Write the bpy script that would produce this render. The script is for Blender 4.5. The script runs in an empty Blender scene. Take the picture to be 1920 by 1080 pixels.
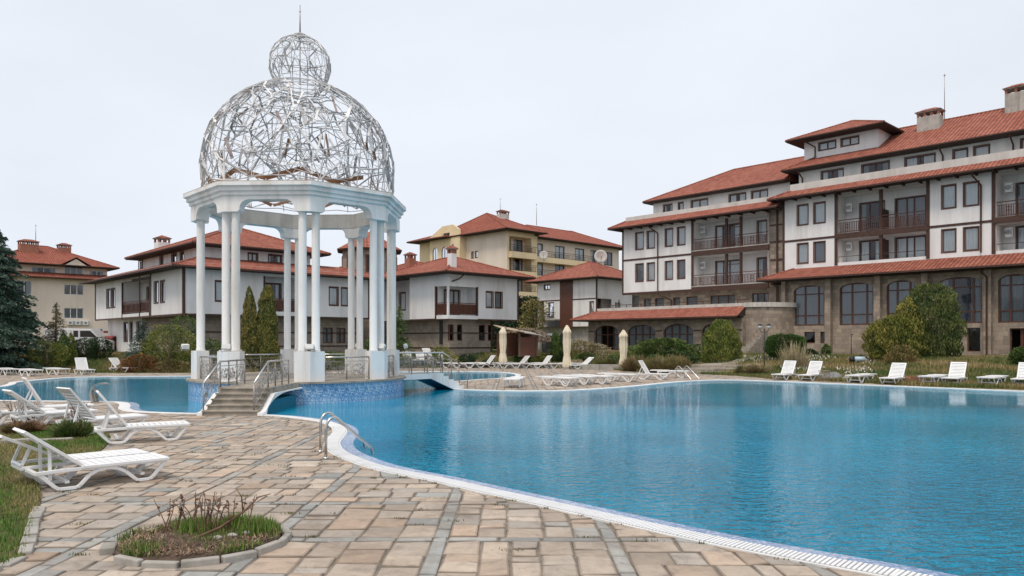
import bpy, bmesh, math, random
import numpy as np
from mathutils import Vector, Matrix
from mathutils.geometry import tessellate_polygon
random.seed(7); rng = np.random.default_rng(7)
R = math.radians; PI = math.pi
sc = bpy.context.scene
# ---------------------------------------------------------------- camera, sky, sun, exposure
FPX, CX, HOR, EYE = 1430.0, 960.0, 640.0, 1.9
cam = bpy.data.cameras.new('camera'); cam.sensor_width = 36; cam.lens = FPX/1920*36
cam.shift_y = (HOR-540)/1920; cam.clip_end = 5000; cam.clip_start = .05
co = bpy.data.objects.new('camera', cam); sc.collection.objects.link(co)
co.location = (0, 0, EYE); co.rotation_euler = (R(90), 0, 0); sc.camera = co
SUN_EL, SUN_AZ = 62, 205          # azimuth measured clockwise from +Y: behind the camera, a little to its left
w = bpy.data.worlds.new('World'); sc.world = w; w.use_nodes = True
nt = w.node_tree; bg = nt.nodes['Background']
sky = nt.nodes.new('ShaderNodeTexSky'); sky.sky_type = 'NISHITA'; sky.sun_disc = False
sky.sun_elevation = R(SUN_EL); sky.sun_rotation = R(SUN_AZ); sky.air_density = 1.0; sky.dust_density = 4.0; sky.ozone_density = 1.0
hs = nt.nodes.new('ShaderNodeHueSaturation'); hs.inputs['Saturation'].default_value = .25
mixc = nt.nodes.new('ShaderNodeMix'); mixc.data_type = 'RGBA'; mixc.inputs[0].default_value = .9
mixc.inputs[7].default_value = (6.9, 7.3, 7.95, 1)        # the even overcast layer
nt.links.new(sky.outputs[0], hs.inputs['Color']); nt.links.new(hs.outputs[0], mixc.inputs[6])
wtc = nt.nodes.new('ShaderNodeTexCoord'); wmp = nt.nodes.new('ShaderNodeMapping'); wmp.inputs['Scale'].default_value = (1, 1, 2.4); nt.links.new(wtc.outputs['Generated'], wmp.inputs[0])
wno = nt.nodes.new('ShaderNodeTexNoise'); wno.inputs['Scale'].default_value = 2.2; wno.inputs['Detail'].default_value = 5; wno.inputs['Roughness'].default_value = .5; nt.links.new(wmp.outputs[0], wno.inputs['Vector'])
wmr = nt.nodes.new('ShaderNodeMapRange'); wmr.inputs[1].default_value = .3; wmr.inputs[2].default_value = .7; wmr.inputs[3].default_value = .94; wmr.inputs[4].default_value = 1.05; nt.links.new(wno.outputs['Fac'], wmr.inputs[0])
wvm = nt.nodes.new('ShaderNodeVectorMath'); wvm.operation = 'SCALE'; nt.links.new(mixc.outputs[2], wvm.inputs[0]); nt.links.new(wmr.outputs[0], wvm.inputs['Scale'])
nt.links.new(wvm.outputs[0], bg.inputs['Color']); bg.inputs['Strength'].default_value = .1
sl = bpy.data.lights.new('sun', 'SUN'); sl.energy = 1.6; sl.angle = R(14); sl.color = (1, .885, .76)
so = bpy.data.objects.new('sun', sl); sc.collection.objects.link(so)
so.rotation_euler = (R(90-SUN_EL), 0, R(180-SUN_AZ)); so.location = (0, 0, 40)
# shines from azimuth SUN_AZ down to the scene
az = R(SUN_AZ); dv = Vector((-math.sin(az)*math.cos(R(SUN_EL)), -math.cos(az)*math.cos(R(SUN_EL)), -math.sin(R(SUN_EL))))
so.rotation_euler = dv.to_track_quat('-Z', 'Y').to_euler()
sc.view_settings.view_transform = 'Standard'; sc.view_settings.look = 'None'
sc.view_settings.exposure = 0.36; sc.view_settings.gamma = 1; sc.view_settings.use_curve_mapping = False
sc.cycles.max_bounces = 6; sc.cycles.transparent_max_bounces = 12; sc.cycles.caustics_reflective = False; sc.cycles.caustics_refractive = False

# ---------------------------------------------------------------- materials
def nd(nt, t, **kw):
    n = nt.nodes.new(t)
    for k, v in kw.items(): setattr(n, k, v)
    return n
def ramp(nt, fac, stops):
    r = nt.nodes.new('ShaderNodeValToRGB'); e = r.color_ramp.elements
    while len(e) < len(stops): e.new(.5)
    for i, (p, c) in enumerate(stops):
        e[i].position = p; e[i].color = (*c, 1) if len(c) == 3 else c
    nt.links.new(fac, r.inputs[0]); return r.outputs[0]
def mixn(nt, fac, a, b, mode='MIX'):
    m = nt.nodes.new('ShaderNodeMix'); m.data_type = 'RGBA'; m.blend_type = mode
    for i, v in ((0, fac), (6, a), (7, b)):
        if hasattr(v, 'links'): nt.links.new(v, m.inputs[i])
        elif i == 0: m.inputs[0].default_value = v
        else: m.inputs[i].default_value = (*v, 1)
    return m.outputs[2]
def mth(nt, op, a, b=None, c=None):
    m = nt.nodes.new('ShaderNodeMath'); m.operation = op
    for i, v in enumerate((a, b, c)):
        if v is None: continue
        if hasattr(v, 'links'): nt.links.new(v, m.inputs[i])
        else: m.inputs[i].default_value = v
    return m.outputs[0]
def noise(nt, vec, scale, detail=4, rough=.55, dist=0):
    n = nd(nt, 'ShaderNodeTexNoise'); n.inputs['Scale'].default_value = scale; n.inputs['Detail'].default_value = detail
    n.inputs['Roughness'].default_value = rough; n.inputs['Distortion'].default_value = dist
    if vec is not None: nt.links.new(vec, n.inputs['Vector'])
    return n.outputs['Fac']
def vmap(nt, vec, scale=(1, 1, 1), loc=(0, 0, 0), rot=(0, 0, 0)):
    m = nd(nt, 'ShaderNodeMapping'); m.inputs['Scale'].default_value = scale; m.inputs['Location'].default_value = loc; m.inputs['Rotation'].default_value = rot
    nt.links.new(vec, m.inputs['Vector']); return m.outputs[0]
def bump(nt, h, strength=.5, dist=.02, normal=None):
    b = nd(nt, 'ShaderNodeBump'); b.inputs['Strength'].default_value = strength; b.inputs['Distance'].default_value = dist
    nt.links.new(h, b.inputs['Height'])
    if normal is not None: nt.links.new(normal, b.inputs['Normal'])
    return b.outputs[0]
def newmat(name, rough=.7, spec=.3):
    m = bpy.data.materials.new(name); m.use_nodes = True; nt = m.node_tree; p = nt.nodes['Principled BSDF']
    p.inputs['Roughness'].default_value = rough; p.inputs['Specular IOR Level'].default_value = spec
    tc = nd(nt, 'ShaderNodeTexCoord'); geo = nd(nt, 'ShaderNodeNewGeometry')
    return m, nt, p, tc, geo
def plain(name, col, rough=.6, var=.12, scale=3.0, metal=0, spec=.3, bmp=0, dirt=None, dirt_amt=.0, streak=False):
    m, nt, p, tc, geo = newmat(name, rough, spec); P = geo.outputs['Position']
    n = noise(nt, P, scale, 5)
    c0 = tuple(max(0, c*(1-var)) for c in col); c1 = tuple(min(1, c*(1+var)) for c in col)
    c = ramp(nt, n, [(.3, c0), (.7, c1)])
    if dirt:
        v = vmap(nt, P, (1.6, 1.6, .18)) if streak else P
        d = noise(nt, v, scale*.8, 6, .65)
        f = ramp(nt, d, [(.47, (0, 0, 0)), (.74, (dirt_amt,)*3)])
        c = mixn(nt, f, c, dirt)
    nt.links.new(c, p.inputs['Base Color']); p.inputs['Metallic'].default_value = metal
    if bmp:
        nt.links.new(bump(nt, noise(nt, P, scale*8, 4), .4, bmp), p.inputs['Normal'])
    return m
M = {}
M['stucco'] = plain('white_stucco', (.80, .78, .765), .85, .05, .7, bmp=.004, dirt=(.45, .42, .38), dirt_amt=.55, streak=True)
M['stucco_old'] = plain('old_stucco', (.60, .57, .53), .85, .08, .9, bmp=.004, dirt=(.35, .31, .27), dirt_amt=.6, streak=True)
M['cream'] = plain('cream_stucco', (.74, .64, .54), .85, .06, .5, dirt=(.5, .4, .3), dirt_amt=.4, streak=True)
M['yellow'] = plain('yellow_stucco', (.76, .61, .39), .85, .06, .5, dirt=(.6, .42, .22), dirt_amt=.4, streak=True)
M['wood'] = plain('dark_brown_wood', (.068, .032, .022), .6, .3, 6, spec=.4)
M['wood_mid'] = plain('brown_window_wood', (.105, .042, .026), .5, .25, 6, spec=.4)
M['soffit'] = plain('dark_soffit_boards', (.05, .035, .028), .8, .2, 4)
M['concrete'] = plain('weathered_concrete', (.42, .39, .35), .9, .2, 2.5, bmp=.006, dirt=(.15, .13, .11), dirt_amt=.6, streak=True)
M['gz'] = plain('white_painted_concrete', (.80, .80, .79), .75, .05, 1.2, bmp=.003, dirt=(.50, .45, .38), dirt_amt=.8, streak=True)
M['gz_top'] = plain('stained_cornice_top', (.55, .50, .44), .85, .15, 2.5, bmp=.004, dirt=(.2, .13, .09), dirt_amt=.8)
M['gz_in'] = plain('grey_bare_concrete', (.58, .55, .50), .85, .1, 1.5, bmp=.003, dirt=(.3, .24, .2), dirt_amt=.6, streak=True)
M['plastic'] = plain('white_plastic', (.80, .80, .80), .38, .03, 4, spec=.5, dirt=(.5, .47, .42), dirt_amt=.35)
M['steel'] = plain('brushed_steel', (.55, .54, .52), .25, .1, 8, metal=1)
M['steel_old'] = plain('tarnished_steel', (.36, .33, .30), .5, .25, 8, metal=.6)
M['wire'] = plain('grey_lattice_metal', (.50, .49, .495), .6, .4, 2.0, spec=.3)
M['wire2'] = plain('peeling_white_strip', (.76, .75, .74), .6, .15, 3)
M['board'] = plain('rusty_brown_board', (.30, .16, .09), .8, .25, 3)
M['board2'] = plain('grey_purple_board', (.33, .27, .27), .8, .3, 3)
M['dark'] = plain('dark_metal', (.03, .028, .027), .5, .2, 5)
M['interior'] = plain('dark_interior', (.05, .045, .04), .9, .2, 1)
M['curtain'] = plain('pale_curtain', (.85, .86, .86), .9, .04, 2)
M['canvas'] = plain('cream_canvas', (.74, .66, .50), .9, .06, 3, bmp=.003, dirt=(.5, .43, .32), dirt_amt=.4)
M['pvc'] = plain('white_window_plastic', (.70, .70, .68), .5, .05, 2)
M['trunk'] = plain('bark', (.12, .085, .06), .95, .3, 8, bmp=.02)
M['soil'] = plain('brown_soil', (.10, .07, .05), .95, .35, 9, bmp=.02)
M['dry'] = plain('dry_brown_stem', (.16, .09, .06), .95, .4, 9)
M['kerb'] = plain('grey_kerb_stone', (.36, .34, .31), .9, .15, 5, bmp=.006, dirt=(.16, .15, .11), dirt_amt=.7)
M['step'] = plain('worn_stone_step', (.34, .30, .25), .9, .2, 4, bmp=.005, dirt=(.12, .11, .09), dirt_amt=.8)
M['tealpaint'] = plain('teal_painted_soffit', (.01, .16, .24), .6, .1, 2)
M['red'] = plain('dull_red_paint', (.25, .05, .05), .35, .1, 2, spec=.5)
M['vanwhite'] = plain('white_car_paint', (.65, .65, .66), .3, .03, 2, spec=.5)
M['blue'] = plain('blue_plastic', (.04, .18, .42), .5, .1, 2)
M['rock'] = plain('grey_rock', (.20, .20, .19), .9, .3, 5, bmp=.03)
M['brick'] = plain('red_brick', (.34, .15, .10), .9, .25, 9)
M['lampglass'] = plain('frosted_lamp_glass', (.7, .7, .68), .3, .04, 3)

def mat_glass(tint=(.86, .89, .90, 1)):
    m, nt, p, tc, geo = newmat('window_glass'); out = nt.nodes['Material Output']
    nt.nodes.remove(p)
    tr = nd(nt, 'ShaderNodeBsdfTransparent'); tr.inputs[0].default_value = tint
    gl = nd(nt, 'ShaderNodeBsdfGlossy'); gl.inputs['Roughness'].default_value = .03; gl.inputs[0].default_value = (.9, .93, 1, 1)
    nn = noise(nt, geo.outputs['Position'], .7, 2); b = bump(nt, nn, .25, .02); nt.links.new(b, gl.inputs['Normal'])
    fr = nd(nt, 'ShaderNodeFresnel'); fr.inputs[0].default_value = 1.45
    f = mth(nt, 'MULTIPLY_ADD', fr.outputs[0], 0.75, .03)
    mx = nd(nt, 'ShaderNodeMixShader'); nt.links.new(f, mx.inputs[0]); nt.links.new(tr.outputs[0], mx.inputs[1]); nt.links.new(gl.outputs[0], mx.inputs[2])
    nt.links.new(mx.outputs[0], out.inputs[0]); return m
M['glass'] = mat_glass(); M['glass_dark'] = mat_glass((.50, .53, .55, 1))

def mat_tiles(name, a, b, dark):
    m, nt, p, tc, geo = newmat(name, .9, .1); uv = tc.outputs['UV']
    sx = nd(nt, 'ShaderNodeSeparateXYZ'); nt.links.new(uv, sx.inputs[0])
    u, v = sx.outputs[0], sx.outputs[1]
    cu = mth(nt, 'MULTIPLY', u, 1/.26); cv = mth(nt, 'MULTIPLY', v, 1/.34)
    # barrel profile across, stepped rows up the slope
    prof = mth(nt, 'ABSOLUTE', mth(nt, 'SINE', mth(nt, 'MULTIPLY', cu, PI)))
    fr = mth(nt, 'FRACT', cv)
    h = mth(nt, 'ADD', mth(nt, 'MULTIPLY', prof, .7), mth(nt, 'MULTIPLY', mth(nt, 'SUBTRACT', 1.0, fr), .5))
    cell = nd(nt, 'ShaderNodeCombineXYZ'); nt.links.new(mth(nt, 'FLOOR', cu), cell.inputs[0]); nt.links.new(mth(nt, 'FLOOR', cv), cell.inputs[1])
    wn = nd(nt, 'ShaderNodeTexWhiteNoise', noise_dimensions='2D'); nt.links.new(cell.outputs[0], wn.inputs['Vector'])
    big = noise(nt, geo.outputs['Position'], .35, 5, .6)
    f = mth(nt, 'ADD', mth(nt, 'MULTIPLY', wn.outputs['Value'], .45), mth(nt, 'MULTIPLY', big, .6))
    c = ramp(nt, f, [(.2, a), (.75, b)])
    st = noise(nt, geo.outputs['Position'], 1.3, 6, .7)
    c = mixn(nt, ramp(nt, st, [(.55, (0, 0, 0)), (.8, (.6, .6, .6))]), c, dark)
    edge = ramp(nt, fr, [(.0, (1, 1, 1)), (.16, (0, 0, 0))]); groove = mixn(nt, edge, ramp(nt, prof, [(.08, (.85, .85, .85)), (.5, (0, 0, 0))]), (.6, .6, .6))
    c = mixn(nt, groove, c, tuple(x*.35 for x in dark))
    nt.links.new(c, p.inputs['Base Color']); nt.links.new(bump(nt, h, .9, .07), p.inputs['Normal']); return m
M['tile'] = mat_tiles('terracotta_tiles', (.25, .078, .055), (.40, .15, .105), (.16, .085, .065))
M['tile_far'] = mat_tiles('faded_terracotta_tiles', (.25, .075, .055), (.36, .125, .085), (.16, .08, .065))

def mat_ashlar(name, c1, c2, c3, bw=.5, bh=.28):
    m, nt, p, tc, geo = newmat(name, .9, .2); uv = tc.outputs['UV']
    br = nd(nt, 'ShaderNodeTexBrick'); nt.links.new(uv, br.inputs['Vector'])
    br.inputs['Scale'].default_value = 1; br.inputs['Brick Width'].default_value = bw; br.inputs['Row Height'].default_value = bh
    br.inputs['Mortar Size'].default_value = .008; br.inputs['Mortar Smooth'].default_value = .3; br.inputs['Bias'].default_value = -.1
    br.inputs['Color1'].default_value = (*c1, 1); br.inputs['Color2'].default_value = (*c2, 1); br.inputs['Mortar'].default_value = (*tuple(x*.55 for x in c1), 1)
    br.offset_frequency = 2; br.squash = .7; br.squash_frequency = 3
    n = noise(nt, vmap(nt, geo.outputs['Position'], (1, 1, .6)), 1.1, 6, .65)
    c = mixn(nt, ramp(nt, n, [(.45, (0, 0, 0)), (.75, (.75, .75, .75))]), br.outputs['Color'], c3)
    n2 = noise(nt, geo.outputs['Position'], 14, 4)
    c = mixn(nt, .25, c, ramp(nt, n2, [(.3, (.3, .3, .3)), (.7, (.8, .8, .8))]), 'OVERLAY')
    nt.links.new(c, p.inputs['Base Color'])
    h = mth(nt, 'SUBTRACT', mth(nt, 'MULTIPLY', n2, .4), br.outputs['Fac']); nt.links.new(bump(nt, h, .6, .015), p.inputs['Normal']); return m
M['ashlar'] = mat_ashlar('sandstone_cladding', (.40, .325, .255), (.235, .19, .155), (.20, .165, .135))
M['ashlar_grey'] = mat_ashlar('grey_stone_cladding', (.38, .32, .26), (.27, .23, .19), (.21, .175, .145), .42, .24)

def mat_attr(name, rough=.85, spec=.2, nscale=12, bmp=.01, stain=None, trans=0):
    """base colour carried by each stone or leaf itself, with grain on top"""
    m, nt, p, tc, geo = newmat(name, rough, spec)
    at = nd(nt, 'ShaderNodeAttribute', attribute_name='col'); c = at.outputs['Color']; P = geo.outputs['Position']
    n = noise(nt, P, nscale, 6, .65)
    c = mixn(nt, .35, c, ramp(nt, n, [(.25, (.3, .3, .3)), (.75, (.75, .75, .75))]), 'OVERLAY')
    if stain:
        s = noise(nt, P, .8, 7, .7, .4)
        c = mixn(nt, ramp(nt, s, [(.50, (0, 0, 0)), (.70, (.7, .7, .7))]), c, stain)
        s3 = noise(nt, vmap(nt, P, (1, 1, 1), (3, 7, 0)), 5.0, 6, .75, .6)
        c = mixn(nt, ramp(nt, s3, [(.52, (0, 0, 0)), (.66, (.55, .55, .55))]), c, (.20, .165, .135))
        s2 = noise(nt, vmap(nt, P, (1, 1, 1), (9, 4, 0)), 2.6, 6, .7)
        c = mixn(nt, ramp(nt, s2, [(.60, (0, 0, 0)), (.72, (.5, .5, .5))]), c, (.52, .47, .40))
    nt.links.new(c, p.inputs['Base Color'])
    if bmp: nt.links.new(bump(nt, n, .6, bmp), p.inputs['Normal'])
    if trans:
        p.inputs['Subsurface Weight'].default_value = 0
    return m
M['paving'] = mat_attr('sandstone_paving', .8, .3, 7, .012, stain=(.17, .13, .105))
M['leaf'] = mat_attr('foliage', .65, .25, 3, 0)
M['blade'] = mat_attr('grass_blades', .7, .2, 1, 0)

def mat_lawn():
    m, nt, p, tc, geo = newmat('lawn_ground', .95, .1); P = geo.outputs['Position']
    a = noise(nt, P, .5, 6, .65); b = noise(nt, P, 9, 5, .7)
    c = ramp(nt, a, [(.3, (.055, .075, .022)), (.5, (.12, .115, .045)), (.68, (.19, .15, .08))])
    c = mixn(nt, .5, c, ramp(nt, b, [(.3, (.03, .035, .015)), (.7, (.17, .16, .08))]))
    nt.links.new(c, p.inputs['Base Color']); nt.links.new(bump(nt, b, 1, .06), p.inputs['Normal']); return m
M['lawn'] = mat_lawn()
M['bed'] = plain('paving_bed', (.20, .165, .13), .95, .35, 6, bmp=.01)

def mat_mosaic(name, cols, scale):
    m, nt, p, tc, geo = newmat(name, .25, .5); uv = tc.outputs['UV']
    v = vmap(nt, uv, (scale, scale, 1)); sn = nd(nt, 'ShaderNodeVectorMath', operation='FLOOR'); nt.links.new(v, sn.inputs[0])
    wn = nd(nt, 'ShaderNodeTexWhiteNoise', noise_dimensions='2D'); nt.links.new(sn.outputs[0], wn.inputs['Vector'])
    big = noise(nt, geo.outputs['Position'], .9, 5, .6)
    f = mth(nt, 'ADD', mth(nt, 'MULTIPLY', wn.outputs['Value'], .75), mth(nt, 'MULTIPLY', mth(nt, 'SUBTRACT', big, .5), .9))
    c = ramp(nt, f, cols); nt.links.new(c, p.inputs['Base Color']); return m
M['mosaic'] = mat_mosaic('blue_glass_mosaic', [(.0, (.06, .19, .40)), (.3, (.15, .32, .54)), (.55, (.30, .46, .62)), (.8, (.55, .62, .68))], 1/.035)
M['mosaic_edge'] = mat_mosaic('lilac_blue_mosaic', [(.0, (.16, .26, .46)), (.4, (.30, .40, .58)), (.8, (.58, .62, .70))], 1/.03)

def mat_water():
    m, nt, p, tc, geo = newmat('pool_water', .02, .5); P = geo.outputs['Position']
    p.inputs['IOR'].default_value = 1.29
    big = noise(nt, P, .16, 4, .6)
    c = ramp(nt, big, [(.3, (.0, .175, .315)), (.7, (.0, .30, .49))])
    nt.links.new(c, p.inputs['Base Color']); p.inputs['Roughness'].default_value = .03
    w1 = noise(nt, vmap(nt, P, (4.6, 7.5, 1), rot=(0, 0, .12)), 1.0, 3, .5, .4)
    w2 = noise(nt, vmap(nt, P, (11, 17, 1), rot=(0, 0, -.2)), 1.0, 2, .5, .3)
    gust = ramp(nt, noise(nt, vmap(nt, P, (1, .6, 1), (3, 2, 0)), .14, 3, .5), [(.38, (.35,)*3), (.62, (1,)*3)])
    sp = nd(nt, 'ShaderNodeSeparateXYZ'); nt.links.new(P, sp.inputs[0])
    near = nd(nt, 'ShaderNodeMapRange'); near.inputs[1].default_value = 14; near.inputs[2].default_value = 23; near.inputs[3].default_value = 1; near.inputs[4].default_value = .035
    nt.links.new(sp.outputs[1], near.inputs[0])
    h = mth(nt, 'ADD', mth(nt, 'MULTIPLY', w1, 1.0), mth(nt, 'MULTIPLY', w2, .34))
    h = mth(nt, 'MULTIPLY', h, gust); h = mth(nt, 'MULTIPLY', h, near.outputs[0])
    nt.links.new(bump(nt, h, 1.0, .42), p.inputs['Normal']); return m
M['water'] = mat_water()

# ---------------------------------------------------------------- mesh helpers
def link(o): sc.collection.objects.link(o); return o
def tag(o, label=None, cat=None, group=None, kind=None):
    if label: o['label'] = label
    if cat: o['category'] = cat
    if group: o['group'] = group
    if kind: o['kind'] = kind
    return o
def thing(name, label, cat, loc=(0, 0, 0), rz=0, group=None):
    o = link(bpy.data.objects.new(name, None)); o.location = loc; o.rotation_euler = (0, 0, rz); o.empty_display_size = .3
    return tag(o, label, cat, group)
def auto_uv(me, world=None):
    n = len(me.polygons)
    if not n: return
    uvl = me.uv_layers.new(name='UVMap')
    co_ = np.empty(len(me.vertices)*3, 'f'); me.vertices.foreach_get('co', co_); co_ = co_.reshape(-1, 3)
    nr = np.empty(n*3, 'f'); me.polygons.foreach_get('normal', nr); nr = nr.reshape(-1, 3)
    lt = np.empty(n, 'i'); me.polygons.foreach_get('loop_total', lt)
    lv = np.empty(len(me.loops), 'i'); me.loops.foreach_get('vertex_index', lv)
    nl = np.repeat(nr, lt, axis=0)
    t = np.stack([-nl[:, 1], nl[:, 0], np.zeros(len(nl))], 1); L = np.linalg.norm(t, axis=1)
    flat = L < 1e-3; t[flat] = (1, 0, 0); L[flat] = 1; t /= L[:, None]
    b = np.cross(nl, t); pc = co_[lv]
    uv = np.stack([(pc*t).sum(1), (pc*b).sum(1)], 1).astype('f')
    uvl.data.foreach_set('uv', uv.ravel())
def np_mesh(name, V, F, mat, parent=None, cols=None, smooth=False, uv=False):
    """V (n,3), F (m,k) same-size faces, cols (m,3) per face"""
    V = np.asarray(V, 'f'); F = np.asarray(F, 'i'); m, k = F.shape
    me = bpy.data.meshes.new(name); me.vertices.add(len(V)); me.vertices.foreach_set('co', V.ravel())
    me.loops.add(m*k); me.loops.foreach_set('vertex_index', F.ravel())
    me.polygons.add(m); me.polygons.foreach_set('loop_start', np.arange(0, m*k, k, dtype='i'))
    me.update(calc_edges=True)
    if cols is not None:
        a = me.color_attributes.new('col', 'FLOAT_COLOR', 'CORNER')
        c = np.concatenate([np.repeat(cols, k, 0), np.ones((m*k, 1))], 1).astype('f'); a.data.foreach_set('color', c.ravel())
    if smooth: me.polygons.foreach_set('use_smooth', np.ones(m, bool))
    if uv: auto_uv(me)
    me.materials.append(mat); o = link(bpy.data.objects.new(name, me))
    if parent is not None: o.parent = parent
    return o
class MB:
    def __init__(s): s.v = []; s.f = []; s.sm = []
    def add(s, vs, fs, smooth=False):
        o = len(s.v); s.v += [tuple(v) for v in vs]; s.f += [tuple(i+o for i in f) for f in fs]; s.sm += [smooth]*len(fs); return s
    def quad(s, a, b, c, d): return s.add([a, b, c, d], [(0, 1, 2, 3)])
    def poly(s, pts): return s.add(pts, [tuple(range(len(pts)))])
    def box(s, x0, x1, y0, y1, z0, z1):
        x0, x1 = min(x0, x1), max(x0, x1); y0, y1 = min(y0, y1), max(y0, y1); z0, z1 = min(z0, z1), max(z0, z1)
        v = [(x, y, z) for z in (z0, z1) for y in (y0, y1) for x in (x0, x1)]
        return s.add(v, [(0, 2, 3, 1), (4, 5, 7, 6), (0, 1, 5, 4), (2, 6, 7, 3), (0, 4, 6, 2), (1, 3, 7, 5)])
    def obox(s, c, ax, ay, az):
        c, ax, ay, az = map(Vector, (c, ax, ay, az))
        v = [c+ax*i+ay*j+az*k for k in (-1, 1) for j in (-1, 1) for i in (-1, 1)]
        f = [(0, 2, 3, 1), (4, 5, 7, 6), (0, 1, 5, 4), (2, 6, 7, 3), (0, 4, 6, 2), (1, 3, 7, 5)]
        if ax.cross(ay).dot(az) < 0: f = [t[::-1] for t in f]
        return s.add(v, f)
    def bar(s, a, b, w, h, up=(0, 0, 1)):
        a, b = Vector(a), Vector(b); d = b-a; L = d.length
        if L < 1e-6: return s
        d.normalize(); u = Vector(up); x = d.cross(u)
        if x.length < 1e-3: x = d.cross(Vector((1, 0, 0)))
        x.normalize(); y = x.cross(d)
        return s.obox((a+b)/2, d*L/2, x*w/2, y*h/2)
    def tube(s, pts, r, n=8, closed=False, caps=True, smooth=True):
        pts = [Vector(p) for p in pts]; N = len(pts); rings = []; prev = None
        rr = r if isinstance(r, (list, tuple)) else [r]*N
        for i, p in enumerate(pts):
            if closed: d = pts[(i+1) % N]-pts[i-1]
            elif i == 0: d = pts[1]-p
            elif i == N-1: d = p-pts[i-1]
            else: d = (pts[i+1]-p).normalized()+(p-pts[i-1]).normalized()
            d.normalize()
            if prev is None:
                x = d.cross(Vector((0, 0, 1)))
                if x.length < 1e-2: x = d.cross(Vector((1, 0, 0)))
            else: x = prev-d*prev.dot(d)
            x.normalize(); prev = x; y = d.cross(x)
            rings.append([p+(x*math.cos(2*PI*k/n)+y*math.sin(2*PI*k/n))*rr[i] for k in range(n)])
        vs = [v for rg in rings for v in rg]; fs = []
        for i in range(N if closed else N-1):
            j = (i+1) % N
            fs += [(i*n+k, i*n+(k+1) % n, j*n+(k+1) % n, j*n+k) for k in range(n)]
        s.add(vs, fs, smooth)
        if caps and not closed:
            s.add(rings[0], [tuple(range(n))[::-1]]); s.add(rings[-1], [tuple(range(n))])
        return s
    def lathe(s, prof, c=(0, 0, 0), n=24, smooth=True, star=None):
        vs = []; fs = []
        for r, z in prof:
            for k in range(n):
                a = 2*PI*k/n; q = r*(star(k, z) if star else 1); vs.append((c[0]+q*math.cos(a), c[1]+q*math.sin(a), c[2]+z))
        for i in range(len(prof)-1):
            fs += [(i*n+k, i*n+(k+1) % n, (i+1)*n+(k+1) % n, (i+1)*n+k) for k in range(n)]
        s.add(vs, fs, smooth)
        s.add(vs[:n], [tuple(range(n))[::-1]]); s.add(vs[-n:], [tuple(range(n))]); return s
    def prism(s, pts, z0, z1):
        """pts xy counter-clockwise"""
        n = len(pts); v = [(p[0], p[1], z0) for p in pts]+[(p[0], p[1], z1) for p in pts]
        return s.add(v, [tuple(range(n))[::-1], tuple(range(n, 2*n))]+[(i, (i+1) % n, n+(i+1) % n, n+i) for i in range(n)])
    def slab(s, pts, d):
        """planar polygon given a thickness vector d"""
        n = len(pts); d = Vector(d); v = [Vector(p) for p in pts]; v2 = [p+d for p in v]
        return s.add(v+v2, [tuple(range(n)), tuple(range(n, 2*n))[::-1]]+[(i, n+i, n+(i+1) % n, (i+1) % n) for i in range(n)])
    def build(s, name, mat, parent=None, bevel=0, fix=True, label=None):
        me = bpy.data.meshes.new(name); me.from_pydata([tuple(v) for v in s.v], [], s.f)
        if any(s.sm): me.polygons.foreach_set('use_smooth', s.sm)
        me.update()
        if fix:
            bm = bmesh.new(); bm.from_mesh(me); bmesh.ops.remove_doubles(bm, verts=bm.verts, dist=1e-5)
            bmesh.ops.recalc_face_normals(bm, faces=bm.faces); bm.to_mesh(me); bm.free()
        auto_uv(me); me.materials.append(mat); o = link(bpy.data.objects.new(name, me))
        if parent is not None: o.parent = parent
        if bevel:
            b = o.modifiers.new('bevel', 'BEVEL'); b.width = bevel; b.segments = 2; b.limit_method = 'ANGLE'; b.angle_limit = R(40)
        if label: o['label'] = label
        return o
def copy_tree(o, parent=None):
    c = o.copy(); sc.collection.objects.link(c)
    if parent is not None: c.parent = parent
    for ch in o.children: copy_tree(ch, c)
    return c
def at(px, py, z=0.0):
    """point of the level plane z seen at a position of the 1920 wide photograph"""
    t = (EYE-z)*FPX/(py-HOR); return Vector(((px-CX)/FPX*t, t, z))
def up(px, py, Y):
    """point at distance Y"""
    return Vector(((px-CX)/FPX*Y, Y, EYE+(HOR-py)*Y/FPX))
class Frame:
    """local frame of a building: x along its facade, y into it"""
    def __init__(s, px, Y, ang=43.54):
        s.o = Vector(((px-CX)/FPX*Y, Y)) if not isinstance(px, tuple) else Vector(px); s.a = R(ang); s.c = math.cos(s.a); s.s = math.sin(s.a)
    def loc(s, x, y): x -= s.o[0]; y -= s.o[1]; return (x*s.c+y*s.s, -x*s.s+y*s.c)
    def world(s, x, y, z=0): return Vector((s.o[0]+x*s.c-y*s.s, s.o[1]+x*s.s+y*s.c, z))
    def ray(s, px, py):
        dx = (px-CX)/FPX; return s.loc(0, 0), (dx*s.c+s.s, -dx*s.s+s.c), (HOR-py)/FPX
    def hy(s, px, py, c=0.):
        o, d, dz = s.ray(px, py); t = (c-o[1])/d[1]; return (o[0]+t*d[0], EYE+t*dz)
    def hx(s, px, py, c=0.):
        o, d, dz = s.ray(px, py); t = (c-o[0])/d[0]; return (o[1]+t*d[1], EYE+t*dz)
    def sx(s, px, c=0.): return s.hy(px, 500, c)[0]
    def sy(s, px, c=0.): return s.hx(px, 500, c)[0]
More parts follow.
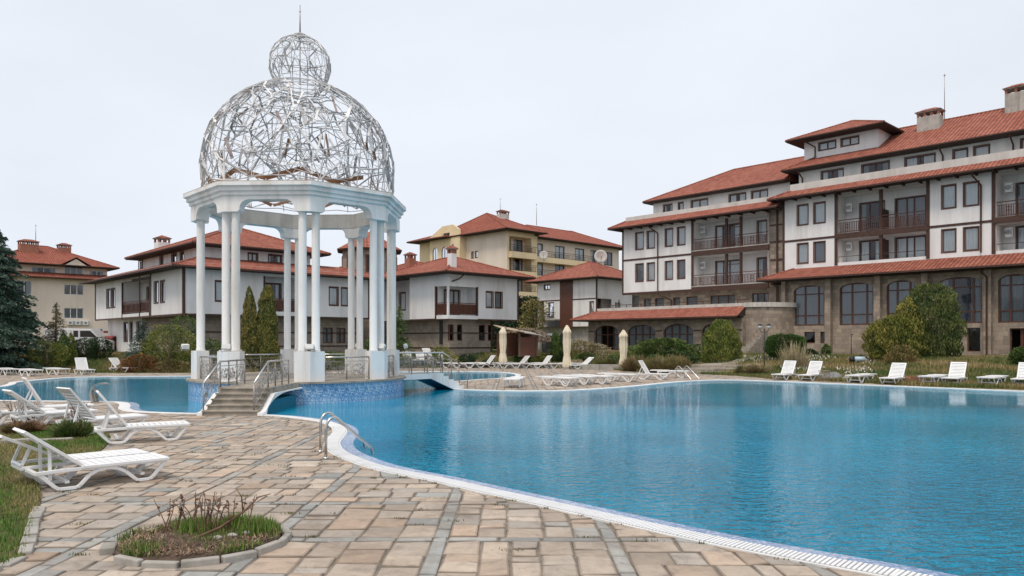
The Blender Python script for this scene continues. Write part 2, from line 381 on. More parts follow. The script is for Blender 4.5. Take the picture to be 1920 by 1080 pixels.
# ================================================================ terrain, deck, pool
RB = [(-700, 42), (-200, 44), (0, 45.5), (360, 46), (600, 49), (745, 54), (830, 54.8), (1000, 55), (1060, 54.5), (1105, 53), (1210, 46.5), (1300, 44.5), (1380, 42), (1447, 38.6), (1545, 36.2), (1600, 35.2), (1700, 32.6), (1780, 31.4), (1920, 29.9), (2400, 27)]
def rb_at(px): return float(np.interp(px, [a for a, b in RB], [b for a, b in RB]))
def ground_z(x, y):
    """height of the lawn: level with the deck at its edge, a metre higher at the houses"""
    if y < 5: return 0.0
    px = CX+FPX*x/y; rise = float(np.interp(px, [0, 400, 800, 1300, 1500, 1900], [6, 6, 4.5, 12, 10, 9]))
    t = (y-rb_at(px))/rise; t = max(0, min(1, t)); z = t*t*(3-2*t)*.95
    return z + (.05*math.sin(x*.9)*math.sin(y*.7+x*.3)*min(1, t*3) if t > 0 else 0)*(1-t*.5)
def terrain():
    angs = np.radians(np.concatenate([np.linspace(-58, 58, 260), np.linspace(64, 296, 40)])); V = []; nr = 0
    for a in angs:
        front = abs(a) < R(60); px = CX+FPX*math.tan(a) if front else 0
        rb = rb_at(px)/math.cos(a) if front else 46.
        rs = [rb-.7, rb-.25, rb+.02]+[rb+s for s in (.5, 1, 1.6, 2.3, 3, 4, 5, 6.2, 7.5, 9, 11, 14, 20, 30, 50, 90, 200, 500, 1500)]
        nr = len(rs)
        for i, r in enumerate(rs):
            x, y = math.sin(a)*r, math.cos(a)*r
            z = -2.4 if i == 0 else (-.06 if i == 1 else (ground_z(x, y)+.02 if front else .0))
            V.append((x, y, z))
    n = len(angs); F = []
    for i in range(n):
        j = (i+1) % n
        F += [(i*nr+k, i*nr+k+1, j*nr+k+1, j*nr+k) for k in range(nr-1)]
    o = np_mesh('lawn', V, np.array(F)[:, ::-1], M['lawn'], smooth=True); tag(o, kind='structure'); return o
terrain()

def catmull(P, n=6):
    out = []; N = len(P)
    for i in range(N):
        a, b, c, d = (Vector(P[(i+k-1) % N]) for k in range(4))
        if (c-b).length > 9: out.append(b); continue
        m = max(2, min(14, int((c-b).length/.25)))
        for k in range(m):
            t = k/m; out.append(.5*((2*b)+(-a+c)*t+(2*a-5*b+4*c-d)*t*t+(-a+3*b-3*c+d)*t**3))
    return out
near_px = [(1650, 1062.5), (1500, 1036), (1350, 1008), (1200, 976), (1061, 946), (945, 921), (830, 896), (733, 877), (672, 857), (645, 843), (638, 830), (645, 819), (651, 810), (645, 800), (625, 791.5), (602, 787), (544, 780), (492, 777), (440, 775.5), (372, 774.7), (305, 773), (261, 770.6), (244, 766), (245, 760), (240, 755.5), (222, 753), (166, 752), (53, 751), (-60, 749), (-220, 743)]
far_px = [(-220, 733), (-100, 728), (0, 725), (24, 721.5), (30, 719), (42, 715.5), (125, 708.5), (222, 706), (358, 705), (500, 701), (700, 697.8), (830, 696.6), (900, 696.8), (940, 698.5), (960, 700.8), (967, 703.6), (957, 706.8), (930, 709.5), (899, 711.2), (868, 713.5), (835, 716), (812, 718.5), (806, 721.5), (815, 725), (838, 728.4), (861, 730.6), (944, 733), (1010, 733.2), (1074, 732), (1178, 725.4), (1257, 717.6), (1309, 714), (1364, 712.6), (1429, 714.3), (1623, 722), (1784, 728.5), (1920, 734), (2100, 741)]
POOL = [at(*p).xy for p in near_px]+[at(*p).xy for p in far_px]+[Vector((25, 24)), Vector((27, 14)), Vector((22, 6)), Vector((12, 2.2)), Vector((6.4, 3.7))]
POOL = catmull(POOL)
def clean(P, d=.03):
    out = []
    for p in P:
        if not out or (p-out[-1]).length > d: out.append(p)
    return out
POOL = clean(POOL)
area = sum(a.x*b.y-b.x*a.y for a, b in zip(POOL, POOL[1:]+POOL[:1]))/2
if area < 0: POOL = POOL[::-1]
def offset(P, d):
    """outward for counter-clockwise outlines"""
    out = []; N = len(P)
    for i in range(N):
        a = (P[i]-P[i-1]); b = (P[(i+1) % N]-P[i]); na = Vector((a.y, -a.x)).normalized(); nb = Vector((b.y, -b.x)).normalized()
        m = (na+nb); m = m.normalized() if m.length > 1e-6 else na; k = min(1.6, 1/max(.5, m.dot(na))); out.append(P[i]+m*d*k)
    return out
def strip(mb, A, za, B, zb):
    N = len(A); vs = [(p.x, p.y, za) for p in A]+[(p.x, p.y, zb) for p in B]
    return mb.add(vs, [(i, (i+1) % N, N+(i+1) % N, N+i) for i in range(N)])
CW, WZ = .30, -.016
OUT = offset(POOL, CW)
INW = offset(POOL, -.28); INW2 = offset(POOL, -.40); _t1, _t2 = offset(POOL, .03), offset(POOL, .04)
for i_, p_ in enumerate(POOL):
    if p_.y > 24.5: INW[i_], INW2[i_] = _t1[i_], _t2[i_]
mb = MB(); strip(mb, OUT, -.15, OUT, .010); strip(mb, OUT, .010, offset(POOL, .03), .010); strip(mb, offset(POOL, .03), .010, POOL, .003); strip(mb, POOL, .003, POOL, -.075)
tag(mb.build('pool_coping', plain('white_coping', (.74, .74, .73), .5, .05, 3, dirt=(.5, .47, .42), dirt_amt=.5), fix=True), kind='structure')
mb = MB(); strip(mb, offset(POOL, -.001), .0, INW, WZ-.003); strip(mb, INW, WZ-.003, INW2, -1.6)
tag(mb.build('pool_edge_tiles', M['mosaic_edge']), kind='structure')
def flat(name, outer, holes, z, mat):
    polys = [[Vector((p.x, p.y, 0)) for p in outer]]+[[Vector((p.x, p.y, 0)) for p in h] for h in holes]
    tris = tessellate_polygon(polys); vs = [(p.x, p.y, z) for pl in polys for p in pl]
    mb = MB(); mb.add(vs, [tuple(t) for t in tris]); o = mb.build(name, mat, fix=False)
    bm = bmesh.new(); bm.from_mesh(o.data)
    for f in bm.faces:
        if f.normal.z < 0: f.normal_flip()
    bm.to_mesh(o.data); bm.free(); o.data.uv_layers.remove(o.data.uv_layers[0]); auto_uv(o.data); return tag(o, kind='structure')
flat('pool_water', offset(POOL, .006), [], WZ, M['water'])
outer = []
for a in np.radians(np.concatenate([np.linspace(-58, 58, 120), np.linspace(64, 296, 40)])):
    front = abs(a) < R(60); px = CX+FPX*math.tan(a) if front else 0
    rb = rb_at(px)/math.cos(a) if front else 46.; outer.append(Vector((math.sin(a)*rb, math.cos(a)*rb)))
flat('paving_bed', outer, [offset(POOL, CW-.05)], -.012, M['bed'])
# slats of the overflow grating along the near edge
mb = MB(); acc = 0; N = len(POOL); last = None
idx = [i for i in range(N) if POOL[i].y < 17 and POOL[i].x < 6.5 and POOL[i].x > -6]
for i in idx:
    a, b = POOL[i], POOL[(i+1) % N]
    if (b-a).length > 1: continue
    d = (b-a).normalized(); nrm = Vector((d.y, -d.x)); L = (b-a).length; t = acc
    while t < L:
        c = a+d*t+nrm*.15; mb.obox((c.x, c.y, .014), d.to_3d()*.013, nrm.to_3d()*.115, (0, 0, .005)); t += .042
    acc = t-L
gr = mb.build('overflow_grating', M['plastic'], fix=False); tag(gr, kind='structure')
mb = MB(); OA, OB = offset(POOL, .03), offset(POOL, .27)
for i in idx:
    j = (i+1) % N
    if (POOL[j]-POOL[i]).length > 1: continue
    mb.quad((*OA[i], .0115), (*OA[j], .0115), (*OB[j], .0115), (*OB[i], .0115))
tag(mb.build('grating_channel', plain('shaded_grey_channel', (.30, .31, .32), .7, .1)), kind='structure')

# individually cut paving stones
def inside(px_, py_, poly):
    P = np.array([(p.x, p.y) for p in poly]); x, y = px_, py_; c = np.zeros(len(x), bool); j = len(P)-1
    for i in range(len(P)):
        xi, yi = P[i]; xj, yj = P[j]
        if yi != yj:
            c ^= ((yi > y) != (yj > y)) & (x < (xj-xi)*(y-yi)/(yj-yi)+xi)
        j = i
    return c
PER = 1.64; BW = .15; X0, Y0 = -.764, 7.25
TAN = [(.46, .375, .295), (.48, .395, .315), (.44, .365, .295), (.47, .365, .28), (.42, .36, .30), (.40, .35, .30), (.45, .38, .31), (.40, .33, .265), (.51, .43, .35), (.45, .34, .255)]
GREY = [(.31, .31, .295), (.34, .34, .32), (.29, .285, .27), (.36, .35, .32)]
quads = []; cols = []
def stone(x0, x1, y0, y1, pal, g=.007, j=.026):
    if pal is GREY and y0 > 8.6 and random.random() < .45: pal = TAN
    c = pal[random.randrange(len(pal))]; k = random.uniform(.74, 1.04)
    if random.random() < .04 and pal is TAN: c = GREY[random.randrange(4)]
    jj = lambda: random.uniform(-j, j)
    quads.append([(x0+g+jj()*.5, y0+g+jj()), (x1-g+jj()*.5, y0+g+jj()), (x1-g+jj()*.5, y1-g+jj()), (x0+g+jj()*.5, y1-g+jj())]); cols.append([q*k for q in c])
for ix in range(-26, 24):
    for iy in range(-3, 30):
        x, y = X0+ix*PER, Y0+iy*PER
        yc = y+PER/2; 
        if yc < 1: continue
        pxc = CX+FPX*(x+PER/2)/yc
        if pxc < -260 or pxc > 2180 or yc > rb_at(pxc)+2: continue
        stone(x, x+BW, y, y+BW, GREY)
        t = x+BW
        while t < x+PER-.05:
            l = random.uniform(.25, .5); e = min(t+l, x+PER)
            if x+PER-e < .15: e = x+PER
            stone(t, e, y, y+BW, GREY, j=.006); t = e
        t = y+BW
        while t < y+PER-.05:
            l = random.uniform(.3, .6); e = min(t+l, y+PER)
            if y+PER-e < .15: e = y+PER
            stone(x, x+BW, t, e, GREY, j=.006); t = e
        n = random.choice((4, 4, 5)); cuts = [0]+sorted((i+random.uniform(-.16, .16))/n for i in range(1, n))+[1]
        W = PER-BW; sw = random.random() < .3
        for a, b in zip(cuts, cuts[1:]):
            t = 0
            while t < W-.02:
                l = random.choice((.2, .28, .34, .42, .48))*random.uniform(.85, 1.15); e = min(t+l, W)
                if W-e < .14: e = W
                if sw: stone(x+BW+t, x+BW+e, y+BW+a*W, y+BW+b*W, TAN)
                else: stone(x+BW+a*W, x+BW+b*W, y+BW+t, y+BW+e, TAN)
                t = e
Q = np.array(quads); C = np.array(cols); print('stones', len(Q))
PO = offset(POOL, CW-.006)
ins = inside(Q[:, :, 0].ravel(), Q[:, :, 1].ravel(), PO).reshape(-1, 4)
keep = ins.sum(1) < 4; Q, C, ins = Q[keep], C[keep], ins[keep]
A_ = np.array([(p.x, p.y) for p in PO]); B_ = np.roll(A_, -1, 0)
for i in np.where(ins.any(1))[0]:
    for k in range(4):
        if ins[i, k]:
            p = Q[i, k]; d = B_-A_; t = np.clip(((p-A_)*d).sum(1)/np.maximum((d*d).sum(1), 1e-9), 0, 1); q = A_+d*t[:, None]
            Q[i, k] = q[np.argmin(((q-p)**2).sum(1))]
ar = .5*np.abs((Q[:, 2, 0]-Q[:, 0, 0])*(Q[:, 3, 1]-Q[:, 1, 1])-(Q[:, 3, 0]-Q[:, 1, 0])*(Q[:, 2, 1]-Q[:, 0, 1]))
keep = ar > .003; Q, C = Q[keep], C[keep]; n = len(Q)
# drop stones under the lawn and the raised bed edges
pxs = CX+FPX*Q[:, :, 0].mean(1)/Q[:, :, 1].mean(1); far = np.array([rb_at(v) for v in pxs]); keep = Q[:, :, 1].mean(1) < far-.1; Q, C = Q[keep], C[keep]; n = len(Q)
zt = rng.uniform(-.006, .006, (n, 1))+rng.uniform(-.005, .005, (n, 4))
cen = Q.mean(1, keepdims=True); Qi = cen+(Q-cen)*(1-.02/np.maximum(.12, np.abs(Q-cen).max(1, keepdims=True)))
V = np.concatenate([np.dstack([Q, zt-.035]), np.dstack([Q, zt-.006]), np.dstack([Qi, zt])], 1)  # n,12,3
base = (np.arange(n)*12)[:, None]; fl = [np.array([[8, 9, 10, 11]])+base]
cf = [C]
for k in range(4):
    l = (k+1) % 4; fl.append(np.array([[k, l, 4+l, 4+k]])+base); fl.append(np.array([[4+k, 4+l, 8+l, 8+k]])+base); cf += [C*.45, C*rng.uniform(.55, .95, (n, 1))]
tag(np_mesh('pool_deck_paving', V.reshape(-1, 3), np.concatenate(fl), M['paving'], cols=np.concatenate(cf), uv=True), kind='structure')

# ================================================================ gazebo
GC = Vector((-7.42, 26.7)); TH = 20.4; FL = .655
def va(k): return R(TH+45*k-90)
def V8(k, r): return Vector((math.cos(va(k))*r, math.sin(va(k))*r))
RO, RI, RN = 3.52, 3.08, 3.77
gz = thing('gazebo', 'white octagonal gazebo with paired columns under a twisted wire dome, standing in the pool', 'gazebo', (GC.x, GC.y, 0))
# platform: round drum faced with blue mosaic, stone slab on top
def ring(r, n=64): return [(r*math.cos(2*PI*k/n), r*math.sin(2*PI*k/n)) for k in range(n)]
mb = MB(); mb.prism(ring(3.60), -1.5, FL-.06); mb.build('platform_wall', M['mosaic'], gz)
mb = MB(); mb.prism(ring(3.68), FL-.06, FL); mb.build('platform_floor', M['step'], gz)
def side_axes(k, s):
    """s=+1: along the side towards vertex k+1; returns tangent, outward normal"""
    a = V8(k, 1); b = V8(k+s, 1); t = (b-a).normalized(); n = Vector((t.y, -t.x)); 
    if n.dot(a) < 0: n = -n
    return t, n
def wings(mb, k, prof, ro, thick):
    """prof: (d, z) outline along each of the two sides that meet at vertex k, extruded inwards"""
    for s in (1, -1):
        t, n = side_axes(k, s); vo = V8(k, ro); ri = ro-thick/math.cos(R(22.5)); vi = V8(k, ri)
        O = []; I = []
        for d, z in prof:
            p = vo+t*d; q = vi if d < 1e-6 else p-n*thick
            O.append((p.x, p.y, z)); I.append((q.x, q.y, z))
        m = len(prof); mb.add(O+I, [tuple(range(m)), tuple(range(m, 2*m))[::-1]]+[(i, m+i, m+(i+1) % m, (i+1) % m) for i in range(m)])
TK = .40; PT, CB, SF, CT = 1.585, 5.90, 6.28, 6.81
for k in range(8):
    mb = MB(); wings(mb, k, [(0, FL-.01), (.50, FL-.01), (.50, PT), (0, PT)], RO, TK); mb.build('pedestal', M['gz'], gz)
for k in range(8):
    for s in (1, -1):
        t, n = side_axes(k, s); c = V8(k, RO)+t*.30-n*TK/2; mb = MB()
        mb.lathe([(.14, PT), (.14, PT+.05), (.128, PT+.07), (.128, PT+2.0), (.122, CB-.02), (.122, CB+.02)], (c.x, c.y, 0), 20); mb.build('column', M['gz'], gz)
arc = [(.50+.32*(1-math.cos(a)), CB+.10+(SF-CB-.10)*math.sin(a)) for a in np.linspace(0, PI/2, 9)]
for k in range(8):
    mb = MB(); wings(mb, k, [(0, CB), (.46, CB), (.46, CB+.035), (.50, CB+.04)]+arc+[(.82, SF+.03), (0, SF+.03)], RO+.012, TK); mb.build('bracket', M['gz'], gz)
def oct_sweep(mb, prof):
    m = len(prof); vs = []
    for k in range(8):
        for r, z in prof: p = V8(k, r); vs.append((p.x, p.y, z))
    mb.add(vs, [(k*m+i, k*m+(i+1) % m, ((k+1) % 8)*m+(i+1) % m, ((k+1) % 8)*m+i) for k in range(8) for i in range(m)])
mb = MB(); oct_sweep(mb, [(RO, SF), (RO, SF+.10), (RO+.07, SF+.13), (RO+.07, SF+.22), (RO+.15, SF+.25), (RO+.15, SF+.36), (RN, SF+.39), (RN, CT-.03), (3.3, CT-.03), (3.3, SF)])
mb.build('cornice', M['gz'], gz)
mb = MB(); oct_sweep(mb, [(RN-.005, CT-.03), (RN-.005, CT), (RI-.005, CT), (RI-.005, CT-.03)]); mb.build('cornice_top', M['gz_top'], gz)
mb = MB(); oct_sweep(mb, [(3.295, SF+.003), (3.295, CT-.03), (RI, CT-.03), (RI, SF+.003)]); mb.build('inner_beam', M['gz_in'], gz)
# dome of bent strips
DA, DB, DZ = 3.26, 3.05, 7.88
def dome_pt(az_, el):
    c = math.cos(el if el > 0 else el*.62); return Vector((DA*c*math.cos(az_), DA*c*math.sin(az_), DZ+DB*math.sin(el)))
def ball_pt(az_, el):
    c = 1.05*math.cos(max(el, R(-30))); return Vector((c*math.cos(az_), c*math.sin(az_), 11.56+1.02*math.sin(el)))
def lattice(mb, pf, el0, el1, n, rad, k=3, seed=1, jit=.05, flat_=True):
    rd = random.Random(seed); pts = []; s0, s1 = math.sin(el0), math.sin(el1)
    while len(pts) < n:
        az_, el = rd.uniform(0, 2*PI), math.asin(rd.uniform(s0, s1)); p = pf(az_, el)
        if all((p-q[0]).length > jit*6 for q in pts) or rd.random() < .12: pts.append((p, az_, el))
    done = set()
    for i, (p, a, e) in enumerate(pts):
        ds = sorted(range(len(pts)), key=lambda j: (pts[j][0]-p).length)[1:k+1+rd.randrange(3)]
        for j in ds:
            if (min(i, j), max(i, j)) in done: continue
            done.add((min(i, j), max(i, j)))
            q, a2, e2 = pts[j]; da = (a2-a+PI) % (2*PI)-PI; mid = pf(a+da/2, (e+e2)/2)
            off = mid.normalized()*0; r = rad*rd.choice((.6, .8, 1, 1.3, 1.7))
            mid = mid.lerp((p+q)/2, .75)
            if flat_: mb.bar(p, q, r*3.0, r*.8, p.normalized()) if r > rad*.9 else mb.tube([p, mid, q], r, 4, caps=False, smooth=False)
            else: mb.tube([p, mid, q], r, 4, caps=False, smooth=False)
    return pts
mb = MB()
P1 = lattice(mb, dome_pt, R(-18), R(74), 200, .014, 3, 3, .075)
mw = MB(); lattice(mw, dome_pt, R(-18), R(74), 150, .0155, 3, 23, .08); lattice(mw, ball_pt, R(-55), R(84), 45, .011, 3, 29, .04); mw.build('pale_lattice', M['wire2'], gz, fix=False)
lattice(mb, lambda a_, e_: Vector((dome_pt(a_, e_).x*.95, dome_pt(a_, e_).y*.95, DZ+(dome_pt(a_, e_).z-DZ)*.97)), R(-17), R(66), 110, .0085, 3, 17, .07)
rd = random.Random(5)
for i in range(80):      # longer strips that cut across
    a, e = rd.uniform(0, 2*PI), math.asin(rd.uniform(-.28, .9)); da = rd.uniform(-.5, .5); de = rd.uniform(-.35, .35)
    e2 = max(R(-18), min(R(76), e+de)); kk = rd.uniform(.95, 1.0)
    pts = [dome_pt(a+da*t, e+(e2-e)*t) for t in (0, .5, 1)]; pts = [Vector((p.x*kk, p.y*kk, p.z)) for p in pts]
    mb.tube(pts, rd.choice((.008, .012, .018)), 4, caps=False, smooth=False)
for k in range(16):       # main ribs
    a = 2*PI*k/16+.1; mb.tube([dome_pt(a+.04*math.sin(e*3), e) for e in np.linspace(R(-18), R(72), 9)], .016, 5, smooth=False)
for e in (-17, 0, 24, 45): mb.tube([dome_pt(2*PI*k/36, R(e)+.02*math.sin(k*1.7)) for k in range(36)], .014, 4, closed=True, smooth=False)
for e, r in ((66, .022), (69, .018), (72, .02), (75, .018)): mb.tube([dome_pt(2*PI*k/36, R(e)+.012*math.sin(k*2.3)) for k in range(36)], r, 4, closed=True, smooth=False)
mb.build('dome_lattice', M['wire'], gz, fix=False)
mb = MB(); lattice(mb, ball_pt, R(-56), R(84), 85, .009, 3, 9, .045)
for k in range(12): mb.tube([ball_pt(2*PI*k/12, e) for e in np.linspace(R(-60), R(86), 9)], .012, 4, smooth=False)
for e in (-60, -20, 15, 50): mb.tube([ball_pt(2*PI*k/28, R(e)) for k in range(28)], .012, 4, closed=True, smooth=False)
mb.lathe([(.02, 12.56), (.20, 12.58), (.22, 12.62), (.05, 12.70)], n=12)
mb.build('finial_lattice', M['wire'], gz, fix=False)
mb = MB(); mb.tube([(0, 0, 10.8), (0, 0, 12.7)], .018, 6); mb.tube([(0, 0, 12.7), (0, 0, 13.68)], [.028, .012], 6); mb.lathe([(.01, 13.40), (.035, 13.44), (.01, 13.48)], n=8)
for k in range(4): mb.tube([(0, 0, 8.2+k*.5), (math.cos(k*1.6)*.3, math.sin(k*1.6)*.3, 8.3+k*.5)], .01, 4)
mb.tube([(0, 0, 6.9), (0, 0, 10.8)], .014, 5)
mb.build('spire', M['steel_old'], gz)
def dome_board(a, e, da, de, wd, mat, sink=.96, name='loose_board'):
    p = dome_pt(a, e)*1; q = dome_pt(a+da, e+de); p = Vector((p.x*sink, p.y*sink, p.z)); q = Vector((q.x*sink, q.y*sink, q.z))
    mb = MB(); mb.bar(p, q, .018, wd, (p+q)/2-Vector((0, 0, DZ))); 
    # lay the broad face against the dome
    mb = MB(); d = (q-p); L = d.length; d.normalize(); nn = ((p+q)/2-Vector((0, 0, DZ))).normalized(); y = d.cross(nn).normalized()
    y = (y+nn*rd.uniform(-.5, .5)).normalized(); nn = d.cross(y)
    mb.obox((p+q)/2, d*L/2, y*wd/2, nn*.01); mb.build(name, M[mat], gz)
f0 = R(-105)
for i in range(8):       # zigzag of wide boards round the foot of the dome
    a = f0+(i-4.5)*.36; up_ = i % 2
    dome_board(a, R(-17 if up_ else -11), .36, R(6 if up_ else -6), .15, 'board', .93)
for i in range(10): dome_board(R(40)+i*.3, R(-15 if i % 2 else -9), .28, R(6 if i % 2 else -6), .12, 'board', .93)
for i in range(64):
    a = rd.uniform(0, 2*PI); e = math.asin(rd.uniform(-.25, .72)); dome_board(a, e, rd.uniform(-.12, .12), rd.uniform(.08, .26)*rd.choice((-1, 1)), rd.uniform(.05, .11), rd.choice(('board2', 'board2', 'wire2', 'wire2', 'board')), .97, 'lattice_strip')
for i in range(7):
    a = R(-85)+rd.uniform(-.35, .35); dome_board(a, R(rd.uniform(25, 58)), rd.uniform(-.1, .15), rd.uniform(-.22, -.1), .07, 'wire2', .98, 'lattice_strip')

# ---------------------------------------------------------------- railings
def scroll_fill(mb, o, t, L, z0, z1, seed):
    """little curls in the plane through o along t"""
    rd = random.Random(seed); n = int(L*(z1-z0)/.0065)
    for i in range(n):
        r = rd.uniform(.035, .075); x = rd.uniform(r, max(r+.001, L-r)); z = rd.uniform(z0+r, z1-r); a0 = rd.uniform(0, 6.28); sp = rd.uniform(2.5, 5)
        pts = [Vector(o)+Vector(t)*(x+r*(1-.12*j)*math.cos(a0+sp*j/5)) + Vector((0, 0, z+r*(1-.12*j)*math.sin(a0+sp*j/5))) for j in range(6)]
        mb.tube(pts, .007, 3, caps=False, smooth=False)
def rail_run(parent, p, q, zp, zq, h=.72, posts=2, seed=0, ret=0):
    """posts, handrail, frame and curled infill between two foot points"""
    p, q = Vector((*p, zp)), Vector((*q, zq)); d = q-p; L = d.length; H = Vector((0, 0, h))
    mb = MB(); mb.tube([p+H, q+H], .026, 8); mb.build('handrail', M['steel'], parent)
    for i in range(posts):
        a = p+d*i/(posts-1); mb = MB(); mb.tube([a, a+H], .02, 8); mb.lathe([(.045, 0), (.045, .012), (.02, .02)], a, 8); mb.build('post', M['steel_old'], parent)
    mb = MB(); z0, z1 = .09, h-.13; t = Vector((d.x, d.y, 0)); Lh = t.length; t.normalize(); sl = (zq-zp)/Lh
    sh = lambda v: Vector((v.x, v.y, v.z))
    for z in (z0, z1): mb.tube([p+Vector((0, 0, z)), q+Vector((0, 0, z))], .009, 5)
    tt = Vector((t.x, t.y, sl)); scroll_fill(mb, p, tt, Lh, z0+.01, z1-.01, seed); mb.build('scroll_panel', M['steel_old'], parent, fix=False)
gz_rails = [(0, 'between the two front pedestals, facing the ladder'), (1, 'on the right side of the gazebo beside the footbridge'), (3, 'at the back right of the gazebo'), (4, 'at the back of the gazebo between far pedestals'), (5, 'at the back left of the gazebo before the green shrubs'), (6, 'at the left end of the gazebo'), ]
for k, txt in gz_rails:
    t, n = side_axes(k, 1); a = V8(k, RO)+t*.53-n*.12+GC; b = V8(k+1, RO)-t*.53-n*.12+GC
    r = thing('railing', 'low curled steel railing '+txt, 'railing', (0, 0, 0), 0, 'steel railings of the gazebo and its stairs')
    rail_run(r, a, b, FL, FL, .74, 3, k)
# ---------------------------------------------------------------- entrance stairs
st = thing('stairs', 'worn stone steps with white side leading up to the gazebo', 'stairs', (0, 0, 0))
sx0, sx1, sy0 = -7.90, -6.50, 19.45; rise = FL/5; run = .25
for i in range(5):
    y0 = sy0+i*run; mb = MB(); mb.box(sx0+.02*i, sx1, y0+.03, y0+run+.06, -.05 if i == 0 else i*rise-.04, (i+1)*rise-.035); mb.build('riser', M['step'], st)
    mb = MB(); mb.box(sx0-.02+.02*i, sx1+.02, y0, y0+run+.04 if i < 4 else y0+run+.1, (i+1)*rise-.035, (i+1)*rise); mb.build('tread', M['step'], st)
mb = MB(); mb.box(sx0-.1, sx1+.03, sy0+4*run+.3, 23.35, FL-.14, FL-.002); mb.build('landing', M['step'], st)
# curved white side under the landing
def stringer(x0, x1):
    low = [(sy0-.02, -.12), (sy0+.05, .0)]; arc_ = [(19.75+2.0*(1-math.cos(a)), -.02+.50*math.sin(a)) for a in np.linspace(.35, PI/2, 9)]
    top = [(23.2, FL-.15), (sy0+5*run, FL-.15)]+[(sy0+i*run+.0, i*rise-.03) for i in (4, 3, 2, 1)]+[(sy0, .08)]
    pts = [(sy0-.02, -.12)]+[(19.72, -.12)]+arc_+[(23.2, .46)]+top
    mb = MB(); mb.slab([(x0, y, z) for y, z in pts], (x1-x0, 0, 0)); return mb
stringer(sx1+.005, sx1+.14).build('side_wall', M['gz'], st); stringer(sx0-.14, sx0-.005).build('side_wall', M['gz'], st)
mb = MB(); mb.box(sx0+.02, sx1-.02, sy0+.9, 23.0, -.9, .30); mb.build('core', M['tealpaint'], st)
def stair_rail(x, seed, label):
    r = thing('railing', label, 'railing', (0, 0, 0), 0, 'steel railings of the gazebo and its stairs')
    h = .70; b0 = Vector((x, sy0+.12, rise*.9)); b1 = Vector((x, sy0+5*run, FL)); b2 = Vector((x, 22.6, FL)); H = Vector((0, 0, h))
    mb = MB(); mb.tube([b0+H, b1+H, b2+H], .026, 8); mb.build('handrail', M['steel'], r)
    for p in (b0, b1, b1.lerp(b2, .33), b1.lerp(b2, .66), b2):
        mb = MB(); mb.tube([p, p+H], .021, 8); mb.build('post', M['steel_old'], r)
    mb = MB()
    for a, b in ((b0, b1), (b1, b2)):
        d = (b-a); Lh = d.y; tt = Vector((0, 1, d.z/Lh))
        for z in (.10, h-.13): mb.tube([a+Vector((0, 0, z)), b+Vector((0, 0, z))], .01, 5)
        scroll_fill(mb, a, tt, Lh, .11, h-.14, seed); seed += 1
    mb.build('scroll_panel', M['steel_old'], r, fix=False)
stair_rail(sx0-.02, 11, 'left hand steel railing of the gazebo stairs with curled infill'); stair_rail(sx1-.12, 15, 'right hand steel railing of the gazebo stairs with curled infill')
# ---------------------------------------------------------------- footbridge on the right
BF = Vector((-1.74, 30.7)); bd = Vector((.733, .680)); bw = Vector((-.680, .733)); BW_ = 1.25
br = thing('footbridge', 'white footbridge with teal underside stepping down from the gazebo to the far deck', 'footbridge', (BF.x, BF.y, 0), math.atan2(bd.y, bd.x))
# local: x along the bridge (towards the far deck), y across, foot at x=0
FLB = .66; br_run = .26; br_rise = FLB/5
def bside(y0, y1):
    top = [(-3.6, FLB), (-5*br_run, FLB)]
    for i in range(5): 
        z = FLB-(i+1)*br_rise; x = -5*br_run+(i)*br_run
        top += [(x+.0, z+br_rise), (x, z)] if i == 0 else [(x, z+br_rise), (x, z)]
    top += [(0, 0.0)]
    tp = [(-3.6, FLB)]
    for i in range(5): tp += [(-5*br_run+i*br_run, FLB-i*br_rise), (-5*br_run+i*br_run, FLB-(i+1)*br_rise)]
    tp += [(0, 0), (0, -.14), (-.45, -.14)]
    und = [(-.55, -.10), (-1.9, FLB-.20), (-3.6, FLB-.22)]
    pts = tp+und; mb = MB(); mb.slab([(x, y0, z) for x, z in pts], (0, y1-y0, 0)); return mb
bside(-.02, .08).build('side_wall', M['gz'], br); bside(BW_-.08, BW_+.02).build('side_wall', M['gz'], br)
mb = MB(); mb.slab([(-3.6, .081, FLB-.012), (-5*br_run, .081, FLB-.012), (-5*br_run, .081, FLB-.2), (-3.6, .081, FLB-.2)], (0, BW_-.162, 0)); mb.build('deck_slab', M['step'], br)
for i in range(5):
    mb = MB(); x = -5*br_run+i*br_run; mb.box(x-.02, x+br_run, .081, BW_-.081, FLB-(i+1)*br_rise-.12, FLB-(i+1)*br_rise-.004); mb.build('tread', M['step'], br)
mb = MB(); mb.slab([(-.5, .0, -.11), (-1.9, 0, FLB-.215), (-3.6, 0, FLB-.235), (-3.6, 0, FLB-.205), (-1.88, 0, FLB-.185), (-.42, 0, -.08)], (0, BW_, 0)); mb.build('underside', M['tealpaint'], br)
def bl(x, y): p = BF+bd*x+bw*y; return (p.x, p.y)
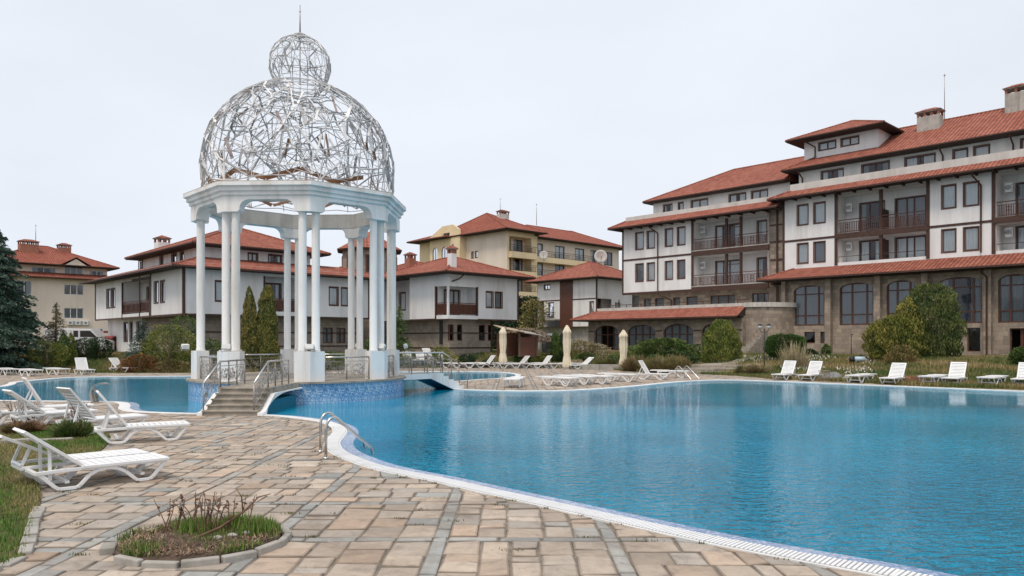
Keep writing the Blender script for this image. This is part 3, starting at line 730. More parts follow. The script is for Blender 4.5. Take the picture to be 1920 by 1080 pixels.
for y, txt, sd in ((.03, 'near', 31), (BW_-.03, 'far', 37)):
    r = thing('railing', f'steel railing along the {txt} side of the footbridge', 'railing', (0, 0, 0), 0, 'railings of the footbridge')
    H = Vector((0, 0, .80)); a, b, c = Vector((*bl(-3.5, y), FLB)), Vector((*bl(-5*br_run, y), FLB)), Vector((*bl(-.05, y), 0)); H2 = Vector((0, 0, .80))
    mb = MB(); mb.tube([a+H, b+H, c+H2], .026, 8); mb.build('handrail', M['steel'], r)
    mb = MB()
    for z in (.12, .45, .62): mb.tube([a+Vector((0, 0, z)), b+Vector((0, 0, z)), c+Vector((0, 0, z))], .009, 5)
    scroll_fill(mb, a, (bd.x, bd.y, 0), (b-a).length, .14, .60, sd); mb.build('scroll_panel', M['steel_old'], r, fix=False)
    for p in (a, a.lerp(b, .33), a.lerp(b, .66), b, b.lerp(c, .34), b.lerp(c, .66), c):
        mb = MB(); mb.tube([p, p+H], .02, 8); mb.build('post', M['steel_old'], r)
# ================================================================ buildings
class Face:
    """a vertical wall plane of a building: a runs along t, m points into the building"""
    def __init__(s, root, P, t, m): s.root, s.P, s.t, s.m = root, Vector(P), Vector(t), Vector(m)
    def p(s, a, z, d=0): q = s.P+s.t*a+s.m*d; return (q.x, q.y, z)
    def box(s, mb, a0, a1, d0, d1, z0, z1):
        c = s.P+s.t*(a0+a1)/2+s.m*(d0+d1)/2
        return mb.obox((c.x, c.y, (z0+z1)/2), (s.t*abs(a1-a0)/2).to_3d(), (s.m*abs(d1-d0)/2).to_3d(), (0, 0, abs(z1-z0)/2))
    def wall(s, mb, a0, a1, z0, z1, holes=(), depth=.16):
        hs = [(max(a0, h[0]), min(a1, h[1]), max(z0, h[2]), min(z1, h[3])) for h in holes]
        hs = [h for h in hs if h[1] > h[0]+.01 and h[3] > h[2]+.01]
        A = sorted({a0, a1, *[h[0] for h in hs], *[h[1] for h in hs]}); Z = sorted({z0, z1, *[h[2] for h in hs], *[h[3] for h in hs]})
        for i in range(len(A)-1):
            for j in range(len(Z)-1):
                ca, cz = (A[i]+A[i+1])/2, (Z[j]+Z[j+1])/2
                if any(h[0] < ca < h[1] and h[2] < cz < h[3] for h in hs): continue
                mb.quad(s.p(A[i], Z[j]), s.p(A[i+1], Z[j]), s.p(A[i+1], Z[j+1]), s.p(A[i], Z[j+1]))
        for h in hs:
            x0, x1, y0, y1 = h; D = depth
            for q in ((x0, y0, x1, y0), (x1, y0, x1, y1), (x1, y1, x0, y1), (x0, y1, x0, y0)):
                mb.quad(s.p(q[0], q[1]), s.p(q[2], q[3]), s.p(q[2], q[3], D), s.p(q[0], q[1], D))
        return mb
    def arch_wall(s, mb, a0, a1, z0, z1, arches, depth=.3):
        """arches: (x0, x1, zb, zspring, ztop)"""
        arches = sorted(arches); cur = a0
        for (x0, x1, zb, zs, zt) in arches:
            mb.quad(s.p(cur, z0), s.p(x0, z0), s.p(x0, z1), s.p(cur, z1))
            if zb > z0: mb.quad(s.p(x0, z0), s.p(x1, z0), s.p(x1, zb), s.p(x0, zb))
            n = 12; xs = [(x0+x1)/2-(x1-x0)/2*math.cos(PI*i/n) for i in range(n+1)]; zz = [zs+(zt-zs)*math.sin(PI*i/n) for i in range(n+1)]
            for i in range(n):
                mb.quad(s.p(xs[i], zz[i]), s.p(xs[i+1], zz[i+1]), s.p(xs[i+1], z1), s.p(xs[i], z1))
                mb.quad(s.p(xs[i], zz[i]), s.p(xs[i+1], zz[i+1]), s.p(xs[i+1], zz[i+1], depth), s.p(xs[i], zz[i], depth))
            mb.quad(s.p(x0, zb), s.p(x0, zs), s.p(x0, zs, depth), s.p(x0, zb, depth)); mb.quad(s.p(x1, zb), s.p(x1, zs), s.p(x1, zs, depth), s.p(x1, zb, depth))
            mb.quad(s.p(x0, zb), s.p(x1, zb), s.p(x1, zb, depth), s.p(x0, zb, depth)); cur = x1
        mb.quad(s.p(cur, z0), s.p(a1, z0), s.p(a1, z1), s.p(cur, z1)); return mb
    def window(s, a0, a1, z0, z1, mull=(.5,), rails=(), d=.07, fw=.075, mat='wood_mid', curtain=True, surround=.05, sill=None, name='window', gap=.0):
        mb = MB()
        if surround:
            for q in ((a0-surround, a1+surround, z1, z1+surround), (a0-surround, a1+surround, z0-surround, z0), (a0-surround, a0, z0, z1), (a1, a1+surround, z0, z1)): s.box(mb, q[0], q[1], -.025, .03, q[2], q[3])
        for q in ((a0, a1, z1-fw, z1), (a0, a1, z0, z0+fw), (a0, a0+fw, z0+fw, z1-fw), (a1-fw, a1, z0+fw, z1-fw)): s.box(mb, q[0], q[1], d, d+.06, q[2], q[3])
        for u in mull: x = a0+(a1-a0)*u; s.box(mb, x-fw*.6, x+fw*.6, d+.003, d+.057, z0+fw, z1-fw)
        for u in rails: z = z0+(z1-z0)*u; s.box(mb, a0+fw, a1-fw, d+.006, d+.054, z-fw*.4, z+fw*.4)
        f = mb.build(name, M[mat], s.root, fix=False)
        g = MB(); t1, t2 = random.uniform(-.012, .012), random.uniform(-.012, .012); g.quad(s.p(a0+fw*.5, z0+fw*.5, d+.03-t1-t2), s.p(a1-fw*.5, z0+fw*.5, d+.03+t1-t2), s.p(a1-fw*.5, z1-fw*.5, d+.03+t1+t2), s.p(a0+fw*.5, z1-fw*.5, d+.03-t1+t2)); g.build('pane', M['glass_dark' if surround == 0 or not curtain or random.random() < .25 else 'glass'], f, fix=False)
        if curtain: s.curtain(f, a0, a1, z0, z1, d+.06)
        b = MB(); D = d+.75
        b.quad(s.p(a0-.3, z0-.3, D), s.p(a1+.3, z0-.3, D), s.p(a1+.3, z1+.3, D), s.p(a0-.3, z1+.3, D)); b.build('room_back', M['interior'], f, fix=False)
        return f
    def curtain(s, f, a0, a1, z0, z1, d):
        mb = MB(); W = a1-a0; gap = random.choice((0, 0, 0, .12, .25)) if W > .9 else 0; runs = [(a0-.02, a1+.02)] if not gap else [(a0-.02, a0+W*(.5-gap)), (a0+W*(.5+gap), a1+.02)]
        for x0, x1 in runs:
            x = x0; k = 0; p = None
            while x < x1+.03:
                q = (x, d+(.045 if k % 2 else 0)+random.uniform(-.01, .01))
                if p: mb.quad(s.p(p[0], z0, p[1]), s.p(q[0], z0, q[1]), s.p(q[0], z1, q[1]), s.p(p[0], z1, p[1]))
                p = q; x += random.uniform(.05, .11); k += 1
        mb.build('curtain', M['curtain'], f, fix=False)
def front(root, c=0): return Face(root, (0, c), (1, 0), (0, 1))
def left(root, c=0): return Face(root, (c, 0), (0, 1), (1, 0))
def right(root, c=0): return Face(root, (c, 0), (0, 1), (-1, 0))
def back(root, c=0): return Face(root, (0, c), (1, 0), (0, -1))
def hip_roof(x0, x1, y0, y1, ze, pitch, th=.14, hipx0=1., hipx1=1.):
    """returns the tile mesh and the soffit mesh of a hipped roof whose ridge runs along x"""
    hw = (y1-y0)/2; zr = ze+pitch*hw; yc = (y0+y1)/2; r0, r1 = x0+hw*hipx0, x1-hw*hipx1
    if r0 > r1: r0 = r1 = (r0+r1)/2
    mb = MB(); a, b, c, d = (x0, y0, ze), (x1, y0, ze), (x1, y1, ze), (x0, y1, ze); e, f = (r0, yc, zr), (r1, yc, zr)
    mb.add([a, b, c, d, e, f], [(0, 1, 5, 4), (2, 3, 4, 5), (1, 2, 5), (3, 0, 4)])
    sf = MB(); sf.box(x0+.03, x1-.03, y0+.03, y1-.03, ze-th, ze-.004); g = [sf]
    return mb, sf, (r0, r1, yc, zr)
def ridge_caps(root, pts, r=.11, mat='tile'):
    mb = MB()
    for a, b in pts: mb.tube([a, b], r, 6)
    mb.build('ridge_tiles', M[mat], root, fix=False)
def roof(root, x0, x1, y0, y1, ze, pitch, mat='tile', name='roof', caps=True, swap=False, **kw):
    if swap:   # ridge along y
        hw = (x1-x0)/2; zr = ze+pitch*hw; xc = (x0+x1)/2; r0, r1 = y0+hw, y1-hw
        if r0 > r1: r0 = r1 = (y0+y1)/2
        mb = MB(); P = [(x0, y0, ze), (x1, y0, ze), (x1, y1, ze), (x0, y1, ze), (xc, r0, zr), (xc, r1, zr)]
        mb.add(P, [(0, 1, 4), (1, 2, 5, 4), (2, 3, 5), (3, 0, 4, 5)]); sf = MB(); sf.box(x0+.03, x1-.03, y0+.03, y1-.03, ze-.14, ze-.004)
        cp = [(P[4], P[5]), (P[0], P[4]), (P[1], P[4]), (P[2], P[5]), (P[3], P[5])]
    else:
        mb, sf, (r0, r1, yc, zr) = hip_roof(x0, x1, y0, y1, ze, pitch, **kw); e, f = (r0, yc, zr), (r1, yc, zr)
        cp = [(e, f), ((x0, y0, ze), e), ((x0, y1, ze), e), ((x1, y0, ze), f), ((x1, y1, ze), f)]
    # tile edge gives the eave a thickness
    ed = MB(); 
    for a, b in (((x0, y0), (x1, y0)), ((x1, y0), (x1, y1)), ((x1, y1), (x0, y1)), ((x0, y1), (x0, y0))): ed.bar((*a, ze-.03), (*b, ze-.03), .09, .09)
    o = mb.build(name, M[mat], root, fix=False); sf.build('soffit', M['soffit'], o); ed.build('gutter', M['wood'], o, fix=False)
    if caps:
        cb = MB()
        for a, b in cp: cb.tube([a, b], .09, 6)
        cb.build('ridge_tiles', M[mat], o, fix=False)
    return o
def pent(root, outer, inner, z0, z1, sides='FLR', mat='tile', name='pent_roof', cap_hip=True):
    """skirt roof between an outer and an inner rectangle (x0, x1, y0, y1); F front, L left, R right"""
    X0, X1, Y0, Y1 = outer; a0, a1, b0, b1 = inner; mb = MB(); sf = MB(); ed = MB(); cp = MB(); t = .13
    def face(p, q, r_, s_):
        mb.add([p, q, r_, s_], [(0, 1, 2, 3)]); sf.quad((p[0], p[1], p[2]-t), (q[0], q[1], q[2]-t), (r_[0], r_[1], p[2]-t+.05), (s_[0], s_[1], p[2]-t+.05)); ed.bar((p[0], p[1], p[2]-.05), (q[0], q[1], q[2]-.05), .09, .12)
    if 'F' in sides: face((X0, Y0, z0), (X1, Y0, z0), (a1, b0, z1), (a0, b0, z1))
    if 'L' in sides: face((X0, Y1, z0), (X0, Y0, z0), (a0, b0, z1), (a0, b1, z1))
    if 'R' in sides: face((X1, Y0, z0), (X1, Y1, z0), (a1, b1, z1), (a1, b0, z1))
    if 'L' in sides: cp.tube([(X0, Y0, z0), (a0, b0, z1)], .09, 6)
    elif 'F' in sides: sf.poly([(X0, Y0, z0), (a0, b0, z1), (a0, b0, z0-t)]); 
    if 'R' in sides: cp.tube([(X1, Y0, z0), (a1, b0, z1)], .09, 6)
    elif 'F' in sides: sf.poly([(X1, Y0, z0), (a1, b0, z1), (a1, b0, z0-t)])
    o = mb.build(name, M[mat], root, fix=False); sf.build('soffit', M['soffit'], o, fix=False); ed.build('gutter', M['wood'], o, fix=False)
    if cp.v: cp.build('ridge_tiles', M[mat], o, fix=False)
    return o
def rafters(root, F, a0, a1, z, d0, d1, step=1.6):
    mb = MB(); a = a0
    while a < a1: F.box(mb, a-.05, a+.05, d0, d1, z-.12, z); a += step
    return mb.build('rafters', M['soffit'], root, fix=False)
def pipe(root, pts, r=.055, name='drainpipe'): mb = MB(); mb.tube(pts, r, 7); return mb.build(name, M['wood'], root, fix=False)
def balustrade(root, F, a0, a1, z0, z1, d=.05, step=.13, mat='wood_mid', solid=False, sx=0, name='balcony_railing'):
    mb = MB(); F.box(mb, a0, a1, d-.03, d+.03, z1-.06, z1); F.box(mb, a0, a1, d-.02, d+.02, z0+.06, z0+.11); F.box(mb, a0, a1, d-.015, d+.015, z1-.24, z1-.21)
    a = a0+step
    i = 0
    while a < a1-.02:
        w_ = .06 if i % 9 in (3, 4, 5) else .042
        F.box(mb, a-w_/2, a+w_/2, d-.012, d+.012, z0+.11, z1-.24); i += 1
        if i % 9 in (4, 5): F.box(mb, a, a+step, d-.012, d+.012, (z0+z1)/2-.12, (z0+z1)/2-.07); F.box(mb, a, a+step, d-.012, d+.012, (z0+z1)/2+.1, (z0+z1)/2+.14)
        a += step
    if solid: F.box(mb, a0+.02, a1-.02, d+.014, d+.03, z0+.08, z1-.1)
    return mb.build(name, M[mat], root, fix=False)
def ac_unit(root, F, a, z, d, w_=.42, h=.6, name='air_conditioner'):
    mb = MB(); F.box(mb, a, a+w_, d-.3, d, z, z+h); o = mb.build(name, M['pvc'], root, bevel=.02)
    mb = MB(); c = F.p(a+w_*.38, z+h/2, d-.305)
    for r in (.14, .09, .04):
        pts = [(Vector(c)+F.t.to_3d()*r*math.cos(k*PI/8)+Vector((0, 0, r*math.sin(k*PI/8)))) for k in range(16)]; mb.tube(pts, .012, 4, closed=True)
    for k in range(5): F.box(mb, a+w_*.74, a+w_-.04, d-.31, d-.29, z+.08+k*.09, z+.11+k*.09)
    mb.build('fan_grille', M['dark'], o, fix=False); return o
def loggia(root, F, a0, a1, z0, z1, depth, mat='stucco'):
    """recess: floor, ceiling, side walls; the back wall is added by the caller as Face"""
    mb = MB(); mb.quad(F.p(a0, z0, -.0), F.p(a1, z0, 0), F.p(a1, z0, depth), F.p(a0, z0, depth)); mb.quad(F.p(a0, z1), F.p(a0, z1, depth), F.p(a1, z1, depth), F.p(a1, z1))
    mb.quad(F.p(a0, z0), F.p(a0, z0, depth), F.p(a0, z1, depth), F.p(a0, z1)); mb.quad(F.p(a1, z0), F.p(a1, z1), F.p(a1, z1, depth), F.p(a1, z0, depth))
    mb.build('loggia_lining', M[mat], root, fix=False)
def shell(root, x0, x1, y0, y1, z0, z1, mat, sides='LRB', name='wall'):
    mb = MB()
    if 'L' in sides: left(root, x0).wall(mb, y0, y1, z0, z1)
    if 'R' in sides: right(root, x1).wall(mb, y0, y1, z0, z1)
    if 'B' in sides: back(root, y1).wall(mb, x0, x1, z0, z1)
    if 'F' in sides: front(root, y0).wall(mb, x0, x1, z0, z1)
    if 'U' in sides: mb.quad((x0, y0, z0), (x1, y0, z0), (x1, y1, z0), (x0, y1, z0))
    if 'T' in sides: mb.quad((x0, y0, z1), (x1, y0, z1), (x1, y1, z1), (x0, y1, z1))
    return mb.build(name, M[mat], root, fix=False)
def chimney(root, x, y, z0, z1, w_=1.2, l=.8, cap='tile', mat='concrete'):
    mb = MB(); mb.box(x-w_/2, x+w_/2, y-l/2, y+l/2, z0, z1); o = mb.build('chimney', M[mat], root)
    mb = MB(); n = max(2, int(w_/.45))
    for i in range(n+1):
        cx_ = x-w_/2+.07+(w_-.14)*i/n
        for yy in (y-l/2+.07, y+l/2-.07): mb.box(cx_-.07, cx_+.07, yy-.07, yy+.07, z1, z1+.3)
    mb.build('vent_posts', M['brick'], o, fix=False)
    mb = MB(); mb.box(x-w_/2-.08, x+w_/2+.08, y-l/2-.08, y+l/2+.08, z1+.3, z1+.36); mb.build('cap_slab', M['concrete'], o)
    mb = MB(); e = .14; X0_, X1_, Y0_, Y1_ = x-w_/2-e, x+w_/2+e, y-l/2-e, y+l/2+e; zc = z1+.37
    mb.add([(X0_, Y0_, zc), (X1_, Y0_, zc), (X1_, Y1_, zc), (X0_, Y1_, zc), (X0_+l*.6, y, zc+.28), (X1_-l*.6, y, zc+.28)], [(0, 1, 5, 4), (2, 3, 4, 5), (1, 2, 5), (3, 0, 4)]); mb.build('cap_roof', M[cap], o, fix=False)
    return o
def mast(label, p, h, r=.03, name='lightning_rod', group=None):
    t = thing(name, label, 'lightning rod', p, 0, group); mb = MB(); mb.tube([(0, 0, -.4), (0, 0, h*.6), (0, 0, h)], [r, r*.8, r*.35], 6); mb.build('rod', M['steel_old'], t)
    mb = MB(); mb.lathe([(r*1.2, h*.94), (r*2.4, h*.955), (r*1.2, h*.97)], n=8); mb.build('collar', M['steel_old'], t); return t

# ---------------------------------------------------------------- hotel (large building on the right), two wings
HF = Frame((29, 50), 0, -46.46)
def hrect(F, c, x0, x1, fn='hy'): a = getattr(F, fn)(x0, 500, c)[0]; b = getattr(F, fn)(x1, 500, c)[0]; return (min(a, b), max(a, b))
def hroot(name, label, F, cat='building', group=None): return thing(name, label, cat, (F.o[0], F.o[1], 0), F.a, group)
W1 = hroot('hotel_wing', 'large white and stone hotel wing at right with tall arched windows and roof tower', HF, 'hotel')
Fm = front(W1, 0); XL, XR, YB = -11.87, 13.0, 12.0
Z1a, Z1b, Z2a, Z2b = 7.78, 9.28, 10.67, 12.19
winp = [(1495, 1515), (1526, 1547), (1766, 1792), (1807, 1835)]
holes = []; wins = []
for p in winp:
    a = hrect(HF, 0, *p); wins.append(a)
    for z in ((Z1a, Z1b), (Z2a, Z2b)): holes.append((*a, *z))
lg = hrect(HF, 0, 1571, 1737); lg2 = (HF.sx(1868), HF.sx(1868)+4.6)
for L in (lg, lg2): holes += [(L[0], L[1], 7.62, 9.34), (L[0], L[1], 9.74, 12.55)]
ex = [(9.4, 10.3), (10.9, 11.8)]
for a in ex:
    for z in ((Z1a, Z1b), (Z2a, Z2b)): holes.append((*a, *z))
mb = MB(); Fm.wall(mb, XL, XR, 7.2, 12.85, holes, .15); mb.build('wall', M['stucco'], W1, fix=False)
shell(W1, XL, XR, 0, YB, 7.2, 12.85, 'stucco', 'LRB')
for a in wins+ex:
    for z in ((Z1a, Z1b), (Z2a, Z2b)): Fm.window(*a, *z, mull=() if a[1]-a[0] < 1.1 else (.5,))
for L in (lg, lg2):
    Fb = front(W1, 1.5)
    for (z0, z1) in ((7.62, 9.34), (9.74, 12.55)):
        loggia(W1, Fm, L[0], L[1], z0, z1, 1.5)
        zt_ = min(z1-.12, z0+2.25); mid = (L[0]+L[1])/2; Wd = L[1]-L[0]
        dz = z0+.02 if z0 > 9 else z0-.5
        ds = [(L[0]+Wd*.16, L[0]+Wd*.16+1.75), (mid+.45, mid+.45+2.0)]
        mb = MB(); Fb.wall(mb, L[0], L[1], z0, z1, [(a, b, z0+.02, zt_) for a, b in ds], .12); mb.build('back_wall', M['stucco'], W1, fix=False)
        for a, b in ds: Fb.window(a, b, z0+.02, zt_, mull=(.38, .62) if b-a > 1.9 else (.4,), name='balcony_door', surround=.04)
        ac_unit(W1, Fm, L[0]+.32, z0+(1.62 if z0 > 9 else .9), .95)
        mb = MB(); Fm.box(mb, mid-.1, mid+.1, .02, .22, z0, z1); mb.build('post', M['wood'], W1)
        mb = MB(); Fm.box(mb, mid-.02, mid+.02, .25, 1.5, z0, min(z1, z0+1.5)); mb.build('divider', M['wood'], W1)
    balustrade(W1, Fm, L[0]+.02, L[1]-.02, 9.74, 10.72)
    mb = MB(); Fm.box(mb, L[0]+.02, L[1]-.02, .04, .08, 8.02, 8.06); mb.build('hand_rail', M['wood'], W1)
    mb = MB(); Fm.box(mb, L[0]-.12, L[1]+.12, -.12, .04, 9.36, 9.72); mb.build('balcony_beam', M['wood'], W1)
mb = MB()
for a in (lg[0]-.12, lg[1]+.1, lg2[0]-.14, lg2[1]+.12): Fm.box(mb, a-.11, a+.11, -.05, .04, 7.45, 12.7)
mb.build('timber_posts', M['wood'], W1, fix=False)
mb = MB()
for a, b in ((XL, lg[0]-.24), (lg[1]+.22, lg2[0]-.26), (lg2[1]+.24, XR)): Fm.box(mb, a, b, -.03, .03, 9.46, 9.62)
mb.build('timber_band', M['wood'], W1, fix=False)
mb = MB(); Fm.box(mb, XL-.02, XL+.14, -.045, .1, 7.3, 12.7); mb.build('corner_post', M['wood'], W1)
# mid eave skirt roof, parapet and attic
pent(W1, (XL-.75, XR, -1.05, YB), (XL+.55, XR, .1, YB), 12.76, 13.36, 'FL')
rafters(W1, Fm, XL, XR, 12.66, -1.0, -.01, 1.1)
mb = MB(); mb.box(XL+.5, XR, .12, .34, 13.2, 13.86); mb.box(XL+.5, XL+.72, .345, YB, 13.2, 13.86); mb.build('parapet', M['stucco_old'], W1, fix=False)
mb = MB(); mb.quad((XL+.5, .1, 13.3), (XR, .1, 13.3), (XR, YB, 13.3), (XL+.5, YB, 13.3)); mb.build('terrace', M['concrete'], W1, fix=False)
Fa = front(W1, 1.5); ax = []
for p in ((1540, 1581), (1616, 1667), (1697, 1753), (1787, 1814), (1826, 1855), (1914, 1946)): ax.append(hrect(HF, 1.5, *p))
AX0 = HF.sx(1498, 1.5); mb = MB(); Fa.wall(mb, AX0, XR, 13.3, 15.3, [(*a, 13.98, 14.78) for a in ax], .14); mb.build('attic_wall', M['stucco'], W1, fix=False)
shell(W1, AX0, XR, 1.5, YB, 13.3, 15.3, 'stucco', 'LRB', 'attic_wall')
for a in ax: Fa.window(*a, 13.98, 14.78, mull=(.5,) if a[1]-a[0] > 1.2 else ())
RX0 = HF.sx(1465, .5)
roof(W1, RX0, XR+9, .45, 11.6, 15.15, .53)
for px in (1495, 1760, 1893):
    a = HF.sx(px, .6); pipe(W1, [(a, .5, 15.05), (a, .6, 14.95), (a, 1.42, 14.5), (a, 1.42, 13.5)])
pa = HF.sx(1840); pipe(W1, [(pa-.3, -.95, 12.6), (pa-.3, -.8, 12.45), (pa, -.08, 11.9), (pa, -.08, 7.6)])
# tower on the roof
TY = 2.2; T0, T1 = HF.sx(1508, TY), HF.sx(1647, TY); tz1 = HF.hy(1560, 262-9, TY)[1]
tw = [hrect(HF, TY, 1535, 1567), hrect(HF, TY, 1577, 1610)]; wz0, wz1 = HF.hy(1551, 280, TY)[1], HF.hy(1551, 265.5, TY)[1]
Ft = front(W1, TY); mb = MB(); Ft.wall(mb, T0, T1, 15.4, tz1, [(*a, wz0, wz1) for a in tw], .12); mb.build('tower_wall', M['stucco'], W1, fix=False)
shell(W1, T0, T1, TY, 7.2, 14.9, tz1, 'stucco', 'LRB', 'tower_wall')
for a in tw: Ft.window(*a, wz0, wz1)
roof(W1, T0-1.0, T1+.8, TY-1.1, 8.2, tz1-.06, .42, name='tower_roof')
pipe(W1, [(T0+.3, TY-1, tz1-.2), (T0+.9, TY-.08, tz1-.7), (T0+.9, TY-.08, 16.1)])
a = HF.sx(1744, 4.6); chimney(W1, a, 4.6, 16.3, 18.15, 1.5, .9)
a = HF.sx(1908, 5.2); chimney(W1, a, 5.2, 16.6, 18.75, 1.3, .9)
# stone ground floor with pent roof, pillars and arched windows
pent(W1, (XL-1.0, XR, -2.1, 1), (XL+.9, XR, -.02, 1), 6.55, 7.4, 'FL')
Fg = front(W1, -.9); GX0 = HF.sx(1465, -.9)
arch = []
for p in ((1488, 1545), (1574, 1637), (1662, 1716), (1757, 1841), (1871, 1935), (1975, 2060)):
    a = hrect(HF, -.9, *p); arch.append((*a, 3.05, 5.6, 6.03))
mb = MB(); GW = [hrect(HF, -.9, *p) for p in ((1508, 1528), (1538, 1546.5), (1785, 1800), (1813, 1838))]
Fg.arch_wall(mb, GX0, XR, 2.95, 6.5, arch, .25)
Fg.wall(mb, GX0, XR, .5, 2.95, [(*GW[0], 1.75, 2.6), (*GW[1], 1.75, 2.6), (*GW[2], 1.2, 2.8), (*GW[3], 1.25, 2.75), (*hrect(HF, -.9, 1893, 1945), .9, 2.7)], .3)
mb.build('stone_wall', M['ashlar'], W1, fix=False)
shell(W1, GX0, XR, -.9, YB, .5, 6.5, 'ashlar', 'LR', 'stone_wall')
for a in arch: Fg.window(a[0], a[1], 3.05, a[4], mull=(.36, .8) if a[1]-a[0] < 3 else (.25, .5, .78), rails=(.25, .78), d=.16, surround=0, fw=.1)
Fg.window(*GW[0], 1.75, 2.6, mull=(), surround=0, curtain=False, d=.15); Fg.window(*GW[1], 1.75, 2.6, mull=(), surround=0, curtain=False, d=.15)
Fg.window(*GW[2], 1.2, 2.8, mull=(), surround=0, d=.2, curtain=False); Fg.window(*GW[3], 1.25, 2.75, mull=(), surround=0, curtain=False, d=.25, fw=.05)
Fg.window(*hrect(HF, -.9, 1893, 1945), .9, 2.7, mull=(.4, .45), surround=0, name='door', d=.2, curtain=False)
for p in ((1465, 1472), (1546.5, 1557), (1638.5, 1650), (1727, 1739), (1844, 1858), (1938, 1952), (2060, 2076)):
    a = hrect(HF, -1.3, *p); mb = MB(); mb.box(a[0], a[1], -1.32, -.9, .5, 6.45); mb.build('pillar', M['ashlar'], W1)
mb = MB(); mb.box(GX0, XR, -1.75, -.895, 6.38, 6.5); mb.build('eave_boards', M['soffit'], W1)
for px in (1458, 1850): a = HF.sx(px, -1.4); pipe(W1, [(a-.3, -2.0, 6.45), (a-.2, -1.8, 6.2), (a, -1.4, 5.9), (a, -1.4, .8)])

# left wing
W2 = hroot('hotel_wing', 'left wing of the hotel with two long balconies above a stone floor', HF, 'hotel')
Fm2 = front(W2, .02); X0w, X1w = -27.42, -14.0
L0, L1 = hrect(HF, 0, 1300, 1438)
UW = [(1191.5, 1206), (1213, 1227), (1247, 1261), (1270, 1284)]; uw = [hrect(HF, 0, *p) for p in UW]
za, zb, zc, zd = 7.28, 8.86, 10.15, 11.68
holes = [(*a, za, zb) for a in uw]+[(*a, zc, zd) for a in uw]+[(L0, L1, 6.5, 9.05), (L0, L1, 9.5, 11.95)]
mb = MB(); Fm2.wall(mb, X0w, L1, 6.2, 12.2, holes, .15); mb.build('wall', M['stucco'], W2, fix=False)
shell(W2, X0w, XL-.1, .02, YB, 6.2, 12.2, 'stucco', 'LBU')
for a in uw: Fm2.window(*a, za, zb, mull=()); Fm2.window(*a, zc, zd, mull=())
Fb = front(W2, 1.6)
for (z0, z1) in ((6.5, 9.05), (9.5, 11.95)):
    loggia(W2, Fm2, L0, L1, z0, z1, 1.6); ds = [(L0+1.15, L0+3.5), (L1-1.7, L1-.1)]
    mb = MB(); Fb.wall(mb, L0, L1, z0, z1, [(a, b, z0+.02, z0+2.15) for a, b in ds], .12); mb.build('back_wall', M['stucco'], W2, fix=False)
    Fb.window(*ds[0], z0+.02, z0+2.15, mull=(.3, .55), name='balcony_door'); Fb.window(*ds[1], z0+.02, z0+2.15, mull=(.5,), name='balcony_door')
    ac_unit(W2, Fm2, L0+.22, z0+1.55, 1.0)
    mid = L0+(L1-L0)*.46
    mb = MB()
    for q in (mid, mid+1.3): Fm2.box(mb, q-.09, q+.09, .02, .2, z0, z1)
    Fm2.box(mb, mid, mid+1.3, .05, .1, z0+1.62, z0+1.68); mb.build('timber_posts', M['wood'], W2, fix=False)
    balustrade(W2, Fm2, L0+.02, L1+.05, z0+.04, z0+1.0)
    mb = MB(); Fm2.box(mb, L0-.1, L1+.2, -.15, .02, z0-.42, z0-.04); mb.build('balcony_beam', M['wood'], W2)
    mb = MB(); Fm2.box(mb, L0-.1, L1+.2, -.16, .02, z0-.038, z0+.03); mb.build('slab_edge', M['concrete'], W2)
mb = MB(); Fm2.box(mb, L0-.2, L0, -.05, .03, 6.3, 12.1); Fm2.box(mb, X0w-.02, X0w+.13, -.05, .1, 6.2, 12.1); Fm2.box(mb, X0w+.135, L0-.205, -.03, .03, 9.2, 9.36); Fm2.box(mb, X0w, L0, -.04, .03, 6.12, 6.32); mb.build('timber_frame', M['wood'], W2, fix=False)
# stone strip between the wings
mb = MB(); Fs = front(W2, .35); Fs.wall(mb, L1, XL+.0, .5, 12.3, [], .1); mb.build('stone_strip', M['ashlar'], W2, fix=False)
mb = MB()
for a in (L1+.7, L1+1.35): Fs.box(mb, a-.07, a+.07, -.12, .0, 1, 12.2)
for z in (6.3, 8.2, 9.6, 10.9): Fs.box(mb, L1+.1, XL-.1, -.05, .0, z, z+.12)
mb.build('timber_frame', M['wood'], W2, fix=False)
pent(W2, (X0w-.9, XL, -1.0, YB), (X0w+.35, XL, .1, YB), 12.2, 12.85, 'FL'); rafters(W2, Fm2, X0w, XL, 12.1, -.95, -.01, 1.1)
mb = MB(); mb.box(X0w+.3, XL+.3, .12, .34, 12.6, 13.2); mb.box(X0w+.3, X0w+.5, .345, YB, 12.6, 13.2); mb.build('parapet', M['stucco_old'], W2, fix=False)
mb = MB(); mb.quad((X0w+.3, .1, 12.75), (XL, .1, 12.75), (XL, YB, 12.75), (X0w+.3, YB, 12.75)); mb.build('terrace', M['concrete'], W2, fix=False)
Fa2 = front(W2, 1.7); ax = [hrect(HF, 1.7, *p) for p in ((1244, 1260), (1272, 1281), (1296, 1327), (1367, 1398), (1409, 1439))]; A0 = HF.sx(1225, 1.7)
mb = MB(); Fa2.wall(mb, A0, XL-.3, 12.75, 14.6, [(*a, 13.3, 14.15) for a in ax], .14); mb.build('attic_wall', M['stucco'], W2, fix=False)
shell(W2, A0, XL-.3, 1.7, YB, 12.75, 14.6, 'stucco', 'LB', 'attic_wall')
for a in ax: Fa2.window(*a, 13.3, 14.15, mull=(.5,) if a[1]-a[0] > 1.2 else ())
roof(W2, HF.sx(1205, .9), XL-.3, .9, 12.5, 14.55, .50, hipx1=.02)
a = HF.sx(1234); pipe(W2, [(a-.5, -.9, 12.1), (a-.4, -.8, 11.9), (a, -.07, 11.4), (a, -.07, 6.1), (a+.3, -.07, 5.9), (a+.9, .7, 5.5), (a+.9, .75, 4.8)])
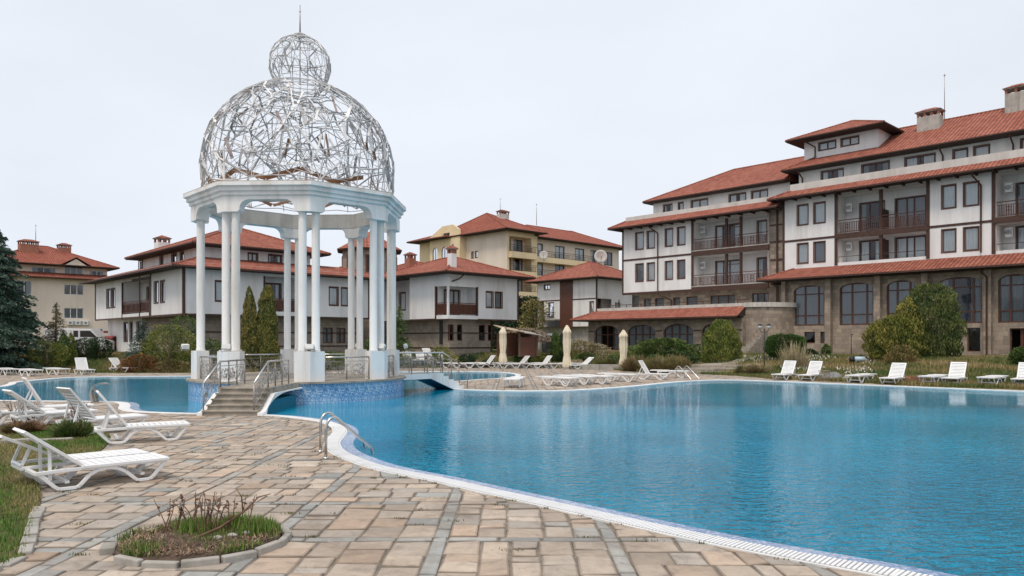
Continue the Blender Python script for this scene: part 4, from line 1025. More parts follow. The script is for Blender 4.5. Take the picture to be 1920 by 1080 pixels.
# stone floor under the left wing
Fg2 = front(W2, .9); gw = [(1207, 1221), (1228, 1245), (1262, 1275), (1287, 1308), (1332, 1378), (1410, 1441)]; gw = [hrect(HF, .9, *p) for p in gw]
mb = MB(); Fg2.wall(mb, X0w+1.2, L1, .5, 6.2, [(*a, 3.9, 5.75) for a in gw], .18); mb.build('stone_wall', M['ashlar'], W2, fix=False); shell(W2, X0w+1.2, L1, .9, YB, .5, 6.2, 'ashlar', 'LB', 'stone_wall')
for i, a in enumerate(gw): Fg2.window(*a, 3.9, 5.75, mull=() if i not in (4, 5) else (.3, .7), surround=0, d=.1)
# one storey pavilion in front with red roof and arches
W3 = hroot('pavilion', 'low stone pavilion with red pent roof and arched windows before the hotel', HF, 'building')
PX0, PX1 = HF.sx(1103, -4.2), HF.sx(1392, -4.2); Fp = front(W3, -4.2)
arch = []
for p in ((1114, 1160), (1176, 1229), (1243, 1300), (1315, 1362)): a = hrect(HF, -4.2, *p); arch.append((*a, 1.15, 2.6, 3.28))
mb = MB(); Fp.arch_wall(mb, PX0, PX1, .4, 3.8, arch, .3); mb.build('stone_wall', M['ashlar'], W3, fix=False); shell(W3, PX0, PX1, -4.2, .9, .4, 3.8, 'ashlar', 'LR', 'stone_wall')
for a in arch: Fp.window(a[0], a[1], 1.15, a[4], mull=(.25, .5, .75), rails=(.62,), d=.2, surround=0, fw=.09)
mb = MB()
for i in range(5):
    x = (arch[i-1][1]+arch[i][0])/2 if 0 < i < 4 else (PX0+.35 if i == 0 else PX1-.35)
    for z in (1.6, 2.7): Fp.box(mb, x-.33, x+.33, -.03, .01, z, z+.09)
mb.build('timber_bands', M['wood'], W3, fix=False)
pent(W3, (PX0-1.3, PX1+.15, -5.2, .8), (PX0+.6, PX1-.05, -3.6, .8), 3.78, 4.55, 'FL')
mb = MB(); mb.box(PX0+.5, PX1+.2, -3.62, -3.4, 4.4, 4.78); mb.box(PX0+.5, PX0+.72, -3.395, .8, 4.4, 4.78); mb.build('parapet', M['gz_in'], W3, fix=False)
mb = MB(); mb.quad((PX0+.5, -3.6, 4.42), (PX1+.2, -3.6, 4.42), (PX1+.2, .9, 4.42), (PX0+.5, .9, 4.42)); mb.build('terrace', M['concrete'], W3, fix=False)
mb = MB(); Fq = front(W3, -3.5); Fq.box(mb, PX0+.7, PX1+.2, -.02, .02, 5.0, 5.05)
a = PX0+.7
while a < PX1: Fq.box(mb, a-.02, a+.02, -.02, .02, 4.78, 5.0); a += 1.5
mb.build('terrace_rail', M['wood'], W3, fix=False)
# curved terrace wall and outside stairs between the wings
cx0 = PX1-.1; cen = (cx0, -.3); rad = 3.4; n = 14
mb = MB()
for i in range(n):
    a0_, a1_ = -PI/2+PI*.5*i/n, -PI/2+PI*.5*(i+1)/n
    p = (cen[0]+2.5*math.cos(a0_), cen[1]+rad*math.sin(a0_)); q = (cen[0]+2.5*math.cos(a1_), cen[1]+rad*math.sin(a1_)); mb.quad((*p, .4), (*q, .4), (*q, 4.5), (*p, 4.5))
mb.build('curved_wall', M['ashlar'], W3, fix=False)
mb = MB(); mb.add([(cen[0], cen[1], 4.47)]+[(cen[0]+2.62*math.cos(t), cen[1]+(rad+.12)*math.sin(t), 4.47) for t in np.linspace(-PI/2, 0, n)], [tuple(range(n+1))])
for i in range(n-1):
    t0, t1 = -PI/2+PI*.5*i/(n-1), -PI/2+PI*.5*(i+1)/(n-1); mb.bar((cen[0]+2.5*math.cos(t0), cen[1]+rad*math.sin(t0), 4.62), (cen[0]+2.5*math.cos(t1), cen[1]+rad*math.sin(t1), 4.62), .24, .34)
mb.build('curved_parapet', M['gz_in'], W3, fix=False)
ST = hroot('outdoor_stairs', 'stone stairs climbing between the pavilion and the large hotel wing', HF, 'stairs')
mb = MB(); ns = 16
for i in range(ns): mb.box(cx0+.4+.11*i, GX0-.02, -6.2+i*.3, -6.2+(i+1)*.3+.02, .4, .9+(i+1)*.165)
mb.box(cx0+.4+.11*ns, GX0-.02, -6.2+ns*.3, 1.5, .4, .9+ns*.165); mb.build('steps', M['step'], ST, fix=False)
mast('tall lightning rod on the hotel roof behind the wide chimney', HF.world(HF.sx(1771, 6), 6, 17.95), 3.6)

# ---------------------------------------------------------------- house A, left behind the gazebo
AF = Frame(343, 50)
A = hroot('white_house', 'white two winged house with stone base and dark timber posts behind the gazebo', AF, 'house', 'white houses round the pool')
AX1, AY1 = 14.3, 19.57; Fr, Fl = front(A, 0), left(A, 0)
zb_, zt_ = 3.68, 6.85
rb_ = (AF.sx(497), AF.sx(557)); rw = [hrect(AF, 0, 617.5, 634.4), hrect(AF, 0, 640, 654.5), hrect(AF, 0, 404, 423)]
mb = MB(); Fr.wall(mb, 0, AX1, zb_, zt_+.3, [(*rb_, zb_+.35, 6.5)]+[(*a, 4.62, 6.0) for a in rw], .14); mb.build('wall', M['stucco'], A, fix=False)
for a in rw: Fr.window(*a, 4.62, 6.0, mull=())
lb = (AF.sy(280), AF.sy(229.6)); lw = [tuple(sorted((AF.sy(p), AF.sy(q)))) for p, q in ((200, 207), (209, 216), (289, 297), (301, 309))]
mb = MB(); Fl.wall(mb, 0, AY1, zb_, zt_+.3, [(*lb, zb_+.3, 6.45)]+[(*a, 4.6, 6.1) for a in lw], .14); mb.build('wall', M['stucco'], A, fix=False)
for a in lw: Fl.window(*a, 4.6, 6.1, mull=(), curtain=False)
shell(A, 0, AX1, 0, AY1, zb_, zt_+.3, 'stucco', 'RBU')
def bal(root, F, a0, a1, z0, z1, dep, doors, Fback, solid=True):
    loggia(root, F, a0, a1, z0, z1, dep)
    mb = MB(); Fback.wall(mb, a0, a1, z0, z1, [(p, q, z0+.02, z0+2.1) for p, q in doors], .1); mb.build('back_wall', M['stucco'], root, fix=False)
    for p, q in doors: Fback.window(p, q, z0+.02, z0+2.1, mull=(.5,) if q-p > 1.2 else (), name='balcony_door')
    balustrade(root, F, a0, a1, z0+.02, z0+.95, solid=solid)
    mb = MB(); F.box(mb, a0-.12, a0, -.04, .05, z0-.4, z1); F.box(mb, a1, a1+.12, -.04, .05, z0-.4, z1); mb.build('timber_posts', M['wood'], root, fix=False)
bal(A, Fr, *rb_, zb_+.35, 6.5, 1.4, [(rb_[0]+.5, rb_[0]+1.9)], front(A, 1.4)); bal(A, Fl, *lb, zb_+.3, 6.45, 1.4, [(lb[0]+1.6, lb[0]+2.6), (lb[1]-2.2, lb[1]-1.2)], left(A, 1.4))
mb = MB(); Fr.box(mb, -.02, .14, -.05, .12, zb_, zt_); Fr.box(mb, .15, AX1, -.03, .02, zb_-.06, zb_+.06); Fl.box(mb, .13, AY1, -.03, .02, zb_-.06, zb_+.06); Fl.box(mb, AY1-.14, AY1+.02, -.05, .1, zb_, zt_)
for px in (262, 283): a = AF.sy(px); Fl.box(mb, a-.07, a+.07, -.04, .02, 3.7, 6.8)
Fl.box(mb, AF.sy(283), AF.sy(248), -.05, .02, 6.35, 6.55)
for px in (558, 692): a = AF.sx(px); Fr.box(mb, a-.09, a+.09, -.04, .02, zb_, 6.8)
mb.build('timber_frame', M['wood'], A, fix=False)
pent(A, (-1.0, AX1+1, -1.0, AY1+1), (1.9, AX1-1.5, 1.9, AY1-1.5), 6.82, 7.75, 'FLR')
Fu, Ful = front(A, 2.0), left(A, 2.0); uw = [hrect(AF, 2, 465.6, 483), hrect(AF, 2, 503.6, 528)]
Ux, Uy = 10.3, 14.0
mb = MB(); Fu.wall(mb, 2, Ux, 7.6, 8.7, [(*a, 7.72, 8.3) for a in uw], .12); mb.build('upper_wall', M['stucco'], A, fix=False)
for a in uw: Fu.window(*a, 7.72, 8.3)
ul = [tuple(sorted((AF.hx(p, 480, 2)[0], AF.hx(q, 480, 2)[0]))) for p, q in ((260, 266), (300, 306), (322, 331), (338, 345))]
mb = MB(); Ful.wall(mb, 2, Uy, 7.6, 8.7, [(*a, 7.75, 8.4) for a in ul], .12); mb.build('upper_wall', M['stucco'], A, fix=False)
for a in ul: Ful.window(*a, 7.75, 8.4, mull=(), curtain=False)
shell(A, 2, Ux, 2, Uy, 7.6, 8.7, 'stucco', 'RB', 'upper_wall')
roof(A, 1.0, Ux+1.2, 1.0, Uy+1.2, 8.62, .40, swap=True)
c = AF.hx(304, 470, 4.5); chimney(A, 4.5, c[0], 8.9, 10.35, 1.0, 1.0, mat='stucco')
shell(A, .9, AX1-.5, .9, AY1-.9, .4, zb_, 'ashlar_grey', 'B', 'stone_base'); mb = MB()
gwa = [hrect(AF, .9, 605.5, 624), hrect(AF, .9, 631, 648)]; front(A, .9).wall(mb, .9, AX1-.5, .4, zb_, [(*a, 1.75, 2.95) for a in gwa], .15); mb.build('stone_base', M['ashlar_grey'], A, fix=False)
for a in gwa: front(A, .9).window(*a, 1.75, 2.95, surround=0)
y1 = AF.hx(267, 600, .9)[0]
mb = MB(); lgw = [tuple(sorted((AF.hx(p, 600, .9)[0], AF.hx(q, 600, .9)[0]))) for p, q in ((233, 240), (244, 249), (257, 264))]
left(A, .9).wall(mb, .9, y1, .4, zb_, [], .1); mb.build('stone_base', M['ashlar_grey'], A, fix=False)
mb = MB(); left(A, .88).wall(mb, y1, AY1-.3, .4, zb_, [(*a, 1.9, 3.4) for a in lgw], .12); right(A, AX1-.5).wall(mb, .9, AY1-.9, .4, zb_); mb.build('lower_wall', M['stucco'], A, fix=False)
for a in lgw: left(A, .88).window(*a, 1.9, 3.4, mull=(), curtain=False)
mb = MB()
for z in (1.5, 2.5): front(A, .9).box(mb, .9, AX1-.5, -.03, .0, z, z+.09)
mb.build('timber_bands', M['wood'], A, fix=False)

# ---------------------------------------------------------------- house B, middle
BFm = Frame(840, 57)
B = hroot('white_house', 'white corner house with wrap around balcony and chimney, left of the umbrellas', BFm, 'house', 'white houses round the pool')
BX1, BY1 = 7.3, 4.85; Fr, Fl = front(B, 0), left(B, 0); zb_, zt_ = 3.6, 6.9
bw_ = [hrect(BFm, 0, 911.6, 924.5), hrect(BFm, 0, 928.5, 941.5)]; b1 = BFm.sx(896); b0y = BFm.sy(818)
mb = MB(); Fr.wall(mb, 0, BX1, zb_, zt_+.2, [(-.01, b1, zb_+.28, 6.05)]+[(*a, 4.55, 5.8) for a in bw_], .14)
Fl.wall(mb, 0, BY1, zb_, zt_+.2, [(-.01, b0y, zb_+.28, 6.05)], .14); mb.build('wall', M['stucco'], B, fix=False)
for a in bw_: Fr.window(*a, 4.55, 5.8, mull=())
shell(B, 0, BX1, 0, 9, zb_, zt_+.2, 'stucco', 'RBU')
z0 = zb_+.28; mb = MB(); mb.quad((0, 0, z0), (b1, 0, z0), (b1, 1.5, z0), (0, 1.5, z0)); mb.quad((0, 1.5, z0), (1.5, 1.5, z0), (1.5, b0y, z0), (0, b0y, z0)); mb.quad((0, 0, 6.05), (b1, 0, 6.05), (b1, b0y, 6.05), (0, b0y, 6.05))
mb.quad((b1, 0, z0), (b1, 1.3, z0), (b1, 1.3, 6.05), (b1, 0, 6.05)); mb.quad((0, b0y, z0), (1.3, b0y, z0), (1.3, b0y, 6.05), (0, b0y, 6.05)); mb.build('loggia_lining', M['stucco'], B, fix=False)
dA = hrect(BFm, 1.3, 834, 862); dB = hrect(BFm, 1.3, 878, 887)
mb = MB(); front(B, 1.3).wall(mb, .9, b1, z0, 6.05, [(*dA, z0+.05, 5.85), (*dB, z0+.05, 5.85)], .1); left(B, .9).wall(mb, 1.3, b0y, z0, 6.05); mb.build('back_wall', M['stucco'], B, fix=False)
front(B, 1.3).window(*dA, z0+.05, 5.85, mull=(.35, .65), name='balcony_door'); front(B, 1.3).window(*dB, z0+.05, 5.85, mull=(), name='balcony_door')
balustrade(B, Fr, 0, b1, z0+.02, z0+.95, solid=True); balustrade(B, Fl, .08, b0y, z0+.02, z0+.95, solid=True)
mb = MB(); Fr.box(mb, b1-.14, b1, -.04, .1, z0, 6.1); Fl.box(mb, b0y-.02, b0y+.13, -.04, .1, zb_, 6.1); Fr.box(mb, BX1-.12, BX1+.02, -.05, .1, zb_, zt_); Fr.box(mb, b1, BX1-.12, -.03, .02, zb_-.08, zb_+.04); Fl.box(mb, b0y+.14, BY1, -.03, .02, zb_-.08, zb_+.04); mb.build('timber_frame', M['wood'], B, fix=False)
mb = MB(); mb.box(-.05, .0, 4.6, 5.1, 2, 3); 
# recessed part at the far left with a window
Fw = left(B, 1.3); wy = tuple(sorted((BFm.hx(749, 560, 1.3)[0], BFm.hx(760, 560, 1.3)[0])))
mb = MB(); Fw.wall(mb, BY1, 9, zb_, zt_+.2, [(*wy, 4.5, 5.95)], .12); back(B, BY1).wall(mb, 0, 1.3, zb_, zt_); mb.build('wall', M['stucco'], B, fix=False); Fw.window(*wy, 4.5, 5.95, mull=())
roof(B, -1.0, BX1+1.0, -1.0, 10, 7.08, .36, swap=True)
chimney(B, .75, .45, 6.0, 8.55, .5, .5, mat='stucco')
pipe(B, [(.9, -.9, 6.95), (.7, -.5, 6.6), (.35, -.05, 6.4)])
mb = MB(); gwb = [hrect(BFm, .8, *p) for p in ((842, 851), (857, 867), (898, 910), (915, 928))]
front(B, .8).wall(mb, .8, BX1-2.2, .4, zb_, [(*a, 1.95, 3.2) for a in gwb], .15); left(B, .8).wall(mb, .8, 9, .4, zb_); right(B, BX1-2.2).wall(mb, .8, 9, .4, zb_); mb.build('stone_base', M['ashlar_grey'], B, fix=False)
for a in gwb: front(B, .8).window(*a, 1.95, 3.2, mull=(), surround=0, curtain=False)
mb = MB()
for z in (1.35, 2.5): front(B, .8).box(mb, .78, BX1-2.18, -.03, .0, z, z+.09); left(B, .8).box(mb, .8, 9, -.03, 0, z, z+.09)
front(B, .8).box(mb, BX1-2.3, BX1-2.15, -.05, .0, .4, zb_); mb.build('timber_bands', M['wood'], B, fix=False)

# ---------------------------------------------------------------- house C, behind the pavilion
CF = Frame(1119, 80)
Cc = hroot('white_house', 'white house with brown timber stair strip and small balcony between the yellow building and hotel', CF, 'house', 'white houses round the pool')
CY1 = 8.7; Fl, Fr = left(Cc, 0), front(Cc, 0)
hy_ = lambda p: CF.sy(p); cw = [(hy_(1031), hy_(1020.5), 7.66, 8.2)]
mb = MB(); Fl.wall(mb, 0, CY1, 6.42, 8.7, cw, .12); Fl.wall(mb, 0, hy_(1051), 3.5, 6.42, [(hy_(1113), hy_(1106), 4.9, 6.1)], .1); Fl.wall(mb, hy_(1050), CY1-1, 4.3, 6.42, [(hy_(1038), hy_(1029), 4.6, 6.2)], .12); mb.build('wall', M['stucco'], Cc, fix=False)
Fl.window(*cw[0], mull=(.5,), curtain=False); Fl.window(hy_(1113), hy_(1106), 4.9, 6.1, mull=()); Fl.window(hy_(1038), hy_(1029), 4.6, 6.2, mull=(), name='balcony_door')
mb = MB(); Fl.box(mb, hy_(1074), hy_(1051), -.12, .05, 3.4, 8.5); mb.build('timber_strip', M['wood_mid'], Cc)
Fr.wall(mb := MB(), 0, 6, 6.42, 8.7); Fr.wall(mb, 2.4, 6, 3.5, 6.42, [(3, 4, 4.6, 6.1)]); mb.build('wall', M['stucco'], Cc, fix=False)
bal(Cc, Fr, .1, 3.6, 3.9, 6.4, 1.3, [(.6, 1.9)], front(Cc, 1.3), solid=False)
shell(Cc, 0, 8, 0, CY1, 3.5, 8.7, 'stucco', 'RBU')
mb = MB(); Fl.box(mb, .12, CY1, -.03, .02, 6.36, 6.48); Fl.box(mb, -.02, .11, -.05, .1, 3.5, 8.6); mb.build('timber_frame', M['wood'], Cc, fix=False)
balustrade(Cc, left(Cc, -.9), hy_(1051), CY1-1, 4.35, 5.1, step=.2, mat='dark'); mb = MB(); left(Cc, -.9).box(mb, hy_(1051), CY1-1, 0, .9, 4.2, 4.34); mb.build('balcony_slab', M['concrete'], Cc)
roof(Cc, -1.0, 9, -1, CY1+1, 8.62, .42)
mb = MB(); shell(Cc, .6, 8, .6, CY1+1, .5, 3.5, 'concrete', 'LF', 'basement')
chim = None
# ---------------------------------------------------------------- yellow building D
DF = Frame(951, 103)
D = hroot('apartment_building', 'yellow apartment block with red hipped roofs, arched windows and balconies far behind', DF, 'building')
Fl, Fr = left(D, 0), front(D, 0); DY = 12.5
dl = [(DF.sy(888), DF.sy(884)), (DF.sy(896), DF.sy(891))]; dl = [tuple(sorted(a)) for a in dl]
mb = MB(); Fl.wall(mb, 0, DY, 1, 17.1, [(*a, 13.7, 14.6) for a in dl], .15); mb.build('wall', M['cream'], D, fix=False)
for a in dl: Fl.window(*a, 13.7, 14.6, mull=(), curtain=False)
shell(D, 0, 5.2, 0, 14, 1, 17.1, 'yellow', 'RB')
mb = MB(); HL = [(.4, 4.6, z, z+2.2) for z in (5.6, 8.6, 11.4, 14.0)]; Fr.wall(mb, 0, 5.2, 1, 17.1, HL, .12); mb.build('wall', M['yellow'], D, fix=False)
for h in HL:
    loggia(D, Fr, *h, 1.4, 'yellow'); Fb = front(D, 1.4); mb = MB(); Fb.wall(mb, h[0], h[1], h[2], h[3], [(h[0]+.6, h[0]+1.5, h[2]+.1, h[3]-.2), (h[0]+2.2, h[0]+3.8, h[2]+.1, h[3]-.2)]); mb.build('back_wall', M['cream'], D, fix=False)
    Fb.window(h[0]+.6, h[0]+1.5, h[2]+.1, h[3]-.2, mull=()); Fb.window(h[0]+2.2, h[0]+3.8, h[2]+.1, h[3]-.2)
    balustrade(D, front(D, -.5), .2, 5.2, h[2]+.1, h[2]+1.0, step=.25, mat='dark'); mb = MB(); mb.box(.2, 5.2, -.6, 0, h[2]-.75, h[2]+.08); mb.build('balcony_slab', M['yellow'], D)
mb = MB(); Fd = front(D, 1.6); dw = []
for z in (5.5, 8.5, 11.2, 13.9):
    for a in (6.6, 11.2, 15.6, 19.2, 22.4): dw.append((a, a+1.9, z, z+2.0))
Fd.wall(mb, 5.2, 26, 1, 16.8, dw, .12); mb.build('wall', M['cream'], D, fix=False); shell(D, 5.2, 26, 1.6, 12, 1, 16.8, 'cream', 'RB')
for h in dw: Fd.window(*h, mat='dark')
for z in (8.5, 11.2, 13.9):
    mb = MB(); mb.box(5.6, 18.6, .4, 1.6, z-.75, z); mb.build('balcony_slab', M['yellow'], D); balustrade(D, front(D, .45), 5.6, 18.6, z+.02, z+.9, step=.3, mat='dark')
mb = MB(); mb.box(5.2, 6.1, .3, 1.6, 1, 16.7); mb.build('pier', M['yellow'], D)
roof(D, -1.3, 6.6, -1.3, 15.5, 17.02, .40, 'tile_far'); roof(D, 4, 27.5, .4, 13.4, 16.75, .42, 'tile_far')
for (px, y, z1) in ((943, 5, 20.9), (1000, 7, 19.6), (1071, 8, 20.0)): x = DF.sx(px, y); chimney(D, x, y, z1-2.6, z1-.8, 1.6, .9, 'tile_far', 'stucco_old')
# gabled wing with arched windows to the left
gy0, gy1 = DF.sy(872), DF.sy(800); Fgb = left(D, -1.2)
aw = [(y, y2, a, b, c_) for (p, q, a, b, c_) in ((841, 827, 12.6, 14.0, 14.5), (852, 842, 12.6, 14.2, 14.9), (820, 811, 11.0, 13.2, 13.9)) for y, y2 in [tuple(sorted((DF.hx(p, 450, -1.2)[0], DF.hx(q, 450, -1.2)[0])))]]
aw = []
for (p, q, a, b, c_) in ((855, 843, 13.6, 15.0, 15.85), (838, 828, 13.6, 14.9, 15.7), (820.5, 811, 12.9, 14.9, 15.7)):
    y, y2 = sorted((DF.hx(p, 450, -1.2)[0], DF.hx(q, 450, -1.2)[0])); aw.append((y, y2, a, b, c_))
g0, g1 = DF.hx(862, 450, -1.2)[0], DF.hx(806, 450, -1.2)[0]
mb = MB(); Fgb.arch_wall(mb, g0, g1, 1, 16.9, aw, .2)
m_ = (DF.hx(842, 450, -1.2)[0]); mb.slab([Fgb.p(g0, 16.9), Fgb.p(g1, 16.9), Fgb.p(g1, 17.3), Fgb.p(m_+1.6, 18.65), Fgb.p(m_-.8, 18.7), Fgb.p(g0+.2, 17.9)], (.3, 0, 0))
front(D, g0).wall(mb, -1.2, 3, 1, 17); back(D, g1).wall(mb, -1.2, 3, 1, 16.9); mb.build('gable_wall', M['yellow'], D, fix=False)
for a in aw: Fgb.window(a[0], a[1], a[2], a[4], mull=(.5,), surround=0, curtain=False)
y, y2 = sorted((DF.hx(843, 430, -1.2)[0], DF.hx(829, 430, -1.2)[0])); mb = MB(); Fgb.box(mb, y, y+1.4, -.02, .03, 16.8, 17.6); Fgb.box(mb, y+1.7, y2, -.02, .03, 16.8, 17.6); mb.build('gable_window', M['dark'], D)
roof(D, -2.2, 8, g0+2, g1+4.5, 16.95, .33, 'tile_far', swap=True); shell(D, -.4, 6, g1, g1+3.6, 1, 16.9, 'yellow', 'LB')
def dish(name, label, p, r, yaw, tilt, text=False):
    t = thing(name, label, 'satellite dish', p, yaw); mb = MB(); n = 28
    vs = [(0, .0, 0)]; fs = []
    for j, rr in enumerate((.35, .7, 1)):
        for k in range(n): a = 2*PI*k/n; vs.append((r*rr*math.cos(a), -.22*r*rr*rr, r*rr*math.sin(a)))
    fs += [(0, 1+k, 1+(k+1) % n) for k in range(n)]
    for j in range(2): fs += [(1+j*n+k, 1+(j+1)*n+k, 1+(j+1)*n+(k+1) % n, 1+j*n+(k+1) % n) for k in range(n)]
    mb.add(vs, fs, True); o = mb.build('reflector', M['stucco_old'], t, fix=False); s_ = o.modifiers.new('thick', 'SOLIDIFY'); s_.thickness = .03
    mb = MB(); mb.tube([(0, .05, -r*.1), (0, .3, -r*1.25)], .05, 6); mb.build('mount', M['steel_old'], t)
    mb = MB(); mb.tube([(0, -.2*r, -r), (0, -r*.8, -.1*r)], .025, 5); mb.box(-.06, .06, -r*.8-.08, -r*.8+.08, -.1*r-.06, -.1*r+.06); mb.build('feed_arm', M['steel_old'], t)
    if text:
        mb = MB(); rr = random.Random(4)
        for row, (z, h_, x0, x1) in enumerate(((.12*r, .13*r, -.62*r, .62*r), (-.16*r, .06*r, -.5*r, .5*r))):
            x = x0
            while x < x1:     # the worn, unreadable strokes of the lettering
                w_ = rr.uniform(.05, .11)*r*2; y = -.225*(x*x+z*z)/r/r*r-.02
                mb.box(x, x+.02, y-.012, y, z-h_/2, z+h_/2*rr.uniform(.2, 1)); mb.box(x, x+w_*.6, y-.012, y, z-h_*.1, z+h_*.08) if rr.random() < .7 else mb.box(x, x+w_*.6, y-.012, y, z+h_*.35, z+h_/2); x += w_+.02
        mb.build('lettering', plain('faded_red_lettering', (.50, .30, .28)), t, fix=False)
    return t
dish('satellite_dish', 'large round satellite dish with faded red lettering above the small house roof', up(1126, 481, 84), .72, R(4), 0, True)
dish('satellite_dish', 'small white satellite dish on the balcony of the yellow building', up(1019.5, 478.5, 100), .55, R(-8), 0)
sp = thing('solar_panel', 'pair of solar panels tilted on the roof of the yellow building', 'solar panel', DF.world(1.0, 7.5, 18.05), DF.a)
for yo in (0, 2.7):
    mb = MB(); mb.obox((0, yo-1, .3), (.9, 0, .36), (0, 1.2, 0), (0, 0, .04)); f = mb.build('collector', plain('pale_collector_glass', (.55, .58, .6), .15, .02, 2, spec=.8), sp)
    mb = MB(); mb.tube([(.9, yo-2.2, .7), (.9, yo+.2, .7)], .2, 10); mb.build('tank', M['pvc'], sp)
for px, py, Y, h, t_ in ((938, 402, 104, 2.2, 'thin lightning rod on the highest chimney of the yellow building'), (1006, 417, 106, 2.6, 'thin lightning rod on the right part of the yellow building'), (67, 462, 95, 2.7, 'lightning rod on the roof of the beige building at far left')):
    mast(t_, up(px, py, Y), h, .045)

# ---------------------------------------------------------------- beige building E, far left
EF = Frame(120, 93)
Eb = hroot('apartment_building', 'beige apartment block with red roof and white windows at the far left', EF, 'building')
F = front(Eb, 0); ew = [(0, 2.15, 7.6, 8.9), (0, 2.15, 4.7, 6.0), (-5.6, -3.4, 7.4, 9.1)]
mb = MB(); F.wall(mb, -8, 5.2, .5, 9.7, ew, .15); mb.build('wall', M['cream'], Eb, fix=False); shell(Eb, -8, 5.2, 0, 12, .5, 9.7, 'cream', 'LRB')
for h in ew: F.window(*h, mull=(.33, .66), mat='pvc', surround=0)
pent(Eb, (-8.8, 6.2, -1, 12), (-7.5, 4.6, .5, 12), 9.6, 10.25, 'FLR', 'tile_far')
Fe = front(Eb, .6); eu = [(-3.3, -.7, 10.15, 10.85), (1.2-1.0, 2.4, 9.95, 11.3), (4.0-.0, 4.55, 10.2, 10.8)]
mb = MB(); Fe.wall(mb, -7.4, 5, 9.6, 11.3, eu[:1]+[(.2, 2.2, 9.95, 11.3), (3.0, 4.6, 10.2, 10.8)], .12); mb.build('upper_wall', M['cream'], Eb, fix=False); shell(Eb, -7.4, 5, .6, 12, 9.6, 11.3, 'cream', 'LRB', 'upper_wall')
Fe.window(*eu[0], mat='pvc', surround=0); Fe.window(.2, 2.2, 9.95, 11.3, mat='pvc', mull=(.33, .66), surround=0); Fe.window(3.0, 4.6, 10.2, 10.8, mat='pvc', surround=0)
roof(Eb, -8.4, 6.1, -.6, 12.5, 11.2, .42, 'tile_far')
mb = MB(); mb.add([(-.6, -.7, 11.15), (1.2, -.7, 12.2), (3.0, -.7, 11.15), (1.2, 2.5, 12.25)], [(0, 1, 3), (1, 2, 3)]); mb.build('dormer_roof', M['tile_far'], Eb, fix=False)
mb = MB(); mb.add([(.0, -.55, 11.2), (1.2, -.55, 12.0), (2.4, -.55, 11.2)], [(0, 1, 2)]); mb.build('dormer_front', M['cream'], Eb, fix=False)
chimney(Eb, EF.sx(53, 3.5), 3.5, 11.6, 13.75, 2.0, 1.2, 'tile_far', 'brick'); chimney(Eb, EF.sx(120, 4.5), 4.5, 11.6, 13.75, 1.4, 1.0, 'tile_far', 'brick')
for k in range(3): ac_unit(Eb, F, .3+k*.85, 3.9, -.01, .78, .55)
# ---------------------------------------------------------------- stone tower F behind the gazebo
tc_ = up(693, 500, 68); T = thing('stone_tower', 'round stone tower with a red conical roof seen between the gazebo columns', 'tower', (tc_.x, tc_.y, 0), R(12))
mb = MB(); mb.prism([(2.55*math.cos(2*PI*k/8+.39), 2.55*math.sin(2*PI*k/8+.39)) for k in range(8)], .5, 10.0); mb.build('tower_wall', M['ashlar_grey'], T, fix=False)
for k in range(8):
    a = 2*PI*k/8; n_ = Vector((math.cos(a), math.sin(a))); Ff = Face(T, n_*2.37, Vector((-n_.y, n_.x)), -n_); mb = MB(); Ff.box(mb, -.4, .4, -.05, .05, 7.9, 9.4); w_ = mb.build('window', M['wood_mid'], T)
    mb = MB(); Ff.box(mb, -.3, .3, -.06, -.04, 8.0, 9.3); mb.build('pane', M['dark'], w_)
mb = MB(); mb.add([(3.05*math.cos(2*PI*k/8+.39), 3.05*math.sin(2*PI*k/8+.39), 9.95) for k in range(8)]+[(0, 0, 11.7)], [(k, (k+1) % 8, 8) for k in range(8)]); mb.build('roof', M['tile'], T, fix=False)
mb = MB(); mb.prism([(3.0*math.cos(2*PI*k/8+.39), 3.0*math.sin(2*PI*k/8+.39)) for k in range(8)], 9.82, 9.94); mb.build('soffit', M['soffit'], T)
# red roofs between tower and house B
G_ = Frame(772, 72); Gh = hroot('white_house', 'low roofed house partly hidden behind the middle white house', G_, 'house', 'white houses round the pool')
shell(Gh, 0, 7, 0, 8, 1, 8.3, 'stucco_old', 'LRBF'); roof(Gh, -1.3, 8, -1, 9, 8.3, .34, 'tile_far'); chimney(Gh, 2, 3, 8.6, 10.1, .8, .8, 'tile_far', 'brick')
# ================================================================ loose mesh islands of posts and bands become parts of their own
def split_loose(o):
    me = o.data; n = len(me.vertices); par = list(range(n))
    def fd(i):
        while par[i] != i: par[i] = par[par[i]]; i = par[i]
        return i
    for p in me.polygons:
        v = p.vertices; r = fd(v[0])
        for k in v[1:]: par[fd(k)] = r
    isl = {}
    for p in me.polygons: isl.setdefault(fd(p.vertices[0]), []).append(p)
    if len(isl) < 2: return
    base = o.name.split('.')[0]; mat = me.materials[0]
    for ps in isl.values():
        ids = sorted({v for p in ps for v in p.vertices}); ix = {v: i for i, v in enumerate(ids)}
        m = MB(); m.add([tuple(me.vertices[i].co) for i in ids], [tuple(ix[v] for v in p.vertices) for p in ps]); m.build(base, mat, o.parent, fix=False)
    bpy.data.objects.remove(o)
for o in [o for o in sc.objects if o.name.split('.')[0] in ('timber_posts', 'timber_band', 'timber_bands', 'timber_frame', 'vent_posts', 'pillar')]: split_loose(o)

